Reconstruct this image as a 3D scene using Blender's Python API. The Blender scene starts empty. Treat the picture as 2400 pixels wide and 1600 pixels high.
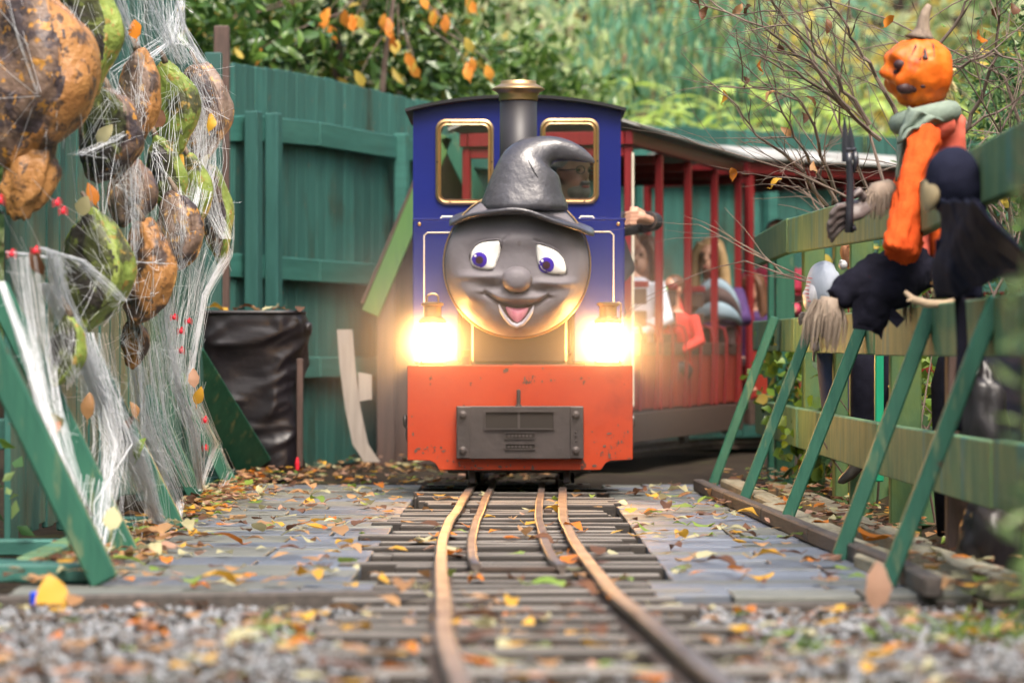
import bpy, math, random
import numpy as np
from mathutils import Vector, Matrix, noise as mnoise

random.seed(7)
RNG = np.random.default_rng(11)
scene = bpy.context.scene
COL = scene.collection

# ------------------------------------------------------------------ camera
F = 7980.0        # focal length in pixels of a 2400 px wide picture
CZ = 0.605        # camera height above the boardwalk
HY = 815.0        # horizon row
cam_d = bpy.data.cameras.new('camera')
cam = bpy.data.objects.new('camera', cam_d)
COL.objects.link(cam)
scene.camera = cam
cam.location = (0, 0, CZ)
cam.rotation_euler = (math.radians(90), 0, 0)
cam_d.sensor_width = 36.0
cam_d.lens = F / 2400.0 * 36.0
cam_d.shift_y = (HY - 800.0) / 2400.0
cam_d.clip_start = 0.1
cam_d.clip_end = 600
cam_d.dof.use_dof = True
cam_d.dof.focus_distance = 12.2
cam_d.dof.aperture_fstop = 3.4

# ------------------------------------------------------------------ sky and sun (overcast)
SUN_EL, SUN_AZ = math.radians(58), math.radians(165)
world = bpy.data.worlds.new('World')
scene.world = world
world.use_nodes = True
wn = world.node_tree.nodes
wl = world.node_tree.links
bg = wn['Background']
sky = wn.new('ShaderNodeTexSky')
sky.sky_type = 'NISHITA'
sky.sun_disc = False
sky.sun_elevation = SUN_EL
sky.sun_rotation = SUN_AZ
sky.air_density = 1.0
sky.dust_density = 6.0
sky.ozone_density = 0.6
wl.new(sky.outputs[0], bg.inputs[0])
bg.inputs[1].default_value = 0.15
sun_d = bpy.data.lights.new('sun', 'SUN')
sun_d.energy = 1.4
sun_d.angle = math.radians(25)
sun_d.color = (1.0, 0.95, 0.86)
sun = bpy.data.objects.new('sun', sun_d)
COL.objects.link(sun)
sdir = Vector((math.sin(SUN_AZ) * math.cos(SUN_EL), math.cos(SUN_AZ) * math.cos(SUN_EL), math.sin(SUN_EL)))
sun.rotation_euler = (-sdir).to_track_quat('-Z', 'Y').to_euler()
scene.view_settings.view_transform = 'Standard'
scene.view_settings.look = 'None'
scene.view_settings.gamma = 1.0
scene.view_settings.exposure = 1.25
scene.cycles.use_denoising = True
scene.cycles.max_bounces = 8
scene.cycles.volume_bounces = 0
scene.cycles.transparent_max_bounces = 12
scene.cycles.sample_clamp_indirect = 6.0
scene.cycles.caustics_reflective = False
scene.cycles.caustics_refractive = False

# ------------------------------------------------------------------ helpers
def P(x, y, D):
    """photo pixel (2400x1600) at a chosen distance D -> point in the place"""
    return Vector(((x - 1200.0) * D / F, D, CZ - (y - HY) * D / F))

def Xp(x, D):
    return (x - 1200.0) * D / F

_rise = [(0, .12), (5.5, .092), (6, .082), (7.6, .047), (8.45, .032), (10, .017), (11.4, .010), (14, 0), (60, 0)]
def rise(Y):
    for (a, za), (b, zb) in zip(_rise, _rise[1:]):
        if Y <= b:
            return za + (zb - za) * (Y - a) / (b - a)
    return 0.0

def lerp(a, b, t):
    return a + (b - a) * t

def interp(pts, t):
    for (a, *va), (b, *vb) in zip(pts, pts[1:]):
        if t <= b:
            k = (t - a) / (b - a)
            return [lerp(p, q, k) for p, q in zip(va, vb)]
    return list(pts[-1][1:])

def frame_of(d, up=(0, 0, 1)):
    d = Vector(d).normalized()
    up = Vector(up)
    s = d.cross(up)
    if s.length < 1e-4:
        s = d.cross(Vector((0, 1, 0)))
    s.normalize()
    u = s.cross(d).normalized()
    return d, s, u

class MB:
    def __init__(self):
        self.v = []; self.f = []; self.m = []; self.mi = 0
    def add(self, vs, fs):
        o = len(self.v)
        self.v += [tuple(p) for p in vs]
        self.f += [tuple(i + o for i in f) for f in fs]
        self.m += [self.mi] * len(fs)
        return self
    def box(self, c, s, R=None, ch=0.0):
        hx, hy, hz = s[0] / 2, s[1] / 2, s[2] / 2
        c = Vector(c)
        tr = (lambda p: c + R @ Vector(p)) if R is not None else (lambda p: c + Vector(p))
        if ch <= 0:
            vs = [(-hx, -hy, -hz), (hx, -hy, -hz), (hx, hy, -hz), (-hx, hy, -hz), (-hx, -hy, hz), (hx, -hy, hz), (hx, hy, hz), (-hx, hy, hz)]
            fs = [(0, 3, 2, 1), (4, 5, 6, 7), (0, 1, 5, 4), (1, 2, 6, 5), (2, 3, 7, 6), (3, 0, 4, 7)]
            return self.add([tr(p) for p in vs], fs)
        ch = min(ch, hx * .8, hy * .8, hz * .8)
        vs = []; idx = {}
        for sx in (-1, 1):
            for sy in (-1, 1):
                for sz in (-1, 1):
                    for a in range(3):
                        p = [sx * (hx - ch), sy * (hy - ch), sz * (hz - ch)]
                        p[a] = (sx * hx, sy * hy, sz * hz)[a]
                        idx[(sx, sy, sz, a)] = len(vs); vs.append(p)
        fs = []
        for a in range(3):
            b, d = (a + 1) % 3, (a + 2) % 3
            for s_ in (-1, 1):
                q = []
                for (i, j) in ((-1, -1), (1, -1), (1, 1), (-1, 1)):
                    k = [0, 0, 0]; k[a] = s_; k[b] = i; k[d] = j
                    q.append(idx[(k[0], k[1], k[2], a)])
                fs.append(tuple(q) if s_ > 0 else tuple(q[::-1]))
            for i in (-1, 1):
                for j in (-1, 1):       # edge parallel to a, between faces b and d
                    k0 = [0, 0, 0]; k1 = [0, 0, 0]
                    k0[a] = -1; k1[a] = 1; k0[b] = k1[b] = i; k0[d] = k1[d] = j
                    q = [idx[(*k0, b)], idx[(*k1, b)], idx[(*k1, d)], idx[(*k0, d)]]
                    fs.append(tuple(q) if i * j < 0 else tuple(q[::-1]))
        for sx in (-1, 1):
            for sy in (-1, 1):
                for sz in (-1, 1):
                    q = [idx[(sx, sy, sz, a)] for a in range(3)]
                    fs.append(tuple(q) if sx * sy * sz > 0 else tuple(q[::-1]))
        return self.add([tr(p) for p in vs], fs)
    def bar(self, p, q, w, h, up=(0, 0, 1), ch=0.004, roll=0.0):
        p = Vector(p); q = Vector(q)
        d, s, u = frame_of(q - p, up)
        if roll:
            c_, s_ = math.cos(roll), math.sin(roll)
            s, u = s * c_ + u * s_, u * c_ - s * s_
        R = Matrix((s, d, u)).transposed()
        return self.box((p + q) / 2, (w, (q - p).length, h), R, ch)
    def tube(self, pts, r, n=8, cap=True, sq=1.0, up=(0, 0, 1)):
        pts = [Vector(p) for p in pts]
        if not isinstance(r, (list, tuple)):
            r = [r] * len(pts)
        vs = []; fs = []
        s = u = None
        for i, p in enumerate(pts):
            d = (pts[min(i + 1, len(pts) - 1)] - pts[max(i - 1, 0)])
            if d.length < 1e-9: d = Vector((0, 0, 1))
            d.normalize()
            if s is None:
                _, s, u = frame_of(d, up)
            else:
                s = (s - d * s.dot(d))
                s = s.normalized() if s.length > 1e-5 else frame_of(d, up)[1]
                u = s.cross(d).normalized()
            for k in range(n):
                a = 2 * math.pi * k / n
                vs.append(p + (s * math.cos(a) + u * math.sin(a) * sq) * r[i])
        for i in range(len(pts) - 1):
            for k in range(n):
                a, b = i * n + k, i * n + (k + 1) % n
                fs.append((a, a + n, b + n, b))
        if cap:
            fs.append(tuple(range(n)))
            fs.append(tuple(range(len(vs) - 1, len(vs) - 1 - n, -1)))
        return self.add(vs, fs)
    def lathe(self, prof, n=24, o=(0, 0, 0), ax='Z', sx=1.0, sy=1.0):
        vs = []; fs = []
        o = Vector(o)
        for (r, z) in prof:
            for k in range(n):
                a = 2 * math.pi * k / n
                x, y = r * math.cos(a) * sx, r * math.sin(a) * sy
                p = {'Z': (x, y, z), 'Y': (x, z, -y), 'X': (z, x, y)}[ax]
                vs.append(o + Vector(p))
        m = len(prof)
        for i in range(m - 1):
            for k in range(n):
                a, b = i * n + k, i * n + (k + 1) % n
                fs.append((a, b, b + n, a + n))
        if prof[0][0] > 1e-6: fs.append(tuple(range(n - 1, -1, -1)))
        if prof[-1][0] > 1e-6: fs.append(tuple(range((m - 1) * n, m * n)))
        return self.add(vs, fs)
    def ell(self, c, r, nu=16, nv=10, R=None, fn=None):
        c = Vector(c); vs = []; fs = []
        for j in range(nv + 1):
            t = math.pi * j / nv
            for i in range(nu):
                a = 2 * math.pi * i / nu
                d = Vector((math.sin(t) * math.cos(a), math.sin(t) * math.sin(a), math.cos(t)))
                k = fn(d) if fn else 1.0
                if isinstance(k, Vector): p = k
                else: p = Vector((d.x * r[0], d.y * r[1], d.z * r[2])) * k
                if R is not None: p = R @ p
                vs.append(c + p)
        for j in range(nv):
            for i in range(nu):
                a, b = j * nu + i, j * nu + (i + 1) % nu
                fs.append((a, a + nu, b + nu, b))
        return self.add(vs, fs)
    def prism(self, poly, tr, d0, d1):
        """poly (a,b) extruded from d0 to d1; tr(a,b,d) -> point"""
        n = len(poly)
        vs = [tr(a, b, d0) for a, b in poly] + [tr(a, b, d1) for a, b in poly]
        fs = [tuple(range(n)), tuple(range(2 * n - 1, n - 1, -1))]
        for i in range(n):
            j = (i + 1) % n
            fs.append((j, i, i + n, j + n))
        return self.add(vs, fs)
    def grid(self, fn, nu, nv):
        vs = [fn(i / nu, j / nv) for j in range(nv + 1) for i in range(nu + 1)]
        fs = [(j * (nu + 1) + i, j * (nu + 1) + i + 1, (j + 1) * (nu + 1) + i + 1, (j + 1) * (nu + 1) + i) for j in range(nv) for i in range(nu)]
        return self.add(vs, fs)
    def mesh(self, name, mats, smooth=False):
        me = bpy.data.meshes.new(name)
        me.from_pydata(self.v, [], self.f)
        if not isinstance(mats, (list, tuple)): mats = [mats]
        for m in mats: me.materials.append(m)
        if len(mats) > 1:
            me.polygons.foreach_set('material_index', self.m)
        if smooth:
            me.polygons.foreach_set('use_smooth', [True] * len(me.polygons))
        me.update()
        return me
    def build(self, name, mats, parent=None, smooth=False, remesh=0, smit=4, solid=0, bevel=0, sub=0, fixn=False, disp=None):
        me = self.mesh(name, mats, smooth or remesh > 0)
        if fixn:
            import bmesh
            bm = bmesh.new(); bm.from_mesh(me)
            bmesh.ops.recalc_face_normals(bm, faces=bm.faces)
            bm.to_mesh(me); bm.free()
        o = obj(name, me, parent)
        if remesh:
            md = o.modifiers.new('r', 'REMESH'); md.mode = 'VOXEL'; md.voxel_size = remesh; md.use_smooth_shade = True
            if smit:
                sm = o.modifiers.new('s', 'SMOOTH'); sm.factor = .5; sm.iterations = smit
        if solid:
            md = o.modifiers.new('t', 'SOLIDIFY'); md.thickness = solid; md.offset = 0
        if bevel:
            md = o.modifiers.new('b', 'BEVEL'); md.width = bevel; md.segments = 2; md.limit_method = 'ANGLE'
        if sub:
            md = o.modifiers.new('d', 'SUBSURF'); md.levels = sub; md.render_levels = sub
        if disp:
            tx = bpy.data.textures.new('folds', 'CLOUDS'); tx.noise_scale = disp[1]; tx.noise_depth = 2
            md = o.modifiers.new('w', 'DISPLACE'); md.texture = tx; md.strength = disp[0]; md.mid_level = .5; md.texture_coords = 'GLOBAL'
        return o

def wmat(o):
    if o.parent is None: return o.matrix_basis.copy()
    return wmat(o.parent) @ o.matrix_parent_inverse @ o.matrix_basis

def obj(name, data, parent=None, loc=None, rot=None, scale=None):
    o = bpy.data.objects.new(name, data)
    COL.objects.link(o)
    if loc is not None: o.location = loc
    if rot is not None: o.rotation_euler = rot
    if scale is not None: o.scale = (scale,) * 3 if not isinstance(scale, (tuple, list)) else scale
    if parent is not None:
        o.parent = parent
        o.matrix_parent_inverse = wmat(parent).inverted()
    return o

def tag(o, label=None, cat=None, group=None, kind=None):
    if label: o['label'] = label
    if cat: o['category'] = cat
    if group: o['group'] = group
    if kind: o['kind'] = kind
    return o

def thing(name, loc, label, cat, group=None):
    o = bpy.data.objects.new(name, None)
    o.empty_display_size = 0.1
    COL.objects.link(o)
    o.location = loc
    return tag(o, label, cat, group)

# ------------------------------------------------------------------ materials
def _lin(c): return (c[0], c[1], c[2], 1.0)

def mat(name, c1, c2=None, scale=6.0, stretch=(1, 1, 1), rough=.6, metal=0.0, bump=0.0, bscale=40.0, rnd=0.0,
        spots=None, spots2=None, lo=.35, hi=.65, coat=0.0, spec=.5, trans=0.0, emit=None, detail=5.0, bstretch=None, rough2=None):
    m = bpy.data.materials.new(name)
    m.use_nodes = True
    nt = m.node_tree; N = nt.nodes; L = nt.links
    b = N['Principled BSDF']
    b.inputs['Roughness'].default_value = rough
    b.inputs['Metallic'].default_value = metal
    b.inputs['Specular IOR Level'].default_value = spec
    if coat:
        b.inputs['Coat Weight'].default_value = coat
        b.inputs['Coat Roughness'].default_value = .12
    tc = N.new('ShaderNodeTexCoord')
    mp = N.new('ShaderNodeMapping'); mp.inputs['Scale'].default_value = stretch
    L.new(tc.outputs['Object'], mp.inputs[0])
    vec = mp.outputs[0]
    oi = None
    if rnd:
        oi = N.new('ShaderNodeObjectInfo')
        ad = N.new('ShaderNodeVectorMath'); ad.operation = 'ADD'
        sc = N.new('ShaderNodeMath'); sc.operation = 'MULTIPLY'; sc.inputs[1].default_value = 37.0
        L.new(oi.outputs['Random'], sc.inputs[0])
        L.new(vec, ad.inputs[0]); L.new(sc.outputs[0], ad.inputs[1])
        vec = ad.outputs[0]
    col = None
    if c2 is not None:
        nz = N.new('ShaderNodeTexNoise'); nz.inputs['Scale'].default_value = scale; nz.inputs['Detail'].default_value = detail
        nz.inputs['Roughness'].default_value = .62
        L.new(vec, nz.inputs['Vector'])
        mr = N.new('ShaderNodeMapRange'); mr.inputs[1].default_value = lo; mr.inputs[2].default_value = hi
        L.new(nz.outputs[0], mr.inputs[0])
        mx = N.new('ShaderNodeMix'); mx.data_type = 'RGBA'
        L.new(mr.outputs[0], mx.inputs[0])
        mx.inputs[6].default_value = _lin(c1); mx.inputs[7].default_value = _lin(c2)
        col = mx.outputs[2]
        if rough2 is not None:
            m2 = N.new('ShaderNodeMapRange'); m2.inputs[1].default_value = lo; m2.inputs[2].default_value = hi
            m2.inputs[3].default_value = rough; m2.inputs[4].default_value = rough2
            L.new(nz.outputs[0], m2.inputs[0]); L.new(m2.outputs[0], b.inputs['Roughness'])
    for sp in (spots, spots2):
        if not sp: continue
        (sc_, ssc, thr, wid, sst) = sp
        mp2 = N.new('ShaderNodeMapping'); mp2.inputs['Scale'].default_value = sst
        mp2.inputs['Location'].default_value = (3.1 * thr, 1.7, 5.3 * thr)
        L.new(tc.outputs['Object'], mp2.inputs[0])
        nz2 = N.new('ShaderNodeTexNoise'); nz2.inputs['Scale'].default_value = ssc; nz2.inputs['Detail'].default_value = 6.0
        nz2.inputs['Roughness'].default_value = .6
        L.new(mp2.outputs[0], nz2.inputs['Vector'])
        mr2 = N.new('ShaderNodeMapRange'); mr2.inputs[1].default_value = thr; mr2.inputs[2].default_value = thr + wid
        L.new(nz2.outputs[0], mr2.inputs[0])
        mx2 = N.new('ShaderNodeMix'); mx2.data_type = 'RGBA'
        L.new(mr2.outputs[0], mx2.inputs[0])
        if col is not None: L.new(col, mx2.inputs[6])
        else: mx2.inputs[6].default_value = _lin(c1)
        mx2.inputs[7].default_value = _lin(sc_)
        col = mx2.outputs[2]
    if rnd:
        hs = N.new('ShaderNodeHueSaturation')
        mr3 = N.new('ShaderNodeMapRange'); mr3.inputs[3].default_value = 1 - rnd; mr3.inputs[4].default_value = 1 + rnd
        L.new(oi.outputs['Random'], mr3.inputs[0]); L.new(mr3.outputs[0], hs.inputs['Value'])
        if col is not None: L.new(col, hs.inputs['Color'])
        else: hs.inputs['Color'].default_value = _lin(c1)
        col = hs.outputs[0]
    if col is not None: L.new(col, b.inputs['Base Color'])
    else: b.inputs['Base Color'].default_value = _lin(c1)
    if bump:
        nb = N.new('ShaderNodeTexNoise'); nb.inputs['Scale'].default_value = bscale; nb.inputs['Detail'].default_value = 4.0
        if bstretch:
            mp3 = N.new('ShaderNodeMapping'); mp3.inputs['Scale'].default_value = bstretch
            L.new(tc.outputs['Object'], mp3.inputs[0]); L.new(mp3.outputs[0], nb.inputs['Vector'])
        else:
            L.new(vec, nb.inputs['Vector'])
        bp = N.new('ShaderNodeBump'); bp.inputs['Strength'].default_value = min(1, bump); bp.inputs['Distance'].default_value = .01
        L.new(nb.outputs[0], bp.inputs['Height']); L.new(bp.outputs[0], b.inputs['Normal'])
    if emit:
        b.inputs['Emission Color'].default_value = _lin(emit[0]); b.inputs['Emission Strength'].default_value = emit[1]
    if trans:
        tl = N.new('ShaderNodeBsdfTranslucent')
        if col is not None: L.new(col, tl.inputs[0])
        else: tl.inputs[0].default_value = _lin(c1)
        ms = N.new('ShaderNodeMixShader'); ms.inputs[0].default_value = trans
        L.new(b.outputs[0], ms.inputs[1]); L.new(tl.outputs[0], ms.inputs[2])
        L.new(ms.outputs[0], N['Material Output'].inputs[0])
    return m

V = (9, 9, .8)      # grain along z
HZ = (9, .8, 9)     # grain along y
HX = (.8, 9, 9)     # grain along x
M = {}
M['teal'] = mat('teal_paint', (.022, .098, .082), (.036, .140, .116), 3, V, .65, bump=.3, bscale=30, rnd=.22, bstretch=V,
                spots=((.030, .062, .042), 4, .52, .16, (1, 1, .5)), spots2=((.14, .12, .08), 26, .66, .03, (1, 1, .5)))
M['teal_h'] = mat('teal_paint_rail', (.027, .112, .092), (.042, .158, .130), 3, (.8, .8, 9), .5, bump=.2, bscale=30, rnd=.1,
                  spots=((.05, .10, .07), 6, .62, .1, (1, 1, 1)))
M['dark_teal'] = mat('teal_post_paint', (.018, .075, .066), (.028, .105, .092), 3, V, .5, bump=.2, bscale=30, rnd=.12, spots=((.10, .07, .05), 8, .66, .06, (1, 1, .6)))
M['brace'] = mat('green_paint', (.010, .082, .054), (.022, .118, .074), 3, V, .5, bump=.2, bscale=26, rnd=.12,
                 spots=((.17, .20, .10), 7, .57, .14, (3, 3, .6)), spots2=((.05, .035, .02), 18, .68, .05, (1, 1, .5)))
M['algae'] = mat('algae_green_paint', (.175, .260, .115), (.060, .165, .085), 3.2, (3, 3, 1.0), .65, bump=.35, bscale=28, rnd=.12,
                 spots=((.070, .200, .150), 2.6, .56, .05, (2.5, 2.5, .6)), spots2=((.035, .045, .02), 12, .66, .05, (3, 3, .7)))
M['algae_post'] = mat('algae_post', (.105, .160, .040), (.030, .120, .070), 3, (2, 2, .7), .65, bump=.3, bscale=28, rnd=.12, spots=((.04, .03, .02), 9, .66, .08, (2, 2, .5)))
M['bright_green'] = mat('bright_green_paint', (.010, .260, .135), (.012, .300, .160), 4, V, .4)
M['timber'] = mat('old_timber', (.330, .300, .215), (.200, .185, .125), 4, HZ, .75, bump=.4, bscale=24, rnd=.18, bstretch=HZ, spots=((.10, .12, .05), 5, .60, .08, (1, 1, 1)))
M['dark_timber'] = mat('dark_timber', (.080, .066, .058), (.045, .038, .034), 5, HZ, .7, bump=.4, bscale=24, rnd=.2, bstretch=HZ)
M['brown_wood'] = mat('brown_wood', (.115, .068, .056), (.070, .044, .036), 4, V, .65, bump=.3, bscale=24, rnd=.15)
M['white_wood'] = mat('white_timber', (.36, .31, .27), (.27, .23, .20), 4, V, .6, bump=.2, bscale=24, spots=((.2, .16, .12), 9, .64, .1, (2, 2, .6)))
M['plank'] = mat('grey_deck_plank', (.150, .168, .205), (.092, .104, .128), 4, (1.2, 9, 9), .50, bump=.35, bscale=22, rnd=.26, bstretch=(1.2, 12, 12), spots=((.125, .122, .098), 4, .54, .15, (1, 1, 1)), rough2=.36)
M['plank_b'] = mat('green_grey_deck_plank', (.170, .174, .155), (.108, .112, .098), 4, (1.2, 9, 9), .55, bump=.35, bscale=22, rnd=.22, bstretch=(1.2, 12, 12), spots=((.12, .13, .07), 4, .60, .12, (1, 1, 1)))
M['under'] = mat('dark_underlay', (.030, .026, .022), (.05, .045, .035), 6)
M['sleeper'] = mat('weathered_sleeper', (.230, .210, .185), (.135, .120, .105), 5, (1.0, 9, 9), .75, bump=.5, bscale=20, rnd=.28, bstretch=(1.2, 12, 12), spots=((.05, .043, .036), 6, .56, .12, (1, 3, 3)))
M['sleeper_side'] = mat('shade_sleeper_side', (.045, .036, .030), (.028, .023, .019), 6, (1, 9, 9), .8, bump=.3, rnd=.2)  # side faces coloured darker, standing in for shade in the sleeper gaps
M['rail'] = mat('rail_steel', (.33, .27, .24), (.15, .115, .10), 5, (4, .8, 4), .40, metal=.8, bump=.12, bscale=20, rough2=.42)
M['rail_side'] = mat('rusty_rail_side', (.085, .055, .040), (.050, .033, .025), 9, (1, 1, 1), .8, bump=.3)
M['soil'] = mat('soil', (.036, .027, .020), (.022, .017, .013), 7, rough=.95, bump=.5, spec=.1, spots=((.05, .05, .022), 3, .56, .1, (1, 1, 1)))
M['blue'] = mat('blue_enamel', (.004, .009, .115), (.006, .013, .145), 2.5, rough=.40, coat=.18, spec=.3)
M['black'] = mat('black_enamel', (.013, .012, .014), (.022, .02, .022), 5, rough=.35)
M['chim'] = mat('chimney_black', (.022, .020, .024), (.032, .029, .033), 4, (1, 1, .4), .45)
M['brass'] = mat('brass', (.60, .41, .21), (.50, .32, .15), 6, rough=.36, metal=.95, rough2=.46)
M['gold'] = mat('dome_brass', (.50, .33, .08), (.42, .26, .06), 6, rough=.22, metal=1.0)
M['cream'] = mat('cream_line', (.72, .66, .52), rough=.5)
M['facegrey'] = mat('face_grey_paint', (.150, .136, .150), (.176, .160, .174), 7, rough=.55, spec=.35, bump=.2, bscale=40, spots=((.09, .06, .055), 9, .66, .1, (1, 1, 1)))
M['hat'] = mat('hat_charcoal_paint', (.046, .044, .052), (.070, .067, .077), 8, rough=.32, bump=.45, bscale=34, coat=.3)
M['eye'] = mat('eye_white', (.86, .84, .80), rough=.35)
M['iris'] = mat('iris_blue', (.055, .020, .360), (.07, .03, .42), 30, rough=.3)
M['pupil'] = mat('pupil_dark', (.055, .025, .030), rough=.3)
M['lip'] = mat('lip_lilac', (.46, .44, .50), rough=.4)
M['tongue'] = mat('tongue_pink', (.78, .22, .34), (.85, .36, .44), 26, (3, 1, 1), .4)
M['mouth'] = mat('mouth_dark', (.11, .075, .07), rough=.5)
M['beam'] = mat('red_beam_paint', (.400, .040, .010), (.470, .058, .017), 3, rough=.5, spec=.25, bump=.1, bscale=20,
                spots=((.09, .04, .03), 13, .640, .02, (1, 1, .7)), spots2=((.25, .030, .012), 3, .54, .2, (1, 1, 1)))
M['steel'] = mat('dull_steel', (.100, .082, .078), (.070, .058, .055), 7, rough=.45, metal=.55, bump=.15, bscale=40)
M['dkhole'] = mat('dark_recess', (.020, .014, .010), rough=.8)
M['red'] = mat('coach_red', (.165, .008, .012), (.215, .014, .016), 4, V, .42, bump=.1, bscale=20, rnd=.08)
M['redorange'] = mat('coach_panel_red', (.200, .016, .008), (.250, .025, .012), 4, V, .45, rnd=.08)
M['cbrown'] = mat('coach_brown', (.070, .040, .030), (.045, .027, .021), 4, HX, .55)
M['roof'] = mat('coach_roof', (.40, .40, .38), (.26, .25, .23), 5, rough=.6, spots=((.10, .09, .07), 5, .58, .1, (1, 1, 1)))
M['bag'] = mat('bin_bag_black', (.012, .010, .013), rough=.36, bump=.10, bscale=30)
M['skin'] = mat('skin', (.52, .27, .18), (.58, .32, .22), 14, rough=.5)
M['hairbrown'] = mat('hair_brown', (.085, .038, .020), (.15, .065, .03), 30, (8, 8, 1), .5)
M['hairblonde'] = mat('hair_blonde', (.50, .34, .17), (.36, .22, .10), 30, (8, 8, 1), .5)
M['hairgrey'] = mat('hair_grey', (.30, .28, .26), (.20, .18, .17), 30, rough=.6)
M['c_red'] = mat('cloth_red', (.58, .040, .028), (.50, .028, .022), 9, rough=.8)
M['c_white'] = mat('cloth_white', (.62, .64, .72), (.5, .53, .62), 6, rough=.8)
M['c_purple'] = mat('cloth_purple', (.060, .022, .120), (.045, .017, .09), 9, rough=.8)
M['c_pink'] = mat('cloth_pink', (.62, .045, .130), (.70, .10, .14), 7, rough=.8)
M['c_dark'] = mat('cloth_dark', (.020, .020, .026), (.03, .03, .036), 9, rough=.85)
M['c_blue'] = mat('cloth_denim', (.035, .05, .11), rough=.85)
M['c_grey'] = mat('cloth_bluegrey', (.23, .31, .37), (.17, .24, .29), 9, rough=.8)
M['c_brown'] = mat('cloth_brown', (.075, .045, .042), rough=.8)
M['eyeball'] = mat('eye_dark', (.02, .015, .012), rough=.25)
M['orange'] = mat('orange_cloth', (.700, .105, .022), (.580, .072, .016), 14, (1, 1, 1), .95, bump=.7, bscale=26, spec=.1)
M['coral'] = mat('coral_cloth', (.74, .16, .10), (.64, .11, .07), 9, rough=.85, bump=.3, bscale=18)
M['navy'] = mat('black_cloth', (.007, .007, .012), (.014, .014, .024), 9, rough=.95, spec=.08, bump=.5, bscale=22)
M['scarf'] = mat('sage_scarf', (.240, .300, .245), (.170, .220, .180), 11, (1, 1, 1), .9, bump=.6, bscale=30)
M['raffia'] = mat('raffia', (.200, .150, .115), (.300, .235, .180), 20, (1, 1, .3), .8)
M['latex'] = mat('grey_latex', (.115, .090, .085), (.190, .155, .150), 14, rough=.42, bump=.4, bscale=40)
M['pumpkin'] = mat('pumpkin_latex', (.780, .180, .012), (.640, .110, .010), 9, rough=.46, bump=.4, bscale=24, spots=((.42, .06, .015), 12, .58, .10, (1, 1, 1)), spec=.35)
M['stem'] = mat('pumpkin_stem', (.27, .205, .150), (.13, .09, .065), 12, (3, 3, .6), .7, bump=.5)
M['mark'] = mat('dark_mark', (.045, .016, .018), rough=.6)
M['blade'] = mat('black_plastic', (.020, .021, .030), (.03, .03, .04), 9, rough=.25, coat=.3)
M['hood'] = mat('navy_hood', (.009, .010, .022), (.015, .017, .036), 6, rough=.9, bump=.3, bscale=16, spec=.12)
M['mask'] = mat('pale_mask', (.44, .36, .22), (.32, .24, .13), 9, rough=.45)
M['skull'] = mat('bone', (.70, .58, .36), (.52, .33, .10), 8, rough=.45, bump=.3, bscale=24)
M['paleblue'] = mat('pale_bluegrey_cloth', (.42, .46, .54), (.33, .37, .46), 8, (2, 2, .8), .7, bump=.25, bscale=30)
M['whitelatex'] = mat('white_latex', (.62, .62, .66), (.50, .48, .52), 9, rough=.4)
M['stitch'] = mat('red_stitch', (.5, .03, .03), rough=.5)
M['fox'] = mat('brown_mask_hair', (.26, .11, .055), (.42, .20, .11), 26, (5, 1, 1), .7)
M['shoe'] = mat('dark_shoe', (.05, .045, .042), rough=.4)
M['redplastic'] = mat('red_plastic', (.72, .022, .045), rough=.35)
M['bluecap'] = mat('blue_plastic', (.01, .06, .62), rough=.35)
M['lampbrass'] = mat('lamp_brass', (.55, .36, .16), (.40, .25, .10), 12, rough=.35, metal=.9)
M['lampglow'] = mat('lit_lamp_glass', (1, .85, .6), rough=.3, emit=((1.0, .50, .14), 105.0))
M['stick'] = mat('driftwood', (.46, .34, .22), (.32, .22, .14), 10, rough=.7)
M['twig'] = mat('twig_bark', (.125, .085, .070), (.20, .15, .12), 12, rough=.8)
M['bark'] = mat('bark', (.10, .07, .05), (.06, .042, .03), 7, (3, 3, .6), .9, bump=.6, bscale=14)
def leafm(n, c1, c2, rough=.5, trans=.25, rnd=.2, spec=.4):
    M[n] = mat(n, c1, c2, 5, rough=rough, trans=trans, rnd=rnd, spec=spec, detail=3)
leafm('l_tan', (.46, .27, .13), (.33, .17, .07))
leafm('l_yellow', (.68, .40, .045), (.55, .28, .03))
leafm('l_orange', (.62, .22, .022), (.48, .13, .015))
leafm('l_brown', (.17, .075, .035), (.10, .045, .022))
leafm('l_green', (.17, .27, .035), (.25, .33, .06))
leafm('l_pale', (.50, .47, .28), (.42, .38, .2))
leafm('l_pink', (.50, .30, .21), (.40, .22, .14))
leafm('t_laurel', (.045, .105, .025), (.075, .155, .036), .25, .25, spec=.7)
leafm('t_laurel2', (.105, .200, .035), (.16, .26, .05), .25, .3, spec=.7)
leafm('t_mid', (.19, .30, .11), (.27, .38, .15), .5, .55)
leafm('t_light', (.34, .44, .17), (.43, .50, .22), .5, .55)
leafm('t_teal', (.13, .31, .19), (.18, .40, .25), .5, .5)
leafm('t_dark', (.028, .075, .024), (.045, .105, .035), .5, .25)
leafm('t_yellow', (.66, .48, .085), (.52, .40, .08), .5, .5)
leafm('t_corn', (.36, .50, .065), (.50, .62, .20), .38, .45, spec=.6)
leafm('t_orange', (.72, .22, .035), (.78, .34, .05), .5, .35)
leafm('t_brown', (.22, .15, .09), (.16, .10, .06), .6, .2)
leafm('f_mid', (.36, .48, .20), (.46, .55, .26), .55, .5)
leafm('f_light', (.54, .62, .32), (.62, .66, .38), .55, .5)
leafm('f_yellow', (.72, .55, .13), (.60, .48, .12), .55, .5)
leafm('f_teal', (.18, .38, .24), (.24, .46, .30), .55, .5)
leafm('t_ivy', (.22, .34, .03), (.12, .22, .03), .4, .3)
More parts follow.
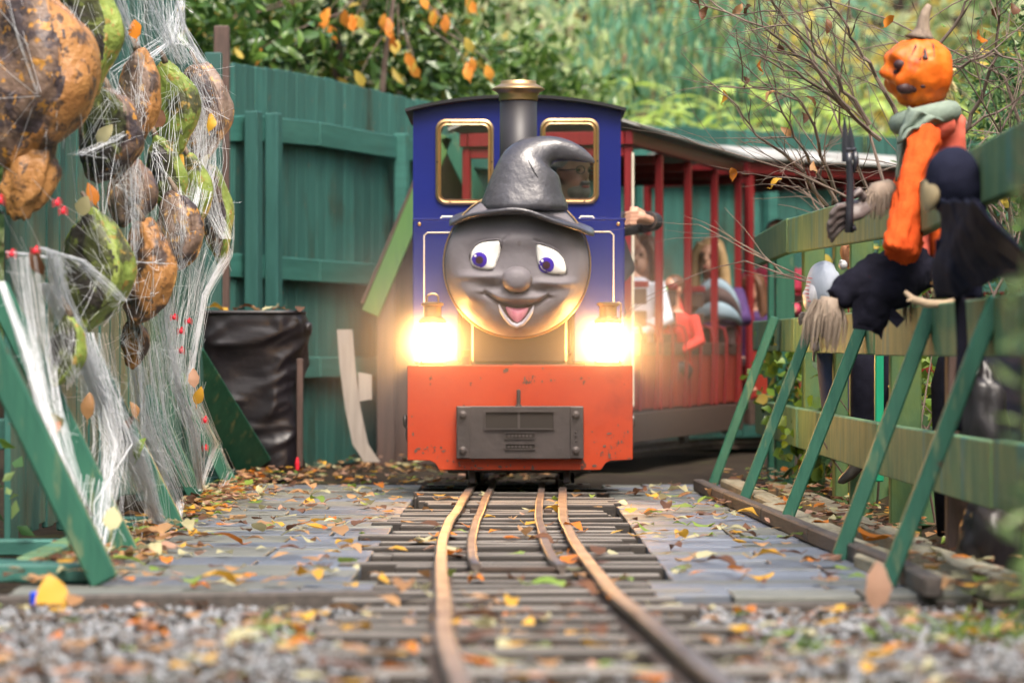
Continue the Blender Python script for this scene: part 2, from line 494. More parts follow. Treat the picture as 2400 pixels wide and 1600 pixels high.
# ------------------------------------------------------------------ ground, boardwalk, track
def gz(x, y):
    base = -0.05 if y > 7.75 else rise(y) - .028
    if 7.6 < y <= 7.75: base = lerp(rise(7.6) - .028, -.05, (y - 7.6) / .15)
    n = mnoise.noise(Vector((x * 1.3, y * 1.3, 0)))
    side = max(0.0, abs(x) - 1.5)
    return base + n * .012 - min(.12, side * .08) * (1 if y > 7.7 else .3)

g = MB()
xs = [-150, -60, -25, -12, -7] + [x * .25 for x in range(-20, 21)] + [7, 12, 25, 60, 150]
ys = [-20, -5, 0, 2] + [3 + .2 * k for k in range(0, 86)] + [21, 23, 26, 30, 40, 60, 100, 220]
vs = [(x, y, gz(x, y) if abs(x) < 6 and 2 < y < 25 else -.06) for y in ys for x in xs]
nx = len(xs)
g.add(vs, [(j * nx + i, j * nx + i + 1, (j + 1) * nx + i + 1, (j + 1) * nx + i) for j in range(len(ys) - 1) for i in range(nx - 1)])
tag(g.build('ground', M['soil'], smooth=True), kind='structure')

def big_mesh(name, verts, faces_n, nper, mats, mi=None, smooth=False):
    """verts (N,3) array, faces given as consecutive loops of nper per face"""
    me = bpy.data.meshes.new(name)
    fa = np.asarray(faces_n, dtype=np.int32)
    nf = len(fa)
    me.vertices.add(len(verts)); me.vertices.foreach_set('co', np.asarray(verts, dtype=np.float32).ravel())
    me.loops.add(nf * nper); me.loops.foreach_set('vertex_index', fa.ravel())
    me.polygons.add(nf)
    me.polygons.foreach_set('loop_start', np.arange(0, nf * nper, nper, dtype=np.int32))
    for m in mats: me.materials.append(m)
    if mi is not None: me.polygons.foreach_set('material_index', np.asarray(mi, dtype=np.int32))
    if smooth: me.polygons.foreach_set('use_smooth', np.ones(nf, dtype=bool))
    me.update(calc_edges=True)
    return me

def rot_rand(n, tilt=None):
    """n random rotation matrices; tilt limits the lean away from +z"""
    a = RNG.uniform(0, 2 * math.pi, n)
    if tilt is None:
        q = RNG.normal(size=(n, 4)); q /= np.linalg.norm(q, axis=1)[:, None]
        w, x, y, z = q.T
        return np.stack([np.stack([1 - 2 * (y * y + z * z), 2 * (x * y - z * w), 2 * (x * z + y * w)], 1),
                         np.stack([2 * (x * y + z * w), 1 - 2 * (x * x + z * z), 2 * (y * z - x * w)], 1),
                         np.stack([2 * (x * z - y * w), 2 * (y * z + x * w), 1 - 2 * (x * x + y * y)], 1)], 1)
    t = RNG.normal(0, tilt, n); b = RNG.uniform(0, 2 * math.pi, n)
    Rz = np.zeros((n, 3, 3)); Rz[:, 0, 0] = np.cos(a); Rz[:, 0, 1] = -np.sin(a); Rz[:, 1, 0] = np.sin(a); Rz[:, 1, 1] = np.cos(a); Rz[:, 2, 2] = 1
    Rx = np.zeros((n, 3, 3)); Rx[:, 0, 0] = 1; Rx[:, 1, 1] = np.cos(t); Rx[:, 1, 2] = -np.sin(t); Rx[:, 2, 1] = np.sin(t); Rx[:, 2, 2] = np.cos(t)
    Rb = np.zeros((n, 3, 3)); Rb[:, 0, 0] = np.cos(b); Rb[:, 0, 1] = -np.sin(b); Rb[:, 1, 0] = np.sin(b); Rb[:, 1, 1] = np.cos(b); Rb[:, 2, 2] = 1
    return Rb @ Rx @ Rz

# gravel
n = 26000
gx = RNG.uniform(-1.9, 1.9, n); gy = RNG.uniform(4.2, 7.72, n)
keep = ~((np.abs(gx - .05) < .36) & (RNG.uniform(size=n) < .55))
gx, gy = gx[keep], gy[keep]; n = len(gx)
gzz = np.array([gz(a, b) for a, b in zip(gx, gy)]) + RNG.uniform(-.004, .008, n)
octv = np.array([(1, 0, 0), (-1, 0, 0), (0, 1, 0), (0, -1, 0), (0, 0, .7), (0, 0, -.7)], float)
octf = np.array([(0, 2, 4), (2, 1, 4), (1, 3, 4), (3, 0, 4), (2, 0, 5), (1, 2, 5), (3, 1, 5), (0, 3, 5)])
R = rot_rand(n)
sz = RNG.uniform(.0035, .0105, n)
jit = octv[None] * RNG.uniform(.65, 1.25, (n, 6, 1))
vv = np.einsum('nij,nkj->nki', R, jit) * sz[:, None, None] + np.stack([gx, gy, gzz], 1)[:, None]
ff = (octf[None] + (np.arange(n) * 6)[:, None, None]).reshape(-1, 3)
gm = [mat('gravel_pale', (.33, .34, .36), (.26, .27, .29), 40), mat('gravel_grey', (.22, .23, .25), (.17, .18, .195), 40), mat('gravel_brown', (.17, .13, .10), (.12, .09, .07), 40)]
mi = np.repeat(RNG.choice(3, n, p=[.5, .3, .2]), 8)
tag(obj('gravel', big_mesh('gravel', vv.reshape(-1, 3), ff, 3, gm, mi)), 'loose grey gravel in front of the boardwalk', None, None, 'stuff')

# boardwalk: a dark bed and every plank on it
bw = MB()
bw.box((-.02, 11.6, -.085), (2.4, 7.7, .02))
deck = bw.build('boardwalk', M['under'])
tag(deck, kind='structure')
Y = 7.86
row = 0
RAILC = [(3.0, .20, 0), (5.0, .115, 0), (5.54, .087, 0), (6.0, .07, 0), (7.6, .03, 0), (8.45, .012, 0), (10.06, -.014, 0), (11.4, -.016, 0), (14.2, .018, 0), (16.5, .05, 0), (18, .2, 0), (19.5, .55, 0), (21, 1.05, 0), (22.2, 1.8, 0), (23.0, 2.9, 0), (23.4, 4.5, 0)]
def railx(Yv):
    return interp(RAILC, Yv)[0]
while Y < 15.2:
    w = random.choice([.19, .23, .24, .26, .27])
    z = rise(Y) - .011
    for side in (-1, 1):
        inner = .40 if Y > 8.4 else .33
        outer = 1.19 if side < 0 else 1.06
        x = inner
        first = True
        while x < outer - .05:
            ln = random.choice([.30, .42, .5, .62, .8]) if not first else random.choice([.18, .3, .42, .6])
            first = False
            x2 = min(outer + random.uniform(-.02, .03), x + ln)
            if outer - x2 < .12: x2 = outer + random.uniform(-.02, .03)
            m = MB()
            cx = side * (x + x2) / 2
            m.box((cx, Y + w / 2, z - .012 + random.uniform(-.003, .003)), (x2 - x - .008, w - .013, .030),
                  Matrix.Rotation(random.uniform(-.006, .006), 3, 'Z') @ Matrix.Rotation(random.uniform(-.006, .006), 3, 'Y'), .003)
            pm = M['plank_b'] if random.random() < (.55 if side < 0 and x2 > .8 else .3) else M['plank']
            m.build('plank', pm, deck)
            x = x2
    Y += w
    row += 1
# front edge board
m = MB(); m.bar((-1.26, 7.82, rise(7.82) - .045), (-.26, 7.80, rise(7.8) - .030), .05, .075, ch=.006)
m.build('edge_board', M['dark_timber'], deck)
m = MB(); m.bar((.34, 7.80, rise(7.8) - .05), (1.02, 7.84, rise(7.8) - .045), .05, .05, ch=.006)
m.build('edge_board', M['dark_timber'], deck)
# curved kerb plank on the right of the boards
kp = [(.80, 14.6), (.84, 13.2), (.885, 11.8), (.925, 10.4), (.955, 9.2), (.97, 8.4), (.955, 7.7)]
for (a, b) in zip(kp, kp[1:]):
    m = MB(); m.bar((a[0], a[1], rise(a[1]) + .018), (b[0], b[1] + .01, rise(b[1]) + .018), .045, .05, ch=.006)
    m.build('kerb_plank', M['dark_timber'], deck)

# track
track = thing('railway_track', (0, 12, 0), 'narrow gauge railway track running over the boards to the engine', 'railway track')
def rail(name, off, y0, y1, zoff=0.0, w=.0165, tail=None):
    n = int((y1 - y0) / .25)
    cs = []
    for i in range(n + 1):
        y = y0 + (y1 - y0) * i / n
        wob = .003 * math.sin(y * 1.3 + off * 9)
        x = railx(y); dx = (railx(y + .1) - railx(y - .1)) / .2
        nrm = Vector((1, -dx, 0)).normalized()
        c = Vector((x, y, 0)) + nrm * off + Vector((wob * (1 if y < 14 else 0), 0, rise(y) + .03 + zoff + .003 * math.sin(y * 3.1 + off * 5)))
        cs.append((c, nrm))
    if tail:
        cs = [(cs[0][0] + Vector(t), cs[0][1]) for t in tail] + cs
    prof = [(-1, 0), (-.95, .0), (-.95, -.002), (.95, -.002), (.95, 0), (1, 0)]
    head = MB(); vs = []; fs = []
    sec = [(-w, -.014), (-w, -.003), (-w * .7, 0), (w * .7, 0), (w, -.003), (w, -.014), (.006, -.018), (.006, -.034), (.03, -.040), (.03, -.046), (-.03, -.046), (-.03, -.040), (-.006, -.034), (-.006, -.018)]
    K = len(sec)
    for c, nr in cs:
        for (a, b) in sec:
            vs.append(c + nr * a + Vector((0, 0, b)))
    mis = []
    for i in range(len(cs) - 1):
        for k in range(K):
            a, b = i * K + k, i * K + (k + 1) % K
            fs.append((a, a + K, b + K, b)); mis.append(0 if k in (0, 1, 2, 3, 4) else 1)
    fs.append(tuple(range(K))); mis.append(0)
    head.add(vs, fs); head.m = mis
    return head.build(name, [M['rail'], M['rail_side']], track)
rail('rail', -.19, 3.2, 22.5)
rail('rail', .19, 3.2, 22.5)
rail('check_rail', -.105, 9.0, 14.6, -.002, .0135, [(.012, -.17, -.01), (.004, -.1, -.003)])
rail('check_rail', .105, 9.0, 14.6, -.002, .0135, [(.022, -.17, -.01), (.008, -.1, -.003)])
Y = 4.3
while Y < 15.2:
    dens = Y > 8.4
    zt = rise(Y) - .012 + random.uniform(-.004, .004)
    if dens: zt += random.uniform(-.004, .017)
    half = .40 + random.uniform(-.05, .05)
    sh = random.uniform(-.05, .05)
    w = random.uniform(.10, .125) if not dens else random.uniform(.085, .11)
    m = MB()
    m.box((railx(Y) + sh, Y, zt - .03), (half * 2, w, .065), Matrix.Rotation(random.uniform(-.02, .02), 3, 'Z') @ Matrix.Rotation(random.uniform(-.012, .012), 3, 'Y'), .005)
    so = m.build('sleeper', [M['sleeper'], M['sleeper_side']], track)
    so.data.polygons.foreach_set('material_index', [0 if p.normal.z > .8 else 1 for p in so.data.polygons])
    Y += (random.choice([.16, .19, .22]) if dens else random.choice([.30, .36, .42]))
for yy, off in ((9.6, -.105), (9.6, .105), (12.4, -.105), (12.4, .105)):
    m = MB(); m.box((railx(yy) + off * 1.28, yy, rise(yy) + .004), (.03, .07, .018), ch=.003)
    m.build('rail_chair', M['rail_side'], track)
m = MB(); m.box((railx(8.95) + .01, 8.86, rise(8.9) + .002), (.21, .022, .014), ch=.003); m.build('tie_bar', M['rail_side'], track)

# ------------------------------------------------------------------ left fence
def seg_dir(a, b): return (Vector(b) - Vector(a)).normalized()
lf = thing('board_fence', (-1.35, 12, 0), 'tall teal board fence on the left behind the webbed pods', 'fence')
A = Vector((-1.48, 9.98)); B = Vector((-1.44, 15.75))
d = (B - A).normalized(); nrm = Vector((d.y, -d.x))
t = 0.0; Lf = (B - A).length
while t < Lf - .02:
    w = random.uniform(.135, .155)
    c = A + d * (t + w / 2)
    top = 2.12 - .02 * t / 7 + random.uniform(-.012, .012)
    if t > 4.6: top = 1.93 + random.uniform(-.01, .01)
    if t < .15: top = 1.95
    m = MB()
    bot = .045 + random.uniform(-.01, .02)
    m.box((c.x - .0 + random.uniform(-.003, .003), c.y, (top + bot) / 2), (.019, w - .006, top - bot), Matrix.Rotation(math.atan2(-d.x, d.y) + random.uniform(-.015, .015), 3, 'Z'), .003)
    m.build('board', M['teal'], lf)
    t += w
for z in (.35, 1.05, 1.75):
    for (a0, a1) in ((.05, 2.9), (2.92, Lf - .05)):
        p = A + d * a0 - nrm * .032; q = A + d * a1 - nrm * .032
        m = MB(); m.bar((p.x, p.y, z), (q.x, q.y, z), .04, .09, ch=.004); m.build('rail', M['teal_h'], lf)
for t in (.1, 1.5, 2.9, 4.3, 5.6):
    p = A + d * t - nrm * .095
    m = MB(); m.box((p.x, p.y, 1.0), (.07, .08, 1.95), ch=.005); m.build('post', M['dark_teal'], lf)
lbr = [(8.25, -.985, .075), (9.55, -1.08, .075), (11.05, -1.09, .07), (13.4, -1.235, .07), (14.75, -1.215, .07)]
for (Yb, xb, w) in lbr:
    xf = -1.455
    zt = rise(Yb) + 2.02 * (xb - xf)
    m = MB(); m.bar((xb, Yb, rise(Yb) + .002), (xf, Yb + .05, zt), .045, w - .005, up=(1, 0, .4), ch=.005)
    m.build('brace', M['brace'], lf)
    m = MB(); m.bar((xb - .02, Yb + .08, rise(Yb) + .02), (xf - .03, Yb + .09, rise(Yb) + .02), .085, .045, ch=.005)
    m.build('tie_plank', M['teal_h'], lf)
m = MB(); m.bar((-1.46, 8.52, .06), (-1.02, 8.42, .045), .13, .045, ch=.006); m.build('tie_plank', M['teal_h'], lf)
m = MB(); m.bar((-1.24, 8.7, .045), (-1.26, 10.4, .04), .06, .05, ch=.006); m.build('base_beam', M['algae'], lf)
# tall brown post and its lower grey board at the far end
m = MB(); m.bar(P(520, 1105, 16.7), P(520, 62, 16.7), .075, .07, up=(0, 1, 0), ch=.005); m.build('tall_post', M['brown_wood'], lf)
m = MB(); m.bar(P(500, 1105, 16.45), P(500, 124, 16.45), .085, .05, up=(0, 1, 0), ch=.005); m.build('post', M['dark_teal'], lf)

# ------------------------------------------------------------------ far curved fence
ff_ = thing('board_fence', (0, 20.5, 0), 'curved teal board fence behind the engine and the coaches', 'fence')
FP = [(-1.95, 16.2, 158), (-1.41, 17.2, 150), (-1.10, 18.4, 176), (-.60, 20.2, 232), (0.1, 21.9, 268), (.80, 23.2, 292), (1.6, 24.0, 305), (2.5, 24.6, 318), (3.6, 25.0, 325), (5.2, 25.2, 330)]
def fp_at(s):
    acc = 0
    for a, b in zip(FP, FP[1:]):
        l = math.hypot(b[0] - a[0], b[1] - a[1])
        if s <= acc + l:
            k = (s - acc) / l
            return lerp(a[0], b[0], k), lerp(a[1], b[1], k), lerp(a[2], b[2], k), math.atan2(b[1] - a[1], b[0] - a[0])
        acc += l
    return None
FL = sum(math.hypot(b[0] - a[0], b[1] - a[1]) for a, b in zip(FP, FP[1:]))
def ftop(s):
    x, y, py, a = fp_at(s)
    return CZ + (HY - py) * y / F
s = 0
while s < FL - .2:
    w = random.uniform(.15, .18)
    x, y, py, a = fp_at(s + w / 2)
    top = ftop(s + w / 2) + random.uniform(-.006, .006)
    m = MB(); m.box((x, y, top / 2 - .02), (w - .004, .018, top + .04), Matrix.Rotation(a + random.uniform(-.01, .01), 3, 'Z'), .003)
    m.build('board', M['teal'], ff_)
    s += w
def fhoriz(s0, s1, z0, z1, h, off=.04, m_='teal_h', name='rail'):
    x0, y0, _, a0 = fp_at(s0); x1, y1, _, a1 = fp_at(s1)
    n0 = Vector((math.sin(a0), -math.cos(a0), 0)) * off; n1 = Vector((math.sin(a1), -math.cos(a1), 0)) * off
    m = MB(); m.bar(Vector((x0, y0, z0)) + n0, Vector((x1, y1, z1)) + n1, .04, h, ch=.004); m.build(name, M[m_], ff_)
joints = [0.05, 1.3, 2.4, 4.5, 6.2, 7.6, 8.9, 10.3, 11.6]
for a, b in zip(joints, joints[1:]):
    if b > FL - .05: b = FL - .05
    fhoriz(a, b - .01, ftop(a + .02) - .32, ftop(b - .02) - .32, .13)
    fhoriz(a, b - .01, 1.02, 1.02, .12)
    fhoriz(a, b - .01, .50, .50, .11)
for s in (1.18, 1.5, 3.76, 5.6, 7.6, 8.9, 10.3):
    x, y, _, a = fp_at(s)
    t_ = ftop(s) - .24
    n_ = Vector((math.sin(a), -math.cos(a), 0)) * .095
    m = MB(); m.box((x + n_.x, y + n_.y, t_ / 2), (.085, .07, t_), Matrix.Rotation(a, 3, 'Z'), .005); m.build('post', M['dark_teal'] if s < 2 else M['teal_h'], ff_)

# wide green stay board in front of the bin
m = MB(); m.bar(P(600, 1098, 16.3), P(440, 840, 15.7), .025, .17, up=(0, -1, .25), ch=.004, roll=math.pi / 2)
st = m.build('stay_board', M['brace']); tag(st, 'wide bright green sloping board in front of the black bin', 'board')

# ------------------------------------------------------------------ right fence
rf = thing('rail_fence', (1.22, 12, 0), 'algae stained green post and rail fence on the right with sloping braces', 'fence')
def RX(Y): return 1.20 + .005 * (Y - 12)
def rrail(y0, y1, z0, z1, h, m_='algae', xo=0, th=.035):
    m = MB(); m.bar((RX(y0) + xo, y0, z0), (RX(y1) + xo, y1, z1), th, h, ch=.004); m.build('rail', M[m_], rf)
for (y0, y1, z0, z1) in ((17.0, 14.85, 1.085, 1.095), (14.8, 10.2, 1.09, 1.02), (9.95, 9.15, 1.005, 1.025), (9.1, 6.6, 1.03, 1.06)):
    rrail(y0, y1, z0, z1, .15)
for (y0, y1, z0, z1) in ((17.1, 14.45, .665, .66), (14.4, 11.1, .66, .655), (11.05, 8.85, .652, .655), (8.8, 6.5, .655, .66)):
    rrail(y0, y1, z0, z1, .145)
for (y0, y1, z0, z1) in ((16.9, 14.3, .265, .27), (14.25, 11.0, .27, .28), (10.95, 8.3, .28, .295), (8.25, 6.4, .30, .31)):
    rrail(y0, y1, z0, z1, .165)
for (Yp, w, mm) in ((16.9, .06, 'brace'), (16.2, .09, 'brace'), (14.55, .09, 'algae_post'), (13.3, .05, 'algae_post'), (12.45, .085, 'algae_post'), (11.0, .10, 'algae_post'), (9.55, .09, 'brown_wood'), (8.0, .10, 'algae_post')):
    m = MB(); m.box((RX(Yp) + .075, Yp, .5), (w, .09, 1.16), Matrix.Rotation(random.uniform(-.05, .05), 3, 'Z'), .005); m.build('post', M[mm], rf)
for (Yb, xb, xt, zt) in ((15.1, .89, 1.17, .74), (13.35, .905, 1.175, .69), (11.3, .90, 1.175, .70), (9.45, .905, 1.178, .735), (8.2, .90, 1.175, .725)):
    m = MB(); m.bar((xb, Yb, rise(Yb) - .005), (xt, Yb + .06, zt), .062, .042, up=(1, 0, .3), ch=.005)
    m.build('brace', M['brace'], rf)
# low timbers under the fence
for xo, rows in ((1.02, ((15.0, 12.6), (12.55, 10.6), (10.55, 9.2), (9.15, 8.0))), (1.20, ((14.6, 12.0), (11.95, 9.9), (9.85, 8.1)))):
    for (y0, y1) in rows:
        m = MB(); m.bar((xo - .06 + .0 * y0, y0, rise(y0) - .006), (xo - .02, y1, rise(y1) - .006), .085, .07, ch=.008); m.build('base_beam', M['timber'], rf)
for (x, Yb, s_) in ((1.42, 11.9, .13), (1.45, 10.7, .12), (1.46, 9.3, .13), (1.40, 13.6, .14)):
    m = MB(); m.box((x, Yb, .07), (s_, s_ * 2, .17), Matrix.Rotation(.2, 3, 'Z'), .008); m.build('stump_block', M['algae_post'], rf)
# loose bright green pole and white board behind the rails
m = MB(); m.bar(P(2060, 1128, 12.0), P(2060, 690, 12.0), .03, .045, up=(0, 1, 0)); o = m.build('green_lath', M['bright_green'])
tag(o, 'bright green narrow lath standing upright behind the right fence rails', 'lath')
m = MB(); m.bar(P(2200, 1195, 11.2), P(2205, 1070, 11.2), .02, .055, up=(0, 1, 0)); o = m.build('white_board', M['white_wood'])
tag(o, 'short white board standing behind the nearest brace of the right fence', 'board')

# ------------------------------------------------------------------ white prop and gabled shelter behind the engine
m = MB()
pts = [(808, 772), (815, 860), (828, 960), (845, 1040), (872, 1082)]
wd = 36
lft = [P(x - wd / 2, y, 18.0) for x, y in pts]; rgt = [P(x + wd / 2, y, 18.0) for x, y in pts]
poly = [(v.x, v.z) for v in lft] + [(v.x, v.z) for v in reversed(rgt)]
arm = [P(840, 872, 18), P(872, 878, 18), P(872, 935, 18), P(842, 940, 18)]
tr = lambda a, b, dd: (a, dd, b)
for i in range(len(pts) - 1):
    q = [(lft[i].x, lft[i].z), (lft[i + 1].x, lft[i + 1].z), (rgt[i + 1].x, rgt[i + 1].z), (rgt[i].x, rgt[i].z)]
    m.prism(q, tr, 17.97, 18.02)
pr = thing('timber_prop', (P(872, 1082, 18).x, 18.0, 0), 'curved white timber prop leaning by the fence left of the engine', 'timber prop')
m.build('shaft', M['white_wood'], pr, fixn=True)
m = MB(); m.prism([(v.x, v.z) for v in arm], tr, 17.965, 18.025); m.build('cleat', M['white_wood'], pr, fixn=True)

sh = thing('gabled_shelter', (-.35, 18.95, 0), 'small wooden gabled shelter with green roof boards behind the engine', 'shelter')
D_ = 18.95
def sb(a, b, w, h, mm, nm, dd=0):
    m = MB(); m.bar(P(a[0], a[1], D_ + dd), P(b[0], b[1], D_ + dd), w, h, up=(0, -1, 0), ch=.004, roll=0); m.build(nm, M[mm], sh)
M['leafgreen'] = mat('moss_green_paint', (.085, .185, .045), (.06, .15, .045), 5, V, .5)
sb((868, 735), (1042, 318), .10, .05, 'leafgreen', 'barge_board', -.05)
sb((1050, 318), (1160, 545), .10, .05, 'brace', 'barge_board', -.05)
sb((853, 712), (1035, 290), .02, .5, 'brown_wood', 'roof_slab', .2)
sb((1052, 292), (1165, 516), .02, .5, 'brown_wood', 'roof_slab', .2)
sb((905, 1100), (905, 640), .10, .08, 'brown_wood', 'post', 0)
sb((1140, 1100), (1140, 560), .08, .08, 'brown_wood', 'post', .1)
m = MB(); m.prism([(P(x, y, 19.2).x, P(x, y, 19.2).z) for x, y in ((915, 1090), (915, 640), (1045, 345), (1135, 540), (1135, 1090))], tr, 19.2, 19.23)
m.build('back_wall', M['brown_wood'], sh, fixn=True)
# ------------------------------------------------------------------ steam engine
EX, EY = .030, 14.0
eng = thing('steam_engine', (EX, EY + .8, 0), 'blue miniature steam engine with grey smiling face and charcoal witch hat', 'steam engine')
def E(x, y, D=14.0): return P(x, y, D)
def plate(poly, D0, D1, mats, name, parent=eng, ref=None, **k):
    ref = ref or D0
    m = MB(); m.prism([(P(x, y, ref).x, P(x, y, ref).z) for x, y in poly], lambda a, b, d_: (a, d_, b), D0, D1)
    return m.build(name, mats, parent, fixn=True, **k)

def rrect(x0, y0, x1, y1, r, n=5):
    out = []
    for (cx, cy, a0) in ((x1 - r, y0 + r, -90), (x1 - r, y1 - r, 0), (x0 + r, y1 - r, 90), (x0 + r, y0 + r, 180)):
        for k in range(n + 1):
            a = math.radians(a0 + 90 * k / n)
            out.append((cx + r * math.cos(a), cy + r * math.sin(a)))
    return out

# buffer beam
bx0, bx1 = 955, 1483
poly = [(bx0, 856), (bx1, 856), (bx1, 1077), (1432, 1079), (1420, 1084), (1408, 1101), (1030, 1101), (1020, 1085), (1008, 1079), (bx0, 1078)]
beam = plate(poly, 14.0, 14.05, M['beam'], 'buffer_beam', bevel=.003)
# chipped paint on the beam
m = MB(); rc = random.Random(3)
def chip(x, y, r):
    c = P(x, y, 14.0); n_ = rc.randint(6, 9); r *= 14.0 / F
    a0 = rc.uniform(0, 6); st = rc.uniform(.5, 1.6)
    m.add([(c.x + r * rc.uniform(.5, 1.2) * math.cos(a0 + 2 * math.pi * k / n_) / st, 13.9975, c.z + r * st * rc.uniform(.5, 1.2) * math.sin(a0 + 2 * math.pi * k / n_)) for k in range(n_)], [tuple(range(n_))])
for (cx_, cy_, sx_, sy_, n_) in ((1432, 1052, 22, 18, 34), (1420, 1075, 16, 16, 16), (1448, 1030, 16, 16, 12), (1010, 1052, 30, 6, 22), (1040, 1078, 18, 12, 16), (1215, 1094, 110, 4, 30), (1215, 880, 170, 14, 14), (965, 1000, 5, 50, 8), (1477, 960, 3, 70, 9)):
    for k in range(n_):
        x_, y_ = rc.gauss(cx_, sx_), rc.gauss(cy_, sy_)
        if 958 < x_ < 1480 and 858 < y_ < (1098 if 1035 < x_ < 1405 else 1074): chip(x_, y_, abs(rc.gauss(0, 1.6)) + .7)
m.build('paint_chips', mat('chipped_paint', (.075, .045, .035), (.13, .07, .05), 30, rough=.7), beam, fixn=False)['kind'] = 'stuff'
# front footplate and inner frame
m = MB(); m.box((EX, 14.25, P(0, 858, 14).z - .006), (.925, .46, .012), ch=.002); m.build('footplate', M['steel'], eng)
m = MB(); m.box((EX, 15.3, .33), (.62, 2.3, .22), ch=.01); m.build('frame', M['black'], eng)
for sx in (-1, 1):
    for yy in (14.55, 15.15, 15.75):
        m = MB()
        m.lathe([(.02, -.03), (.125, -.028), (.13, -.02), (.13, .02), (.145, .022), (.145, .035), (.02, .035)], 24, (EX + sx * .20, yy, .172), 'X')
        m.build('wheel', M['black'], eng)
# underside bits: cylinders, guard irons, brake rods
for sx in (-1, 1):
    m = MB(); m.lathe([(.0, -.18), (.075, -.18), (.08, -.16), (.08, .16), (.075, .18), (0, .18)], 20, (EX + sx * .40, 14.5, .24), 'Y'); m.build('cylinder', M['black'], eng, smooth=False)
    m = MB(); m.bar((EX + sx * .20, 14.12, .15), (EX + sx * .195, 14.09, .045), .03, .015); m.build('guard_iron', M['steel'], eng)
    m = MB(); m.ell((EX + sx * .475, 14.2, .30), (.012, .03, .03), 10, 8); m.build('side_cap', M['steel'], eng)
m = MB(); m.bar((EX - .3, 14.3, .09), (EX + .3, 14.3, .09), .02, .02); m.build('brake_rod', M['steel'], eng)

# coupler plate with window and cast slots
cp = plate([(1070, 951), (1367, 951), (1368, 1074), (1070, 1074)], 13.955, 14.0 - .001, M['steel'], 'coupler_plate', ref=14.0, bevel=.003)
for (x0, x1) in ((1072, 1102), (1336, 1366)):
    plate([(x0, 953), (x1, 953), (x1, 1072), (x0, 1072)], 13.946, 13.956, M['steel'], 'side_flange', cp, ref=14.0, bevel=.002)
def framed(x0, y0, x1, y1, t, D0, D1, mm, nm, par):
    m = MB()
    for q in (((x0 - t, y0 - t), (x1 + t, y0)), ((x0 - t, y1), (x1 + t, y1 + t)), ((x0 - t, y0), (x0, y1)), ((x1, y0), (x1 + t, y1))):
        (a, b), (c, d_) = q
        p = P(a, b, 14.0); r = P(c, d_, 14.0)
        m.box(((p.x + r.x) / 2, (D0 + D1) / 2, (p.z + r.z) / 2), (abs(r.x - p.x), D1 - D0, abs(r.z - p.z)))
    return m.build(nm, M[mm], par)
plate([(1138, 965), (1297, 965), (1297, 1003), (1138, 1003)], 13.953, 13.957, M['dkhole'], 'slot_recess', cp, ref=14.0)
framed(1138, 965, 1297, 1003, 3, 13.944, 13.956, 'steel', 'slot_frame', cp)
plate([(1213, 965), (1219, 965), (1219, 1003), (1213, 1003)], 13.947, 13.956, M['steel'], 'slot_divider', cp, ref=14.0)
for (y0, y1) in ((1014, 1026), (1040, 1051)):
    plate(rrect(1184, y0, 1254, y1, 5, 3), 13.952, 13.9565, M['dkhole'], 'cast_slot', cp, ref=14.0)
    framed(1185, y0, 1253, y1, 2, 13.948, 13.957, 'steel', 'slot_rim', cp)
    for k in range(7):       # worn cast relief in the slot
        x = 1190 + k * 8.5
        plate([(x, y0 + 3), (x + 5, y0 + 3), (x + 5, y1 - 3), (x, y1 - 3)], 13.950, 13.953, M['steel'], 'cast_relief', cp, ref=14.0)
for (x, y) in ((1085, 972), (1349, 972), (1085, 1055), (1349, 1055)):
    c = P(x, y, 14.0)
    m = MB(); m.lathe([(.0175, 0), (.0175, -.004), (.012, -.006)], 16, (c.x, 13.946, c.z), 'Y'); m.lathe([(.011, -.006), (.011, -.017), (.008, -.019), (0, -.019)], 6, (c.x, 13.946, c.z), 'Y')
    m.build('bolt', M['steel'], cp, fixn=True)
for y in (1012, 1020, 1032):
    c = P(1349, y, 14.0); m = MB(); m.ell((c.x, 13.946, c.z), (.005, .005, .005), 8, 6); m.build('rivet', M['steel'], cp)
c0, c1 = P(1215.5, 952, 13.97), P(1215.5, 912, 13.97)
m = MB(); m.lathe([(.013, 0), (.013, .006), (.0085, .008), (.0085, c1.z - c0.z - .006), (.007, c1.z - c0.z - .001), (0, c1.z - c0.z)], 14, c0, 'Z'); m.build('draw_pin', M['steel'], eng)

# side tanks with cream lining, front plate at D=14.32
TD = 14.32
TX0, TX1 = 967.0, 1464.0
tz = P(0, 515, TD).z
tank = MB()
zb = .545
for sx in (-1, 1):
    x0 = P(TX0, 0, TD).x if sx < 0 else P(1345, 0, TD).x
    x1 = P(1075, 0, TD).x if sx < 0 else P(TX1, 0, TD).x
    m = MB(); m.box(((x0 + x1) / 2, TD + .42, (tz + zb) / 2), (x1 - x0, .84, tz - zb), ch=.006)
    tk = m.build('side_tank', M['blue'], eng)
    # lining
    m = MB()
    if sx < 0: path = [(1075, 545), (1002, 545), (994, 552), (994, 845)]
    else: path = [(1345, 543), (1430, 543), (1438, 551), (1438, 845)]
    pp = [P(x, y, TD - .0015) for x, y in path]
    m.tube(pp, .0028, 6)
    m.build('lining', M['cream'], tk)
    hx = 983 if sx < 0 else 1449
    c = P(hx, 525, TD); m = MB(); m.ell((c.x, TD - .002, c.z), (.008, .006, .008), 12, 8); m.build('rivet', M['lampbrass'], tk)
    hx = 1050 if sx < 0 else 1375
    m = MB(); m.tube([P(hx - 18, 514, TD + .1), P(hx - 14, 508, TD + .1), P(hx + 14, 508, TD + .1), P(hx + 18, 514, TD + .1)], .005, 6); m.build('tank_handle', M['cream'], tk)
m = MB(); m.box((EX, TD + .43, tz + .002), (P(TX1, 0, TD).x - P(TX0, 0, TD).x + .006, .86, .008), ch=.002); m.build('tank_top', M['blue'], eng)
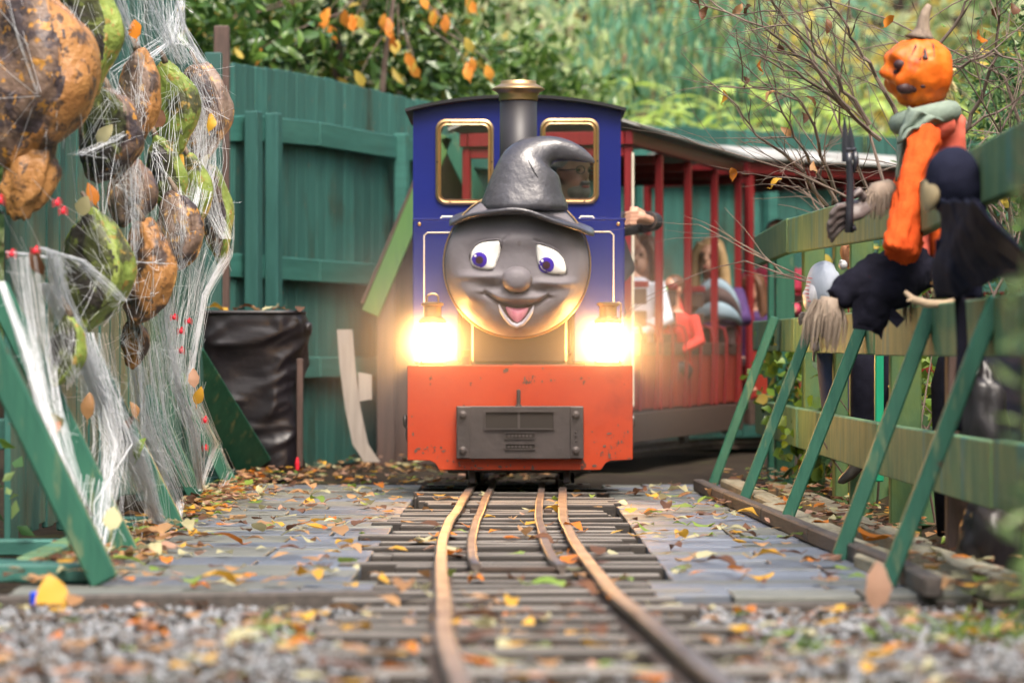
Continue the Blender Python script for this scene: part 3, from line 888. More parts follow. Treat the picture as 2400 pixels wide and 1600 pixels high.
# boiler and smokebox behind the face
fc = P(1211.5, 620, 14.0)
m = MB(); m.lathe([(0, .03), (.298, .03), (.302, .05), (.302, .35), (.27, .36), (.27, 1.0), (0, 1.0)], 48, (fc.x, 14.05, fc.z), 'Y'); m.build('boiler', M['black'], eng, smooth=False, fixn=True)
m = MB(); m.box((EX, 14.3, .66), (.40, .3, .24), ch=.01); m.build('saddle', M['black'], eng)
# chimney
ch = P(1215, 238, 14.30)
m = MB()
zt = ch.z; s_ = 14.30 / F
m.lathe([(44 * s_, 1.1), (43.5 * s_, zt)], 32, (ch.x, 14.30, 0), 'Z')
chim = m.build('chimney', M['chim'], eng, smooth=True)
prof = [(45, 237), (46, 234), (45.5, 224), (47, 221), (52, 216), (61, 211.5), (62, 209), (58, 206), (47, 200), (41.5, 197), (41.5, 191), (39, 190), (36, 192), (34, 240)]
m = MB(); m.lathe([(a * s_, P(0, b, 14.30).z) for a, b in prof], 40, (ch.x, 14.30, 0), 'Z'); m.build('chimney_cap', M['brass'], chim, smooth=True, fixn=True)
# dome
dz = P(0, 400, 14.75)
m = MB(); m.lathe([(.105, 1.12), (.10, 1.16), (.098, 1.32), (.092, 1.38), (.07, 1.435), (.035, 1.455), (0, 1.458)], 32, (P(1212, 0, 14.75).x, 14.75, 0), 'Z'); m.build('dome', M['gold'], eng, smooth=True)

# cab: front wall with two windows, sides, roof
CD = 15.05
wins = [(1021, 280, 1157, 480), (1266, 278, 1404, 478)]
cx0, cx1 = 968.0, 1455.0
def roofy(x):
    k = (x - 1211.5) / 243.5
    return 232 + 26 * k * k + 2.5 * k * k * k * k
m = MB()
def cabquad(x0, y0, x1, y1, top=False):
    n = max(1, int((x1 - x0) / 12)) if top else 1
    for i in range(n):
        a, b = lerp(x0, x1, i / n), lerp(x0, x1, (i + 1) / n)
        ta, tb = (roofy(a), roofy(b)) if top else (y0, y0)
        q = [P(a, ta, CD), P(b, tb, CD), P(b, y1, CD), P(a, y1, CD)]
        m.prism([(v.x, v.z) for v in q], lambda a_, b_, d_: (a_, d_, b_), CD, CD + .012)
t_ = 8
(wa, wb, wc, wd_), (we, wf, wg, wh) = wins
cabquad(cx0, 0, cx1, wb + t_, True)
cabquad(cx0, wb + t_, wa + t_, wd_ - t_); cabquad(wc - t_, wb + t_, we + t_, wd_ - t_); cabquad(wg - t_, wb + t_, cx1, wd_ - t_)
cabquad(cx0, wd_ - t_, cx1, 640)
cab = m.build('cab_front', M['blue'], eng, fixn=True)
for sx, xx in ((-1, cx0), (1, cx1)):
    x = P(xx, 0, CD).x
    z1 = P(0, 258, CD).z; 
    m = MB()
    m.box((x - sx * .006, CD + .40, .80), (.012, .776, .72), ch=.002)
    m.box((x - sx * .006, CD + .06, (1.16 + z1) / 2), (.0121, .096, z1 - 1.16), ch=.002)
    m.box((x - sx * .006, CD + .75, (1.16 + z1) / 2), (.0121, .076, z1 - 1.16), ch=.002)
    m.box((x - sx * .006, CD + .40, z1 - .04), (.0123, .60, .08), ch=.002)
    m.build('cab_side', M['blue'], eng)
def rf_(u, v):
    x = lerp(950, 1467, u)
    p = P(x, roofy(x) - 5, CD)
    return Vector((p.x, CD - .05 + v * .95, p.z))
m = MB(); m.grid(rf_, 30, 2); m.build('cab_roof', M['black'], eng, solid=.014)
for (x0, y0, x1, y1) in wins:
    outer = rrect(x0, y0, x1, y1, 24, 6); inner = rrect(x0 + 13, y0 + 13, x1 - 13, y1 - 13, 14, 6); mid = rrect(x0 + 5, y0 + 5, x1 - 5, y1 - 5, 20, 6); mid2 = rrect(x0 + 9, y0 + 9, x1 - 9, y1 - 9, 17, 6)
    m = MB(); n = len(outer)
    loops = [(outer, 0), (outer, -.010), (mid, -.016), (mid2, -.009), (inner, -.014), (inner, .008)]
    vs = [];
    for lp, dd in loops:
        vs += [P(x, y, CD) + Vector((0, dd, 0)) for x, y in lp]
    fs = [(k * n + i, k * n + (i + 1) % n, (k + 1) * n + (i + 1) % n, (k + 1) * n + i) for k in range(len(loops) - 1) for i in range(n)]
    m.add(vs, fs)
    wf_ = m.build('window_frame', M['brass'], eng, fixn=True)
    for (fx, fy) in ((.25, .03), (.75, .03), (.03, .5), (.97, .5), (.25, .97), (.75, .97)):
        c = P(lerp(x0, x1, fx), lerp(y0, y1, fy), CD); m = MB(); m.ell((c.x, CD - .014, c.z), (.004, .004, .004), 8, 6); m.build('screw', M['black'], wf_)
    gp = plate(inner, CD + .001, CD + .005, None, 'window_pane', wf_, ref=CD)
    gp.data.materials.clear(); gp.data.materials.append(M.setdefault('glass', None) or M['brass'])
# glass
gm_ = bpy.data.materials.new('window_glass'); gm_.use_nodes = True
nt = gm_.node_tree; N = nt.nodes; L = nt.links
N.remove(N['Principled BSDF'])
tb = N.new('ShaderNodeBsdfTransparent'); tb.inputs[0].default_value = (.95, .95, .93, 1)
gb = N.new('ShaderNodeBsdfGlossy'); gb.inputs['Roughness'].default_value = .06
fr = N.new('ShaderNodeFresnel'); fr.inputs[0].default_value = 1.5
ms = N.new('ShaderNodeMixShader')
L.new(fr.outputs[0], ms.inputs[0]); L.new(tb.outputs[0], ms.inputs[1]); L.new(gb.outputs[0], ms.inputs[2]); L.new(ms.outputs[0], N['Material Output'].inputs[0])
M['glass'] = gm_
for o in bpy.data.objects:
    if o.name.startswith('window_pane'):
        o.data.materials.clear(); o.data.materials.append(gm_)
# cab floor/back bunker
m = MB(); m.box((EX, CD + .45, .58), (.80, .70, .03)); m.build('cab_floor', M['black'], eng)
m = MB(); m.box((EX, CD + .80, .86), (.88, .03, .58), ch=.004); m.build('bunker', M['blue'], eng)

# ---- the face
def ga(x, y, cx, cy, sx, sy): return math.exp(-((x - cx) / sx) ** 2 - ((y - cy) / sy) ** 2)
mouth_c = [(1138, 686), (1152, 697), (1172, 708), (1195, 714), (1214, 716), (1238, 715), (1260, 709), (1274, 701), (1284, 694)]
def mouth_d(x, y):
    best = 1e9; sg = 0
    for (ax, ay), (bx_, by_) in zip(mouth_c, mouth_c[1:]):
        vx, vy = bx_ - ax, by_ - ay
        t = max(0, min(1, ((x - ax) * vx + (y - ay) * vy) / (vx * vx + vy * vy)))
        dx, dy = x - ax - vx * t, y - ay - vy * t
        dd = math.hypot(dx, dy)
        if dd < best: best = dd; sg = dy
    return best, sg
FR = 169.0
def fh(x, y):
    """height of the face towards the viewer, in metres, at pixel x,y"""
    u, v = (x - 1211.5) / FR, (y - 620) / FR
    r2 = min(1.0, u * u + v * v)
    h = .150 * (1 - r2) ** .42
    k = min(1.0, (1 - r2) * 3)
    h += k * .022 * (ga(x, y, 1092, 692, 48, 38) + ga(x, y, 1332, 706, 46, 38))
    h += k * .020 * (ga(x, y, 1120, 648, 52, 10) + ga(x, y, 1308, 664, 52, 10))
    h -= k * .020 * (ga(x, y, 1138, 603, 44, 36) + ga(x, y, 1288, 614, 44, 36))
    h += k * .016 * (ga(x, y, 1212, 560, 120, 22)) 
    h -= k * .020 * ga(x, y, 1152, 672, 26, 10) + k * .020 * ga(x, y, 1272, 680, 26, 10)
    h += k * .022 * ga(x, y, 1212, 700, 50, 11)
    h -= k * .020 * ga(x, y, 1118, 720, 24, 20) * .5
    d_, sg = mouth_d(x, y)
    h -= k * .022 * math.exp(-(d_ / 4.5) ** 2)
    if sg > 0: h -= k * .014 * math.exp(-(d_ / 16) ** 2)
    h += k * .016 * ga(x, y, 1212, 772, 26, 12)
    h -= k * .018 * ga(x, y, 1212, 793, 60, 8) * .4
    h -= k * .018 * ga(x, y, 1211, 735, 26, 20)
    # frown creases beside the brow
    for (ax, ay, bx_, by_) in ((1182, 563, 1193, 552), (1252, 564, 1262, 568)):
        vx, vy = bx_ - ax, by_ - ay
        t = max(0, min(1, ((x - ax) * vx + (y - ay) * vy) / (vx * vx + vy * vy)))
        h -= .005 * math.exp(-(math.hypot(x - ax - vx * t, y - ay - vy * t) / 3) ** 2)
    return h
FD = 14.06
def fpnt(x, y, off=0.0):
    p = P(x, y, 14.0)
    return Vector((p.x, FD - fh(x, y) - off, p.z))
m = MB()
nr, na = 84, 168
vs = [fpnt(1211.5, 620)]
for i in range(1, nr + 1):
    r = math.sin(.5 * math.pi * (i / nr)) * FR
    for k in range(na):
        a = 2 * math.pi * k / na
        vs.append(fpnt(1211.5 + r * math.cos(a), 620 + r * math.sin(a)))
fs = [(0, 1 + k, 1 + (k + 1) % na) for k in range(na)]
for i in range(nr - 1):
    for k in range(na):
        a, b = 1 + i * na + k, 1 + i * na + (k + 1) % na
        fs.append((a, a + na, b + na, b))
o = len(vs)
for k in range(na):
    a = 2 * math.pi * k / na
    p = fpnt(1211.5 + FR * math.cos(a), 620 + FR * math.sin(a)); vs.append(p + Vector((0, .05, 0)))
fs += [(1 + (nr - 1) * na + k, o + k, o + (k + 1) % na, 1 + (nr - 1) * na + (k + 1) % na) for k in range(na)]
m.add(vs, fs)
face = m.build('face', M['facegrey'], eng, smooth=True, fixn=True)
face['label'] = 'round grey smiling face with blue eyes'
# rim ring
m = MB(); ring = [P(1211.5 + 172.5 * math.cos(2 * math.pi * k / 72), 620 + 172.5 * math.sin(2 * math.pi * k / 72), 14.07) for k in range(73)]
m.tube(ring, .0035, 6, cap=False, up=(0, 1, 0)); m.build('rim', M['brass'], face, smooth=True)
def patch(poly, name, mm, off, bulge=0.0, nr_=8, sub=2):
    cx = sum(p[0] for p in poly) / len(poly); cy = sum(p[1] for p in poly) / len(poly)
    # densify smoothly (closed Catmull-Rom)
    pts = []
    n0 = len(poly)
    for i in range(n0):
        p0, p1, p2, p3 = poly[i - 1], poly[i], poly[(i + 1) % n0], poly[(i + 2) % n0]
        for s in range(sub * 2):
            t = s / (sub * 2)
            pts.append(tuple(.5 * (2 * p1[c] + (p2[c] - p0[c]) * t + (2 * p0[c] - 5 * p1[c] + 4 * p2[c] - p3[c]) * t * t + (3 * p1[c] - p0[c] - 3 * p2[c] + p3[c]) * t ** 3) for c in (0, 1)))
    n = len(pts); vs = []; fs = []
    hb = max(fh(x, y) for x, y in pts) * .35 + sum(fh(x, y) for x, y in pts) / n * .65
    for j in range(nr_ + 1):
        k = 1 - j / nr_
        for (x, y) in pts:
            X, Y_ = cx + (x - cx) * k, cy + (y - cy) * k
            p = P(X, Y_, 14.0)
            edge = fh(x, y)
            hh = max(fh(X, Y_) + off, lerp(edge, hb, (1 - k * k)) + off) if bulge else fh(X, Y_) + off
            hh += bulge * (1 - k * k)
            if j == 0: hh = edge - .004
            vs.append((p.x, FD - hh, p.z))
    for j in range(nr_):
        for i in range(n):
            a, b = j * n + i, j * n + (i + 1) % n
            fs.append((a, b, b + n, a + n))
    m = MB(); m.add(vs, fs)
    return m.build(name, M[mm], face, smooth=True, fixn=True), (lambda X, Y_: FD - (lerp(hb, hb, 0) + off + bulge))
Z5 = lambda l: [(1000 + a / 4.9, 500 + b / 4.9) for a, b in l]
eL = Z5([(500, 520), (508, 450), (545, 390), (605, 347), (690, 325), (800, 318), (845, 322), (856, 400), (840, 490), (805, 580), (772, 645), (700, 655), (600, 640), (530, 610), (507, 565)])
eR = Z5([(1262, 358), (1320, 366), (1430, 400), (1520, 455), (1580, 530), (1605, 610), (1602, 695), (1500, 708), (1390, 692), (1315, 650), (1272, 570), (1255, 470), (1253, 400)])
for poly, (ix, iy) in ((eL, (607, 542)), (eR, (1372, 600))):
    e, dep = patch(poly, 'eye', 'eye', .010, .008, 10)
    ix, iy = 1000 + ix / 4.9, 500 + iy / 4.9
    from mathutils.bvhtree import BVHTree
    bv = BVHTree.FromPolygons([tuple(v.co) for v in e.data.vertices], [tuple(p.vertices) for p in e.data.polygons])
    sl = 14.0 / F; c = P(ix, iy, 14.0)
    def disc(rr, dx, dy, nm, mm, lift):
        m = MB(); vs = []; fs = []; na_ = 32; nr__ = 5
        for a_ in range(nr__ + 1):
            for b_ in range(na_):
                r_ = rr * a_ / nr__; t__ = 2 * math.pi * b_ / na_
                x_, z_ = c.x + dx + r_ * math.cos(t__), c.z + dy + r_ * math.sin(t__)
                hit = bv.ray_cast(Vector((x_, 13.0, z_)), Vector((0, 1, 0)))
                y_ = hit[0].y if hit[0] is not None else FD - fh((x_ / sl) + 1200, HY - (z_ - CZ) / sl)
                vs.append((x_, y_ - lift, z_))
        for a_ in range(nr__):
            for b_ in range(na_):
                p0 = a_ * na_ + b_; p1 = a_ * na_ + (b_ + 1) % na_
                fs.append((p0, p1, p1 + na_, p0 + na_))
        m.add(vs, fs); m.build(nm, M[mm], face, smooth=True, fixn=True)
    disc(18.2 * sl, 0, 0, 'iris', 'iris', .0015)
    disc(9.0 * sl, 0, 0, 'pupil', 'pupil', .0030)
    disc(3.0 * sl, -9.5 * sl, 10 * sl, 'painted_glint', 'eye', .0045)  # white disc painted on as an eye highlight
    # upper lid line
    ids = range(0, 8) if ix < 1200 else range(0, 7)
    m = MB(); m.tube([fpnt(poly[i][0], poly[i][1] - 2.2, .007) for i in ids], .0042, 8); m.build('eyelid', M['facegrey'], face, smooth=True)
# nose, mouth
nc = fpnt(1211.5, 655); 
m = MB(); m.ell((P(1211.5, 655, 13.9).x, nc.y + .005, P(1211.5, 655, 13.9).z), (37 * 13.9 / F, .060, 31.5 * 13.9 / F), 32, 20, fn=lambda d_: (1.0 if d_.y > -.75 else 1.0 - .12 * (-d_.y - .75) / .25)); m.build('nose', M['facegrey'], face, smooth=True)
patch([(1168, 712), (1195, 716), (1225, 717), (1252, 714), (1246, 730), (1236, 748), (1222, 762), (1211, 766), (1199, 762), (1186, 748), (1176, 730)], 'mouth_inside', 'mouth', .001)
patch([(1184, 719), (1198, 720), (1212, 722), (1227, 721), (1240, 721), (1234, 737), (1224, 750), (1212, 757), (1201, 750), (1190, 737)], 'tongue', 'tongue', .004, .010)
m = MB(); lp = [(1169, 714), (1175, 729), (1185, 745), (1197, 758), (1211, 764), (1225, 758), (1237, 745), (1246, 730), (1251, 716)]
m.tube([fpnt(x, y, .006) for x, y in lp], [.003, .007, .008, .009, .0095, .009, .008, .007, .003], 10); m.build('lower_lip', M['lip'], face, smooth=True)

# ---- witch hat
hc = P(1223, 490, 14.05)
def brim(u, v):       # u angle, v radial
    a = 2 * math.pi * u
    r = lerp(.35, 1.0, v)
    X = math.cos(a) * r; Yy = math.sin(a) * r
    z = -.0275 * X - .072 * X * X - .016 * max(0, -Yy) ** 2 * 1.2 + .012 * math.sin(3 * a + .6) * v * v + .02 * max(0, Yy)
    return hc + Vector((X * .300, Yy * .215, z + .004 * math.sin(7 * a) * v))
m = MB(); nu, nv = 72, 12
top = [brim(i / nu, j / nv) for j in range(nv + 1) for i in range(nu)]
def th(j): return .0135 * (1 - (j / nv) ** 6 * .5)
bot = [p - Vector((0, 0, 2 * th(k // nu))) for k, p in enumerate(top)]
fs = []
K = len(top)
for j in range(nv):
    for i in range(nu):
        a, b = j * nu + i, j * nu + (i + 1) % nu
        fs.append((a, b, b + nu, a + nu)); fs.append((K + a, K + a + nu, K + b + nu, K + b))
for i in range(nu):
    a, b = nv * nu + i, nv * nu + (i + 1) % nu
    fs.append((a, b, K + b, K + a))
    fs.append((i, K + i, K + (i + 1) % nu, (i + 1) % nu))
m.add(top + bot, fs)
hat = m.build('witch_hat', M['hat'], eng, smooth=True, fixn=True)
hat['label'] = 'charcoal witch hat with drooping brim and bent tip'
path = [(1228, 503, 112), (1228, 480, 104), (1228, 455, 91), (1230, 432, 83), (1235, 405, 76), (1242, 380, 68), (1254, 364, 54), (1270, 355, 39), (1290, 349, 31), (1312, 350, 28), (1335, 354, 24), (1358, 361, 18), (1378, 371, 11), (1390, 378, 6), (1394, 382, 1)]
pts = [P(x, y, 14.05 + (.02 if y < 400 else 0)) for x, y, r in path]
rr = [r * 14.05 / F for x, y, r in path]
m = MB(); m.tube(pts, rr, 40, sq=.72, up=(0, 1, 0))
for i, v in enumerate(m.v):       # lumpy cloth folds
    nz = mnoise.noise(Vector(v) * 9.0); nz2 = mnoise.noise(Vector(v) * 24.0)
    p = Vector(v); c = P(1240, 420, 14.05)
    dd = (p - Vector((c.x, c.y, p.z))); dd.z = 0
    if dd.length > 1e-4: p += dd.normalized() * (nz * .012 + nz2 * .004)
    m.v[i] = tuple(p)
m.build('hat_crown', M['hat'], hat, smooth=True, sub=1)
m = MB(); m.tube([P(1237, 374, 13.915), P(1246, 392, 13.905), P(1253, 405, 13.90), P(1263, 419, 13.90)], [.001, .0035, .0035, .001], 6); m.build('hat_seam', M['black'], hat)

# ---- lanterns standing on the footplate
def lantern(xc, y0, hoop, label):
    D = 14.10; s_ = D / F
    base = P(xc, 853, D)
    base.z = P(0, 858, 14).z + .001
    t = thing('lantern', base, label, 'lantern', 'lit lanterns on the engine')
    z = lambda y: P(xc, y, D).z
    o = (base.x, D, 0)
    m = MB(); m.lathe([(0, base.z), (.055, base.z), (.060, base.z + .008), (.058, base.z + .016), (.050, base.z + .020), (0, base.z + .020)], 28, o, 'Z'); m.build('base', M['lampbrass'], t)
    m = MB(); zg0, zg1 = base.z + .021, z(758)
    m.lathe([(0, zg0), (.046, zg0), (.056, zg0 + .03), (.058, (zg0 + zg1) / 2), (.054, zg1 - .02), (.042, zg1 - .001), (0, zg1)], 28, o, 'Z'); m.build('lamp_glass', M['lampglow'], t, smooth=True)
    m = MB(); m.lathe([(0, z(757)), (.056, z(757)), (.057, z(752)), (.046, z(746)), (.036, z(742)), (.037, z(718)), (.046, z(716)), (.047, z(711)), (.036, z(708)), (0, z(707))], 28, o, 'Z'); cap_ = m.build('cap', M['lampbrass'], t)
    for k in range(4):
        a = math.pi / 4 + k * math.pi / 2
        m = MB(); m.tube([(base.x + .062 * math.cos(a), D + .062 * math.sin(a), base.z + .012), (base.x + .063 * math.cos(a), D + .063 * math.sin(a), z(765)), (base.x + .048 * math.cos(a), D + .048 * math.sin(a), z(748))], .003, 6); m.build('guard_wire', M['lampbrass'], t)
    if hoop:
        pp = []
        for k in range(13):
            a = math.pi * k / 12
            pp.append((base.x + .024 * math.cos(a), D, z(707) + .016 + .017 * math.sin(a)))
        pp = [(pp[0][0], D, z(709))] + pp + [(pp[-1][0], D, z(709))]
        m = MB(); m.tube(pp, .0045, 8, up=(0, 1, 0)); m.build('handle', M['lampbrass'], cap_)
    else:
        m = MB(); m.tube([(base.x + .052, D, z(748)), (base.x + .054, D, z(712)), (base.x + .04, D, z(708))], .004, 6); m.build('handle', M['lampbrass'], cap_)
lantern(1014, 0, True, 'lit brass lantern with a hoop handle on the left of the engine')
lantern(1425, 0, False, 'lit brass lantern with a flat lid on the right of the engine')
# ------------------------------------------------------------------ coaches
def coach(corner, ang, L_, nb, label, roof_pale=False, dz=0.0):
    a = math.radians(ang)
    dv = Vector((math.sin(a), math.cos(a), 0)); lv = Vector((-math.cos(a), math.sin(a), 0))
    W = .92
    O = Vector((corner[0], corner[1], 0))
    Q = lambda l, w, z: O + dv * l + lv * w + Vector((0, 0, z + dz))
    t = thing('open_coach', Q(L_ / 2, W / 2, 0), label, 'coach', 'coaches behind the engine')
    Rm = Matrix((dv, lv, Vector((0, 0, 1)))).transposed()
    def bx(l0, l1, w0, w1, z0, z1, mm, nm, par=t, ch=.004):
        m = MB(); m.box(Q((l0 + l1) / 2, (w0 + w1) / 2, (z0 + z1) / 2), (abs(l1 - l0), abs(w1 - w0), abs(z1 - z0)), Rm, ch)
        return m.build(nm, M[mm], par)
    for w0 in (0, W - .05):
        bx(0, L_, w0, w0 + .05, .11, .265, 'cbrown', 'sole_bar')
    bx(0, .05, .052, W - .052, .12, .26, 'cbrown', 'end_bar')
    bx(.02, L_ - .02, .06, W - .06, .262, .285, 'cbrown', 'floor')
    bay = L_ / nb
    for k in range(nb + 1):
        l = min(max(k * bay, .022), L_ - .022)
        bx(l - .022, l + .022, .004, .044, .27, 1.655, 'red', 'post')
        bx(l - .022, l + .022, W - .044, W - .004, .27, 1.655, 'red', 'post')
        bx(l - .02, l + .02, .046, W - .046, 1.60, 1.65, 'red', 'roof_bow')
    for k in range(nb):
        l0, l1 = k * bay + .03, (k + 1) * bay - .03
        for (w0, w1) in ((.01, .028), (W - .028, W - .01)):
            n = 2
            for j in range(n):
                a0, a1 = lerp(l0, l1, j / n), lerp(l0, l1, (j + 1) / n)
                bx(a0 + .006, a1 - .006, w0, w1, .28, .565, 'redorange', 'panel')
            bx(l0, l1, w0 - .006 if w0 < .1 else w0, w1 if w0 < .1 else w1 + .006, .565, .635, 'cbrown', 'side_rail')
        # bent red straps over the side
        for fr_ in (.24, .76):
            l = lerp(l0, l1, fr_)
            m = MB(); pth = [(.0, .275), (-.012, .5), (-.012, .66), (.004, .72), (.04, .735), (.07, .72)]
            vs = []; 
            for (w, z) in pth:
                vs += [Q(l - .024, w, z), Q(l + .024, w, z)]
            m.add(vs, [(2 * i, 2 * i + 1, 2 * i + 3, 2 * i + 2) for i in range(len(pth) - 1)])
            m.build('strap', M['red'], t, solid=.008)
        # seat with slatted back (riders face the engine)
        ls = l1 - .16
        st_ = bx(ls - .26, ls, .06, W - .06, .50, .53, 'cbrown', 'seat')
        for z0 in (.60, .72, .84):
            bx(ls + .02, ls + .045, .06, W - .06, z0, z0 + .085, 'cbrown', 'back_slat', st_)
        bx(ls + .015, ls + .05, .05, W - .05, .93, .965, 'red', 'back_rail', st_)
    for w in (-.005, W - .035):
        bx(-.02, L_ + .02, w, w + .04, 1.66, 1.73, 'red', 'roof_rail')
    bx(-.02, .02, .04, W - .04, 1.66, 1.73, 'red', 'end_rail')
    def rfn(u, v):
        w = lerp(-.06, W + .06, u); k = (u - .5) * 2
        return Q(lerp(-.05, L_ + .05, v), w, 1.752 + .10 * (1 - k * k))
    m = MB(); m.grid(rfn, 14, 6); m.build('roof', M['roof'], t, solid=.014)
    for l in (.5, L_ - .5):
        for w in (W / 2 - .19, W / 2 + .19):
            m = MB(); m.lathe([(.02, -.02), (.10, -.018), (.105, .018), (.02, .02)], 18, (0, 0, 0), 'X')
            me = m.mesh('wheel', M['black']); R4 = Matrix.Translation(Q(l, w, .135)) @ Matrix.Rotation(-a, 4, 'Z')
            o = obj('wheel', me, None); o.matrix_basis = R4; o.parent = t; o.matrix_parent_inverse = wmat(t).inverted()
    bx(.3, L_ - .3, W / 2 - .1, W / 2 + .1, .14, .25, 'black', 'bogie')
    return t, Q
c1, Q1 = coach((.625, 17.7), 14.2, 3.2, 4, 'open sided red coach coupled right behind the engine')
c2, Q2 = coach((1.47, 21.02), 46, 2.9, 3, 'second open red coach turning away behind the first', dz=.02)
# white edge strip on first front post, and a front bulkhead frame
m = MB(); p = Q1(-.004, -.004, 0); m.bar((p.x, p.y, .3), (p.x, p.y, 1.62), .012, .012); m.build('edge_strip', M['cream'], c1)
m = MB(); m.bar(Q1(-.01, .62, .4), Q1(-.01, .62, 1.62), .035, .05, up=(0, 1, 0)); m.build('end_post', M['red'], c1)
m = MB(); m.bar(Q1(-.01, .10, .62), Q1(-.01, .86, .62), .03, .40, up=(0, 0, 1)); m.build('end_panel', M['cbrown'], c1)

# ------------------------------------------------------------------ people
def limb(m, pts, rs, n=10): m.tube(pts, rs, n)
def person(label, hip, yaw, sc, shirt, trousers, hair, hairstyle, headyaw=0.0, arms='lap', name='person', group=None, sleeves=True, glasses=False):
    hip = Vector(hip)
    t = thing(name, hip, label, 'person', group)
    c_, s_ = math.cos(yaw), math.sin(yaw)
    fwd = Vector((s_, -c_, 0)); rgt = Vector((-c_, -s_, 0))     # yaw 0 faces the viewer (-y)
    def q(r, f, u): return hip + (rgt * r + fwd * f + Vector((0, 0, u))) * sc
    hy = yaw + headyaw
    hf = Vector((math.sin(hy), -math.cos(hy), 0)); hr = Vector((-math.cos(hy), -math.sin(hy), 0))
    hc_ = q(0, .03, .69)
    def h(r, f, u): return hc_ + (hr * r + hf * f + Vector((0, 0, u))) * sc
    RH = Matrix((hr, hf, Vector((0, 0, 1)))).transposed()
    b = MB()
    b.ell(h(0, -.01, .02), tuple(x * sc for x in (.075, .095, .10)), 18, 12, RH)
    b.ell(h(0, .035, -.055), tuple(x * sc for x in (.055, .06, .065)), 14, 10, RH)
    b.ell(h(0, .098, -.012), tuple(x * sc for x in (.014, .02, .024)), 8, 6, RH)
    b.ell(h(0, .075, .035), tuple(x * sc for x in (.05, .02, .012)), 10, 6, RH)
    b.ell(h(0, .085, -.062), tuple(x * sc for x in (.026, .012, .010)), 10, 6, RH)
    for s in (-1, 1): b.ell(h(s * .075, -.01, -.005), tuple(x * sc for x in (.012, .022, .032)), 8, 6, RH)
    limb(b, [h(0, -.02, -.06), q(0, .0, .50)], [.05 * sc, .058 * sc])
    torso = [(0, -.0, .0), (0, -.01, .16), (0, 0, .34), (0, 0, .46), (0, 0, .52)]
    b.tube([q(*p) for p in torso], [x * sc for x in (.15, .135, .155, .15, .07)], 14, sq=.68)
    elb, hand = {'lap': ((.24, .04, .25), (.10, .25, .16)), 'out': ((.27, .02, .28), (.40, .08, .36)), 'hug': ((.25, .12, .28), (.06, .28, .28))}[arms]
    for s in (-1, 1):
        e_, h_ = elb, hand
        if arms == 'out' and s > 0: e_, h_ = ((.24, .04, .25), (.10, .25, .16))
        limb(b, [q(s * .165, 0, .46), q(s * e_[0], e_[1], e_[2]), q(s * h_[0], h_[1], h_[2])], [.048 * sc, .040 * sc, .028 * sc])
        hd = (q(s * h_[0], h_[1], h_[2]) - q(s * e_[0], e_[1], e_[2])).normalized()
        hp = q(s * h_[0], h_[1], h_[2])
        b.ell(hp + hd * .04 * sc, (.03 * sc, .03 * sc, .022 * sc), 10, 8)
        for k in range(4):
            off = rgt * ((k - 1.5) * .016 * sc)
            b.tube([hp + hd * .05 * sc + off, hp + hd * .085 * sc + off * 1.1 - Vector((0, 0, .006)), hp + hd * .105 * sc + off - Vector((0, 0, .022))], [.009 * sc, .008 * sc, .006 * sc], 6)
        b.tube([hp + hd * .02 * sc, hp + hd * .05 * sc - rgt * s * .035 * sc], [.011 * sc, .008 * sc], 6)
        limb(b, [q(s * .085, .0, .03), q(s * .09, .36, .04), q(s * .09, .37, -.15)], [.08 * sc, .056 * sc, .04 * sc])
        b.ell(q(s * .09, .40, -.18), (.045 * sc, .10 * sc, .035 * sc), 10, 8)
    body = b.build('body', M['skin'], t, remesh=.0105 * sc, smit=3, fixn=True)
    m = MB()
    m.tube([q(*p) for p in [(0, 0, -.03), (0, -.01, .16), (0, 0, .34), (0, 0, .455), (0, 0, .50)]], [x * sc for x in (.175, .155, .175, .17, .10)], 16, sq=.72)
    for s in (-1, 1):
        e_, h_ = elb, hand
        if arms == 'out' and s > 0: e_, h_ = ((.24, .04, .25), (.10, .25, .16))
        a_ = q(s * .165, 0, .46); e2 = q(s * e_[0], e_[1], e_[2]); h2 = q(s * h_[0], h_[1], h_[2])
        m.tube([a_, e2, e2.lerp(h2, .85 if sleeves else .1)], [.064 * sc, .056 * sc, .042 * sc], 12)
    m.build('top', M[shirt], t, remesh=.013 * sc, smit=3, fixn=True)
    m = MB()
    for s in (-1, 1): m.tube([q(s * .08, -.02, .0), q(s * .09, .37, .04), q(s * .09, .38, -.14)], [.095 * sc, .07 * sc, .055 * sc], 12)
    m.ell(q(0, 0, 0), (.17 * sc, .14 * sc, .12 * sc), 14, 8)
    m.build('trousers', M[trousers], t, remesh=.015 * sc, smit=2, fixn=True)
    m = MB()
    if hairstyle == 'long':
        m.ell(h(0, -.03, .045), tuple(x * sc for x in (.094, .100, .098)), 18, 12, RH)
        for s in (-1, 1):
            m.tube([h(s * .05, .04, .10), h(s * .088, .03, .03), h(s * .10, .01, -.08), h(s * .105, .0, -.2), h(s * .09, .03, -.28)], [.03 * sc, .034 * sc, .04 * sc, .045 * sc, .02 * sc], 10)
        m.tube([h(0, -.08, .02), h(0, -.10, -.12), h(0, -.09, -.24)], [.08 * sc, .085 * sc, .05 * sc], 12)
    elif hairstyle == 'cap':
        m.ell(h(0, -.015, .065), tuple(x * sc for x in (.088, .105, .068)), 18, 12, RH)
        m.ell(h(0, .085, .058), tuple(x * sc for x in (.062, .055, .010)), 14, 6, RH)
    else:
        m.ell(h(0, -.03, .045), tuple(x * sc for x in (.086, .098, .086)), 18, 12, RH)
    m.build('cap' if hairstyle == 'cap' else 'hair', M[hair], t, remesh=.011 * sc, smit=3, fixn=True)
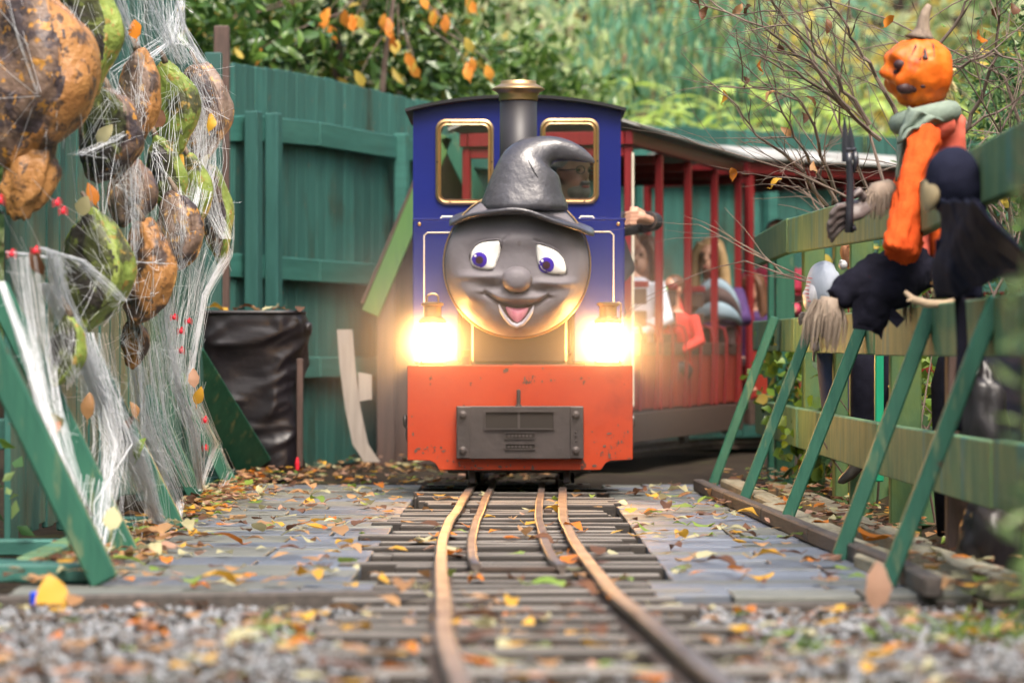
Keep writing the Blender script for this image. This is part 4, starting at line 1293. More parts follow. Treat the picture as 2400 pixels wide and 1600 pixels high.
    for s in (-1, 1):
        m = MB(); m.ell(h(s * .032, .083, .010), (.012 * sc, .008 * sc, .007 * sc), 10, 6, RH); m.build('eye', M['eyeball'], body, smooth=True)
    m = MB(); m.ell(h(0, .098, -.066), (.022 * sc, .006 * sc, .006 * sc), 10, 6, RH); m.build('lips', M['c_pinkskin'], body, smooth=True)
    if glasses:
        m = MB()
        for s in (-1, 1):
            rg = [h(s * .034 + .024 * math.cos(k * math.pi / 8), .104, .010 + .018 * math.sin(k * math.pi / 8)) for k in range(17)]
            m.tube(rg, .0025, 6, cap=False)
            m.tube([h(s * .058, .104, .012), h(s * .082, .0, .012)], .0025, 6)
        m.build('glasses', M['black'], body)
        m = MB(); m.ell(h(0, .045, -.085), tuple(x * sc for x in (.056, .058, .045)), 14, 10, RH); m.ell(h(0, .095, -.046), tuple(x * sc for x in (.034, .016, .010)), 10, 6, RH); m.build('beard', M['hairgrey'], body, remesh=.008, smit=2, fixn=True)
    return t, q, h
M['c_pinkskin'] = mat('lip_skin', (.45, .14, .12), rough=.45)
def seat_at(x, yhead, D, sc):
    p = P(x, yhead, D); return (p.x, D, p.z - .69 * sc)
person('brown haired woman in a red top on the first seat of the coach', seat_at(1508, 588, 19.35, .97), -.25, .92, 'c_red', 'c_blue', 'hairbrown', 'long', -.25, 'hug', group='coach riders')
person('child in red with a bright green lolly by the woman in red', seat_at(1578, 662, 19.2, .72), -.3, .66, 'c_red', 'c_dark', 'hairbrown', 'short', -.4, 'lap', group='coach riders')
lp_ = P(1556, 678, 19.02)
m = MB(); m.ell(lp_, (.022, .022, .022), 14, 10); m.tube([lp_, lp_ + Vector((.02, .02, -.09))], .004, 6)
tag(m.build('lollipop', mat('lolly_green', (.08, .55, .04), rough=.3), smooth=True), 'round bright green lollipop held by the child in red', 'lollipop')
person('passenger in a pale shirt half hidden behind the cab', seat_at(1468, 572, 18.8, .95), -.25, .95, 'c_white', 'c_blue', 'hairbrown', 'short', .2, 'lap', group='coach riders')
person('blonde long haired woman in purple in the middle of the coach', seat_at(1666, 588, 20.75, .98), -.25, .92, 'c_purple', 'c_dark', 'hairblonde', 'long', -.1, 'hug', group='coach riders')
person('dark haired child peering out beside the fence end', seat_at(1768, 672, 21.4, .74), -.35, .72, 'c_purple', 'c_dark', 'hairbrown', 'long', -.3, 'lap', group='coach riders')
person('passenger in bright pink behind the fence top rail', seat_at(1820, 556, 22.0, .92), -.1, .92, 'c_pink', 'c_dark', 'hairbrown', 'short', -.2, 'lap', group='coach riders')
# pram hood in front of the blonde woman
ph = thing('pram_hood', P(1676, 790, 20.35), 'blue grey and brown folding pram hood in front of the blonde woman', 'pram hood')
pc = P(1676, 762, 20.35)
for k in range(4):
    m = MB()
    def hf_(u, v, k=k):
        a = math.pi * u; b_ = math.radians(8 + 26 * (k + v))
        r = .125 + .02 * math.sin(math.pi * v)
        return pc + Vector((math.cos(a) * r * 1.1, -math.cos(b_) * math.sin(a) * r * 1.2, math.sin(b_) * math.sin(a) * r * 2.0))
    m.grid(hf_, 16, 4); m.build('hood_panel', M['c_grey'] if k % 2 == 0 else M['c_brown'], ph, smooth=True, solid=.006)
m = MB(); m.box(pc + Vector((0, .06, -.07)), (.24, .16, .12), ch=.02); m.build('body', M['c_brown'], ph)

# driver looking out of the right hand cab window
_, dq, dh = person('engine driver in dark jacket with glasses and grey beard in the cab', (P(1340, 0, 15.42).x, 15.42, P(0, 412, 15.42).z - .69 * .98 + .01), .25, .98, 'c_dark', 'c_dark', 'hairgrey', 'short', .35, 'lap', glasses=True)
dr = [o for o in bpy.data.objects if o.get('label', '').startswith('engine driver')][0]
# his left arm resting on the cab sill with the hand outside
sh_ = dq(-.17, 0, .45)
hw = P(1520, 516, 15.33); kn = P(1490, 505, 15.24); 
m = MB(); m.tube([sh_, P(1505, 520, 15.75), P(1532, 519, 15.42), P(1520, 517, 15.345)], [.062, .055, .044, .040], 14); m.build('sleeve', M['c_dark'], dr, remesh=.009, smit=3, fixn=True)
m = MB()
m.tube([P(1526, 518, 15.38), P(1512, 515, 15.32), P(1494, 509, 15.26), P(1486, 508, 15.24)], [.030, .033, .038, .030], 12, sq=.75)
for k in range(4):
    b0 = P(1496 - k * 1.5, 496 + k * 9, 15.235)
    m.tube([b0, P(1480 - k, 497 + k * 9, 15.225), P(1468 - k * .5, 501 + k * 8.5, 15.235), P(1464, 506 + k * 8, 15.262)], [.0105, .0102, .0095, .008], 8)
m.tube([P(1508, 500, 15.29), P(1492, 490, 15.25), P(1476, 489, 15.24)], [.013, .012, .009], 8)
m.build('hand', M['skin'], dr, remesh=.0042, smit=2, fixn=True)
m = MB(); wr = P(1521, 517, 15.35); ax_ = (P(1526, 518, 15.38) - P(1512, 515, 15.32)).normalized(); _, s2, u2 = frame_of(ax_)
m.tube([wr + (s2 * math.cos(k * math.pi / 10) + u2 * math.sin(k * math.pi / 10)) * .037 for k in range(21)], .006, 6, cap=False); m.ell(wr + Vector((0, -.037, .006)), (.013, .006, .015), 12, 8); m.build('watch', M['steel'], dr)
m = MB(); c_ = P(1478, 521, 15.222); m.ell(c_, (.011, .004, .005), 8, 6); m.build('ring', M['brass'], dr)

# ------------------------------------------------------------------ bin with black bag
bn = thing('litter_bin', P(580, 1096, 16.5), 'litter bin draped in a black plastic bag and topped with leaves', 'bin')
D_ = 16.5
m = MB(); nu, nv = 120, 60
def bagp(u, v):
    a = 2 * math.pi * u
    ex = .5
    cx_, sy_ = math.cos(a), math.sin(a)
    rx = abs(cx_) ** ex * (1 if cx_ >= 0 else -1); ry = abs(sy_) ** ex * (1 if sy_ >= 0 else -1)
    yy = lerp(735, 1096, v)
    hwid = interp([(0, 128), (.04, 134), (.12, 138), (.3, 128), (.6, 112), (1, 100)], v)[0]
    cxp = interp([(0, 584), (.12, 592), (.4, 588), (1, 606)], v)[0]
    p = P(cxp, yy, D_)
    q = Vector((p.x + rx * hwid * D_ / F, D_ + ry * .19 * (1 - .15 * v), p.z))
    def rg(p): return (1 - abs(mnoise.noise(p))) ** 4
    k = min(1, v * 7 + .08)
    dx = (q.x + .55 * q.z); dz = (q.z - .55 * q.x)
    nz = .034 * mnoise.noise(Vector((dx * 3.2, q.y * 3, dz * 3.2 + 7))) + .024 * (rg(Vector((dx * 2.2 + 4, q.y * 2.5, dz * 6.0))) - .4) + .009 * (rg(Vector((dx * 5, q.y * 6, dz * 13))) - .4) + .003 * (rg(Vector((q.x * 20, q.y * 18, q.z * 13))) - .4)
    if v < .2: nz += .010 * math.sin(q.x * 60 + q.y * 40) * max(0, 1 - abs(v - .06) / .06)
    return q + Vector((rx, ry * 1.0, 0)).normalized() * nz * k
vs = [bagp(i / nu, j / nv) for j in range(nv + 1) for i in range(nu)]
fs = [(j * nu + i, j * nu + (i + 1) % nu, (j + 1) * nu + (i + 1) % nu, (j + 1) * nu + i) for j in range(nv) for i in range(nu)]
m.add(vs, fs); bag_ = m.build('bag', M['bag'], bn, smooth=True, fixn=True)
m = MB(); rim = [bagp(i / 48, 0) + Vector((0, 0, .004)) for i in range(49)]; m.tube(rim, .011, 8, cap=False); m.build('rolled_rim', M['bag'], bag_, smooth=True)
kc = P(722, 768, D_ - .12)
m = MB(); m.ell(kc, (.022, .03, .028), 14, 10, fn=lambda d_: 1 + .25 * mnoise.noise(d_ * 4)); m.build('bag_knot', M['bag'], bag_, smooth=True)
m = MB(); pc_ = P(584, 741, D_); m.box(pc_ - Vector((0, 0, .03)), (.50, .34, .03)); m.build('fill', M['soil'], bn)
m = MB(); m.bar(P(703, 1094, D_ - .16), P(703, 840, D_ - .16), .03, .03, up=(0, 1, 0)); m.build('stake', M['brown_wood'], bn)
m = MB(); c_ = P(697, 1086, D_ - .21); m.lathe([(.0, -.03), (.010, -.03), (.011, .005), (.006, .03), (0, .03)], 10, c_, 'Z'); tag(m.build('red_bottle', M['redplastic']), 'small red plastic bottle at the foot of the black bin', 'bottle')
# ------------------------------------------------------------------ webbed pods on the left fence
def podmat(n, a, b, sp, sp2, thr=.52):
    return mat(n, a, b, 14, rough=.5, bump=.8, bscale=45, lo=.3, hi=.7, spots=(sp, 9, thr - .03, .08, (1, 1, 1)), spots2=(sp2, 34, .57, .05, (1, 1, 1)), detail=6)
PM = {
    'brown': podmat('pod_brown', (.20, .135, .100), (.12, .072, .052), (.050, .036, .040), (.42, .20, .035), .50),
    'green': podmat('pod_green', (.145, .210, .042), (.26, .32, .065), (.060, .060, .025), (.30, .20, .05), .56),
    'shade_green': podmat('pod_shade_green', (.050, .058, .022), (.085, .095, .030), (.030, .024, .020), (.14, .17, .04), .50),
    'orange': podmat('pod_orange', (.42, .205, .065), (.31, .135, .042), (.065, .042, .034), (.09, .05, .03), .54),
    'tan': podmat('pod_tan', (.27, .195, .155), (.17, .110, .082), (.090, .058, .050), (.46, .28, .10), .56),
}
pods = []
CUP = Vector((-.52, -.85, .05)).normalized()
def pod(x, y, hw, hh, D, kind, rim, label, tilt=0.0, group='webbed pods on the left fence', seed=0, jaw=False):
    c = P(x, y, D); s = D / F; cup = .30 if jaw else .42
    t = thing('hanging_pod', c - Vector((0, 0, hh * s)), label, 'pod', group)
    def shape(k, dep=1.0):
        def fn(d_):
            # lens shaped, pointed towards the lower end, flatter on the viewer side
            zz = d_.z
            wid = (1.14 - .34 * max(0, -zz) ** 1.4 - .10 * max(0, zz) ** 2)
            lump = 1 + .16 * mnoise.noise(Vector((d_.x * 1.4 + seed, d_.y * 1.7, d_.z * 1.7))) + .035 * mnoise.noise(Vector((d_.x * 4 + seed, d_.y * 4, d_.z * 4))) + .010 * mnoise.noise(Vector((d_.x * 10 + seed, d_.y * 10, d_.z * 10)))
            ridge = 1 + .10 * max(0, d_.x) ** 3
            p = Vector((d_.x * hw * s * wid * ridge, d_.y * hw * s * 1.05 * wid * dep, d_.z * hh * s)) * lump
            cc_ = max(0.0, d_.dot(CUP) - .28) / .72
            p = p - CUP * (cup * 1.45 * hw * s * cc_ ** .75 * (1 - .35 * abs(d_.z)))
            p.x += -.22 * hw * s * (d_.z ** 2) + .12 * hw * s
            return p * k
        return fn
    R = Matrix.Rotation(tilt, 3, 'Y')
    m = MB(); m.ell(c, (1, 1, 1), 88, 60, R, shape(1.0))
    f1 = shape(1.0); nu_, nv_ = 88, 60; k_ = 0
    for jj in range(nv_):
        tt = math.pi * (jj + .5) / nv_
        for ii in range(nu_):
            aa = 2 * math.pi * (ii + .5) / nu_
            d_ = Vector((math.sin(tt) * math.cos(aa), math.sin(tt) * math.sin(aa), math.cos(tt)))
            m.m[k_] = 1 if -1.15 * d_.dot(CUP) + .52 + .30 * mnoise.noise(d_ * 3.5 + Vector((seed, 0, 0))) + .25 * mnoise.noise(d_ * 9 + Vector((seed, 3, 0))) > .02 else 0  # front takes the dark colour, back the bright one: shading painted in
            k_ += 1
    shell_ = m.build('shell', [PM[kind], PM[rim]], t, smooth=True)
    # short stalk
    m = MB(); top = c + R @ (f1(Vector((0, 0, 1))))
    m.tube([top - Vector((0, 0, .01)), top + Vector((-.01, 0, .02)), top + Vector((-.03, .02, .05))], [.014, .009, .006], 8); m.build('stalk', M['stem'], shell_, smooth=True)
    if jaw:
        m = MB(); c3 = P(66, 425, D); m.ell(c3, (.075, .06, .165), 40, 30, Matrix.Rotation(.25, 3, 'Y'), lambda d_: (1 - .35 * max(0, -d_.z)) * (1 + .28 * mnoise.noise(d_ * 2.2) + .08 * mnoise.noise(d_ * 7)))
        m.build('lower_lobe', PM['orange'], t, smooth=True)
    pods.append((c, hw * s, hh * s))
    return t
pod(62, 175, 122, 225, 9.7, 'brown', 'orange', 'biggest brown pod with an orange lobe at the left picture edge', .10, seed=1, jaw=True)
pod(196, 78, 66, 150, 10.3, 'shade_green', 'green', 'green pod next to the biggest brown pod', -.10, seed=2)
pod(318, 232, 46, 118, 10.9, 'tan', 'orange', 'narrow tan pod in the middle of the top row', .08, seed=3)
pod(402, 255, 48, 108, 12.0, 'green', 'green', 'light green pod between two brown pods in the top row', -.08, seed=4)
pod(474, 260, 52, 116, 12.9, 'brown', 'tan', 'brown pod in thick web at the right end of the top row', -.05, seed=5)
pod(246, 318, 66, 112, 10.6, 'shade_green', 'brown', 'dark pod behind loose web under the top row', .15, seed=6)
pod(385, 418, 40, 96, 11.8, 'shade_green', 'green', 'yellow green pod above the lower brown pod', -.15, seed=7)
pod(452, 448, 34, 88, 12.5, 'green', 'green', 'slim green pod near the fence post side', -.1, seed=8)
pod(408, 548, 52, 102, 11.6, 'tan', 'brown', 'brown pod with small dark hole in the middle row', .12, seed=9)
pod(214, 636, 72, 146, 10.0, 'shade_green', 'green', 'large green pod low on the left with shade painted on its front', .05, seed=10)
pod(336, 642, 58, 126, 10.8, 'orange', 'orange', 'large orange pod with dark specks beside the large green pod', .04, seed=11)
pod(502, 498, 34, 118, 13.1, 'brown', 'green', 'webbed pod furthest along the fence', -.12, seed=12)
pod(150, 822, 38, 84, 9.5, 'shade_green', 'green', 'small green pod low at the left, below the large green one', .2, seed=13)
pod(312, 806, 30, 58, 10.9, 'orange', 'orange', 'small orange pod hanging below the large orange one', 0, seed=14)
pod(300, 450, 50, 84, 10.9, 'tan', 'brown', 'brownish pod tucked behind strands in the middle', .1, seed=15)

# ------------------------------------------------------------------ spider web: strands, gauze
wm = bpy.data.materials.new('web_fibre'); wm.use_nodes = True
N = wm.node_tree.nodes; L = wm.node_tree.links
b_ = N['Principled BSDF']; b_.inputs['Base Color'].default_value = (.90, .92, .95, 1); b_.inputs['Roughness'].default_value = .9; b_.inputs['Specular IOR Level'].default_value = .1
tl = N.new('ShaderNodeBsdfTranslucent'); tl.inputs[0].default_value = (.90, .92, .95, 1)
ms = N.new('ShaderNodeMixShader'); ms.inputs[0].default_value = .35
L.new(b_.outputs[0], ms.inputs[1]); L.new(tl.outputs[0], ms.inputs[2]); L.new(ms.outputs[0], N['Material Output'].inputs[0])
def veil_strands(A_, B_, count=40):
    out = []; nn = len(A_)
    cl = [(random.random(), random.random(), random.uniform(.02, .10)) for _ in range(9)]
    def at(u, v):
        t = v * (nn - 1); j = max(0, min(nn - 2, int(t))); f = t - j
        a = A_[j].lerp(A_[j + 1], f); b = B_[j].lerp(B_[j + 1], f)
        return a.lerp(b, u) + Vector((0, .02 * math.sin(u * 7 + v * 3), 0))
    for k in range(count):
        c0, c1, sg = random.choice(cl)
        u0 = min(1.06, max(-.06, random.gauss(c0, sg))); u1 = min(1.06, max(-.06, random.gauss(lerp(c0, c1, .5), sg)))
        v0 = random.random() * .6 - .12; v1 = 1.1 - random.random() * .5
        ph = random.uniform(0, 6); am = random.uniform(0, .03)
        out.append(([at(lerp(u0, u1, i / 8) + am * math.sin(ph + i * .8), lerp(v0, v1, i / 8)) for i in range(9)], random.uniform(.0002, .0005)))
    for k in range(count // 2):
        u0, v0 = random.random(), random.random(); u1 = u0 + random.gauss(0, .35); v1 = v0 + random.gauss(0, .16)
        out.append(([at(lerp(u0, u1, i / 4), lerp(v0, v1, i / 4)) + Vector((0, random.uniform(-.004, .004), 0)) for i in range(5)], random.uniform(.0002, .0004)))
    return out

def web_obj(name, label, strands, sheets, n=4):
    for A_, B_ in (sheets or []):
        strands = strands + veil_strands(A_, B_)
    vs = []; fs = []
    for pts, r in strands:
        o = len(vs)
        k_ = 3
        for i, p in enumerate(pts):
            dv = (pts[min(i + 1, len(pts) - 1)] - pts[max(i - 1, 0)])
            d_, s_, u_ = frame_of(dv if dv.length > 1e-6 else (0, 0, 1), (0, 1, 0.1))
            for k in range(k_):
                a = 2 * math.pi * k / k_
                vs.append(p + (s_ * math.cos(a) + u_ * math.sin(a)) * r)
        for i in range(len(pts) - 1):
            for k in range(k_):
                a, b = o + i * k_ + k, o + i * k_ + (k + 1) % k_
                fs.append((a, a + k_, b + k_, b))
    t = thing(name, strands[0][0][-1], label, 'spider web', 'white stretched spider webs')
    t['kind'] = 'stuff'
    me = big_mesh('strands', np.array([tuple(v) for v in vs]), np.array(fs), 4, [wm])
    o = obj('strands', me, t); o['kind'] = 'stuff'
    return t

def strand(a, b, sag=.0, n=7, wob=.004):
    a = Vector(a); b = Vector(b); out = []
    ph = random.uniform(0, 6)
    for i in range(n + 1):
        k = i / n
        p = a.lerp(b, k)
        p.z -= sag * math.sin(math.pi * k)
        w = math.sin(math.pi * k) * wob
        p += Vector((random.uniform(-w, w), random.uniform(-w, w), random.uniform(-w, w) * .4))
        out.append(p)
    return out
def bundle(path, spread, count, r=(.00025, .00075), thick=0):
    count = int(count * .52)
    """path: list of (x,y,D) waypoints; spread px at each"""
    S = []
    wp = [P(*p) for p in path]
    sp = [spread[i] * path[i][2] / F for i in range(len(path))]
    for c in range(count):
        side = random.gauss(0, .5); side2 = random.gauss(0, .5)
        pts = []
        kk0 = random.random() * .25 if random.random() < .4 else 0
        kk1 = 1 - random.random() * .3 if random.random() < .4 else 1
        M_ = 12
        for i in range(M_ + 1):
            t = lerp(kk0, kk1, i / M_) * (len(wp) - 1)
            j = min(int(t), len(wp) - 2); f = t - j
            p = wp[j].lerp(wp[j + 1], f); s = lerp(sp[j], sp[j + 1], f)
            sd = lerp(side, side2, i / M_)
            p = p + Vector((s * sd, s * side2 * .8, random.uniform(-1, 1) * .002))
            pts.append(p)
        S.append((pts, random.uniform(*r)))
    for c in range(thick):
        pts = [w + Vector((random.gauss(0, .3) * s, random.gauss(0, .3) * s, 0)) for w, s in zip(wp, sp)]
        S.append((pts, random.uniform(.0010, .0017)))
    # cross fibres
    for c in range(count // 2):
        t = random.random() * (len(wp) - 1); j = min(int(t), len(wp) - 2); f = t - j
        p = wp[j].lerp(wp[j + 1], f); s = lerp(sp[j], sp[j + 1], f)
        q = p + Vector((random.gauss(0, 1) * s, random.gauss(0, .6) * s, random.gauss(0, .7) * s - .02))
        p = p + Vector((random.gauss(0, .6) * s, random.gauss(0, .6) * s, 0))
        S.append((strand(p, q, .004, 4), random.uniform(.0003, .0007)))
    return S
def edge(path): return [P(*p) for p in path]
def sheet(pa, pb, n=12):
    def rs(path):
        w = [P(*p) for p in path]; out = []
        for i in range(n + 1):
            t = i / n * (len(w) - 1); j = min(int(t), len(w) - 2)
            out.append(w[j].lerp(w[j + 1], t - j))
        return out
    return rs(pa), rs(pb)

S = []
S += bundle([(255, -60, 10.6), (300, 60, 10.8), (345, 165, 11.0)], [26, 40, 26], 60, thick=5)
S += bundle([(330, -60, 11.4), (375, 60, 11.6), (420, 150, 11.9)], [36, 40, 30], 60, thick=5)
S += bundle([(410, -40, 12.6), (425, 60, 12.7), (475, 148, 12.8)], [30, 20, 12], 60, thick=5)
S += bundle([(425, 2, 13.2), (400, 90, 12.4), (300, 170, 11)], [8, 30, 40], 40, thick=2)
SH = [sheet([(235, -60, 10.5), (270, 60, 10.7), (300, 150, 10.8)], [(335, -60, 11.2), (350, 60, 11.2), (370, 140, 11.3)]),
      sheet([(335, -60, 11.2), (350, 60, 11.2), (370, 140, 11.3)], [(426, 0, 12.8), (430, 70, 12.7), (470, 145, 12.8)]),
      sheet([(350, -40, 11.6), (380, 80, 11.8), (420, 160, 12)], [(427, 0, 12.9), (432, 90, 12.8), (500, 150, 12.9)])]
web_obj('spider_web', 'white web stretched from the fence top over the upper pods', S, SH)
S = []
S += bundle([(430, 170, 12.4), (470, 260, 12.6), (480, 380, 12.6), (450, 500, 12.3)], [60, 55, 45, 30], 110, thick=2)
S += bundle([(520, 200, 12.9), (525, 290, 13), (478, 380, 12.9), (500, 500, 13), (530, 560, 13)], [12, 14, 20, 30, 14], 70, thick=3)
S += bundle([(530, 470, 13.1), (528, 600, 13.1), (480, 690, 12.9), (462, 800, 12.8), (445, 900, 12.8)], [20, 22, 18, 14, 14], 80, thick=6)
SH = [sheet([(425, 150, 12.5), (440, 300, 12.6), (450, 420, 12.5), (470, 520, 12.8)], [(520, 170, 12.8), (528, 290, 12.9), (480, 400, 12.8), (525, 520, 13)]),
      sheet([(400, 640, 12.2), (390, 760, 12.1), (400, 900, 12.1)], [(525, 560, 13), (470, 720, 12.9), (448, 900, 12.8)]),
      sheet([(470, 480, 12.8), (440, 640, 12.6), (430, 800, 12.5)], [(533, 520, 13), (500, 660, 13), (462, 800, 12.8)])]
web_obj('spider_web', 'white web wrapped over the furthest pods and falling past the bin', S, SH)
S = []
S += bundle([(105, 665, 9.4), (180, 800, 9.6), (242, 964, 9.9), (319, 1065, 10.4), (366, 1219, 10.8), (408, 1240, 11.0)], [16, 26, 40, 48, 22, 8], 220, r=(.0003, .0009), thick=10)
S += bundle([(120, 590, 9.3), (150, 700, 9.5), (232, 900, 9.8), (290, 1040, 10.2), (335, 1150, 10.6)], [20, 30, 40, 44, 30], 110, thick=6)
S += bundle([(0, 660, 8.9), (60, 820, 8.8), (110, 1000, 8.7), (175, 1190, 8.5), (222, 1345, 8.3)], [10, 18, 26, 26, 8], 70, thick=6)
S += bundle([(60, 600, 9.0), (95, 850, 9), (130, 1060, 8.9), (190, 1240, 8.6)], [30, 40, 40, 20], 60, thick=3)
S += bundle([(217, 780, 9.9), (240, 900, 9.9), (262, 1040, 9.8), (240, 1180, 9.4), (225, 1330, 8.9)], [40, 50, 60, 50, 14], 80, thick=3)
S += bundle([(95, 580, 9.3), (190, 610, 9.6), (285, 705, 9.85)], [14, 18, 30], 40, thick=3)
S += bundle([(20, 590, 9.2), (130, 605, 9.5), (150, 640, 9.6)], [10, 20, 40], 40, thick=2)
SH = [sheet([(90, 650, 9.3), (200, 900, 9.7), (270, 1050, 10.0), (350, 1200, 10.6)], [(140, 650, 9.5), (270, 900, 9.9), (350, 1070, 10.4), (405, 1230, 11)]),
      sheet([(0, 640, 8.9), (60, 860, 8.8), (150, 1150, 8.6)], [(110, 640, 9.3), (150, 900, 9.2), (235, 1250, 8.8)]),
      sheet([(200, 800, 9.8), (230, 1000, 9.8), (230, 1250, 9.2)], [(330, 850, 10.4), (340, 1040, 10.4), (400, 1220, 10.9)])]
web_obj('spider_web', 'dense white web falling from the low green pod to the boards', S, SH)
S = []
S += bundle([(380, 640, 11.6), (388, 760, 11.7), (410, 900, 11.8), (455, 1010, 12.3), (470, 1145, 13.2)], [36, 34, 36, 30, 10], 130, thick=8)
S += bundle([(445, 820, 12.8), (452, 930, 12.9), (505, 1040, 13.4), (468, 1150, 13.3)], [14, 18, 16, 8], 70, thick=5)
S += bundle([(300, 760, 10.9), (320, 880, 11), (345, 1010, 11.2), (410, 1170, 11.6), (415, 1225, 11.4)], [30, 30, 34, 26, 10], 110, thick=6)
S += bundle([(355, 800, 11.3), (380, 1000, 11.5), (440, 1140, 12.2)], [30, 40, 20], 70, thick=3)
S += bundle([(520, 1050, 13.6), (540, 1100, 14.6), (510, 1165, 13.6)], [8, 10, 6], 20, thick=3)
SH = [sheet([(340, 760, 11.2), (370, 950, 11.4), (440, 1120, 12.2)], [(445, 760, 12.7), (455, 940, 12.8), (500, 1040, 13.4)]),
      sheet([(290, 780, 10.8), (320, 1000, 11), (400, 1200, 11.3)], [(370, 780, 11.4), (395, 960, 11.6), (460, 1130, 12.8)])]
web_obj('spider_web', 'white web falling from the orange pod beside the bin', S, SH)
# fine fibres lying over the pods and between them
S = []
for (c, w, h) in pods:
    for k in range(34):
        def sp_():
            a = random.uniform(-2.6, .6); b = random.uniform(-1.2, 1.3)
            return c + Vector((math.cos(a) * math.cos(b) * w * 1.12, math.sin(a) * math.cos(b) * w * .98 - .012, math.sin(b) * h * 1.03))
        if k % 12 == 0: hub = sp_()
        p, q = hub + Vector((random.gauss(0, .006), random.gauss(0, .004), random.gauss(0, .006))), sp_()
        mid = (p + q) / 2; v = mid - c
        mid = mid + Vector((0, -.35 * w, 0)) if v.length < w else mid
        S.append(([p, p.lerp(mid, .5), mid, mid.lerp(q, .5), q], random.uniform(.0003, .0008)))
for k in range(420):
    (c, w, h), (c2_, w2, h2) = random.sample(pods, 2)
    if (c - c2_).length > .75: continue
    p = c + Vector((random.gauss(0, .6) * w, -w * .95 + random.gauss(0, .3) * w, random.gauss(0, .6) * h)); q = c2_ + Vector((random.gauss(0, .6) * w2, -w2 * .95, random.gauss(0, .6) * h2))
    S.append((strand(p, q, .01, 6, .003), random.uniform(.0003, .0009)))
for (a, b) in (((250, 360, 10.5), (310, 500, 10.7)), ((300, 305, 10.6), (185, 365, 10.0)), ((265, 170, 10.6), (305, 310, 10.6)), ((305, 310, 10.6), (310, 700, 10.6)), ((245, 190, 10.4), (320, 330, 10.7)), ((180, 365, 9.9), (310, 312, 10.6)), ((290, 612, 10.0), (388, 618, 10.7))):
    S += bundle([a, tuple((x + y) / 2 for x, y in zip(a, b)), b], [22, 16, 24], 12, thick=0)
web_obj('spider_web', 'fine white fibres lying across and between the pods', S, [
    sheet([(290, 320, 10.5), (300, 480, 10.6), (310, 700, 10.7)], [(350, 400, 10.9), (370, 500, 11), (380, 620, 11.2)]),
    sheet([(355, 480, 11.2), (375, 560, 11.3), (400, 640, 11.5)], [(450, 470, 11.6), (455, 560, 11.6), (440, 640, 11.7)])])
# small red plastic beads and spiders caught in the web
k = 0
where = ['left of the big orange lobe', 'under the biggest brown pod', 'beside the low green pod', 'in the web near the bin']
for (x, y, D) in ((27, 595, 9.0), (83, 589, 9.1), (134, 476, 9.4), (148, 495, 9.4), (408, 744, 11.6), (424, 776, 11.7), (442, 753, 12), (424, 822, 11.9), (480, 985, 13), (481, 1050, 13.2), (0, 470, 8.9)):
    c = P(x, y, D); m = MB()
    s_ = random.uniform(.55, .8)
    m.ell(c, (.010 * s_, .009 * s_, .014 * s_), 12, 8); m.ell(c + Vector((.003, 0, .017 * s_)), (.006 * s_, .006 * s_, .006 * s_), 10, 6)
    for j in range(4):
        for sg in (-1, 1):
            z = (.010 - .006 * j) * s_
            m.tube([c + Vector((sg * .004, 0, z)), c + Vector((sg * .011, -.002, z + .004 - j * .003)), c + Vector((sg * .014, 0, z - .006))], .0008, 5)
    o = m.build('plastic_spider', M['redplastic'], None, smooth=True)
    near = 'hanging in the web near the black bin' if x > 380 else 'hanging in the web below the biggest brown pod'
    tag(o, 'small red plastic spider ' + near, 'toy spider', 'red plastic spiders in the web')
# ------------------------------------------------------------------ dummies on the right fence
def fringe(center_pts, n, length, spread, r, mm, name, parent, down=(0, 0, -1)):
    m = MB(); dn = Vector(down)
    for k in range(n):
        t = random.random() * (len(center_pts) - 1); j = min(int(t), len(center_pts) - 2)
        p = center_pts[j].lerp(center_pts[j + 1], t - j)
        a = random.uniform(0, 2 * math.pi)
        p = p + Vector((math.cos(a) * spread * .6, math.sin(a) * spread * .6, 0))
        l = length * random.uniform(.55, 1.1)
        q = p + dn * l + Vector((math.cos(a), math.sin(a), 0)) * spread * random.uniform(.1, .8)
        mid = p.lerp(q, .45) + Vector((math.cos(a), math.sin(a), .1)) * spread * .4
        m.tube([p, mid, q], [r, r, r * .5], 4)
    return m.build(name, M[mm], parent)

def claw_hand(m, wrist, d, side, up, s=1.0, curl=.5):
    """palm and five separate fingers; d points along the hand, side towards the thumb"""
    d = Vector(d).normalized(); side = Vector(side).normalized(); up = Vector(up).normalized()
    m.tube([wrist - d * .02 * s, wrist + d * .01 * s, wrist + d * .05 * s, wrist + d * .085 * s], [.024 * s, .028 * s, .036 * s, .030 * s], 12, sq=.6, up=up)
    for k, ln in enumerate((.075, .085, .08, .065)):
        b = wrist + d * .078 * s + side * (.027 - .018 * k) * s
        spread = side * (.010 - .007 * k) * s
        p1 = b + d * ln * .45 * s + spread
        p2 = p1 + (d * (1 - curl) - up * curl).normalized() * ln * .35 * s
        p3 = p2 + (d * (1 - 1.6 * curl) - up * curl * 1.5).normalized() * ln * .3 * s
        m.tube([b, p1, p2, p3], [.0105 * s, .010 * s, .009 * s, .005 * s], 8)
    tb = wrist + d * .02 * s + side * .026 * s
    m.tube([tb, tb + (d * .5 + side).normalized() * .035 * s - up * .008 * s, tb + (d + side * .5).normalized() * .068 * s - up * .02 * s], [.014 * s, .012 * s, .006 * s], 8)

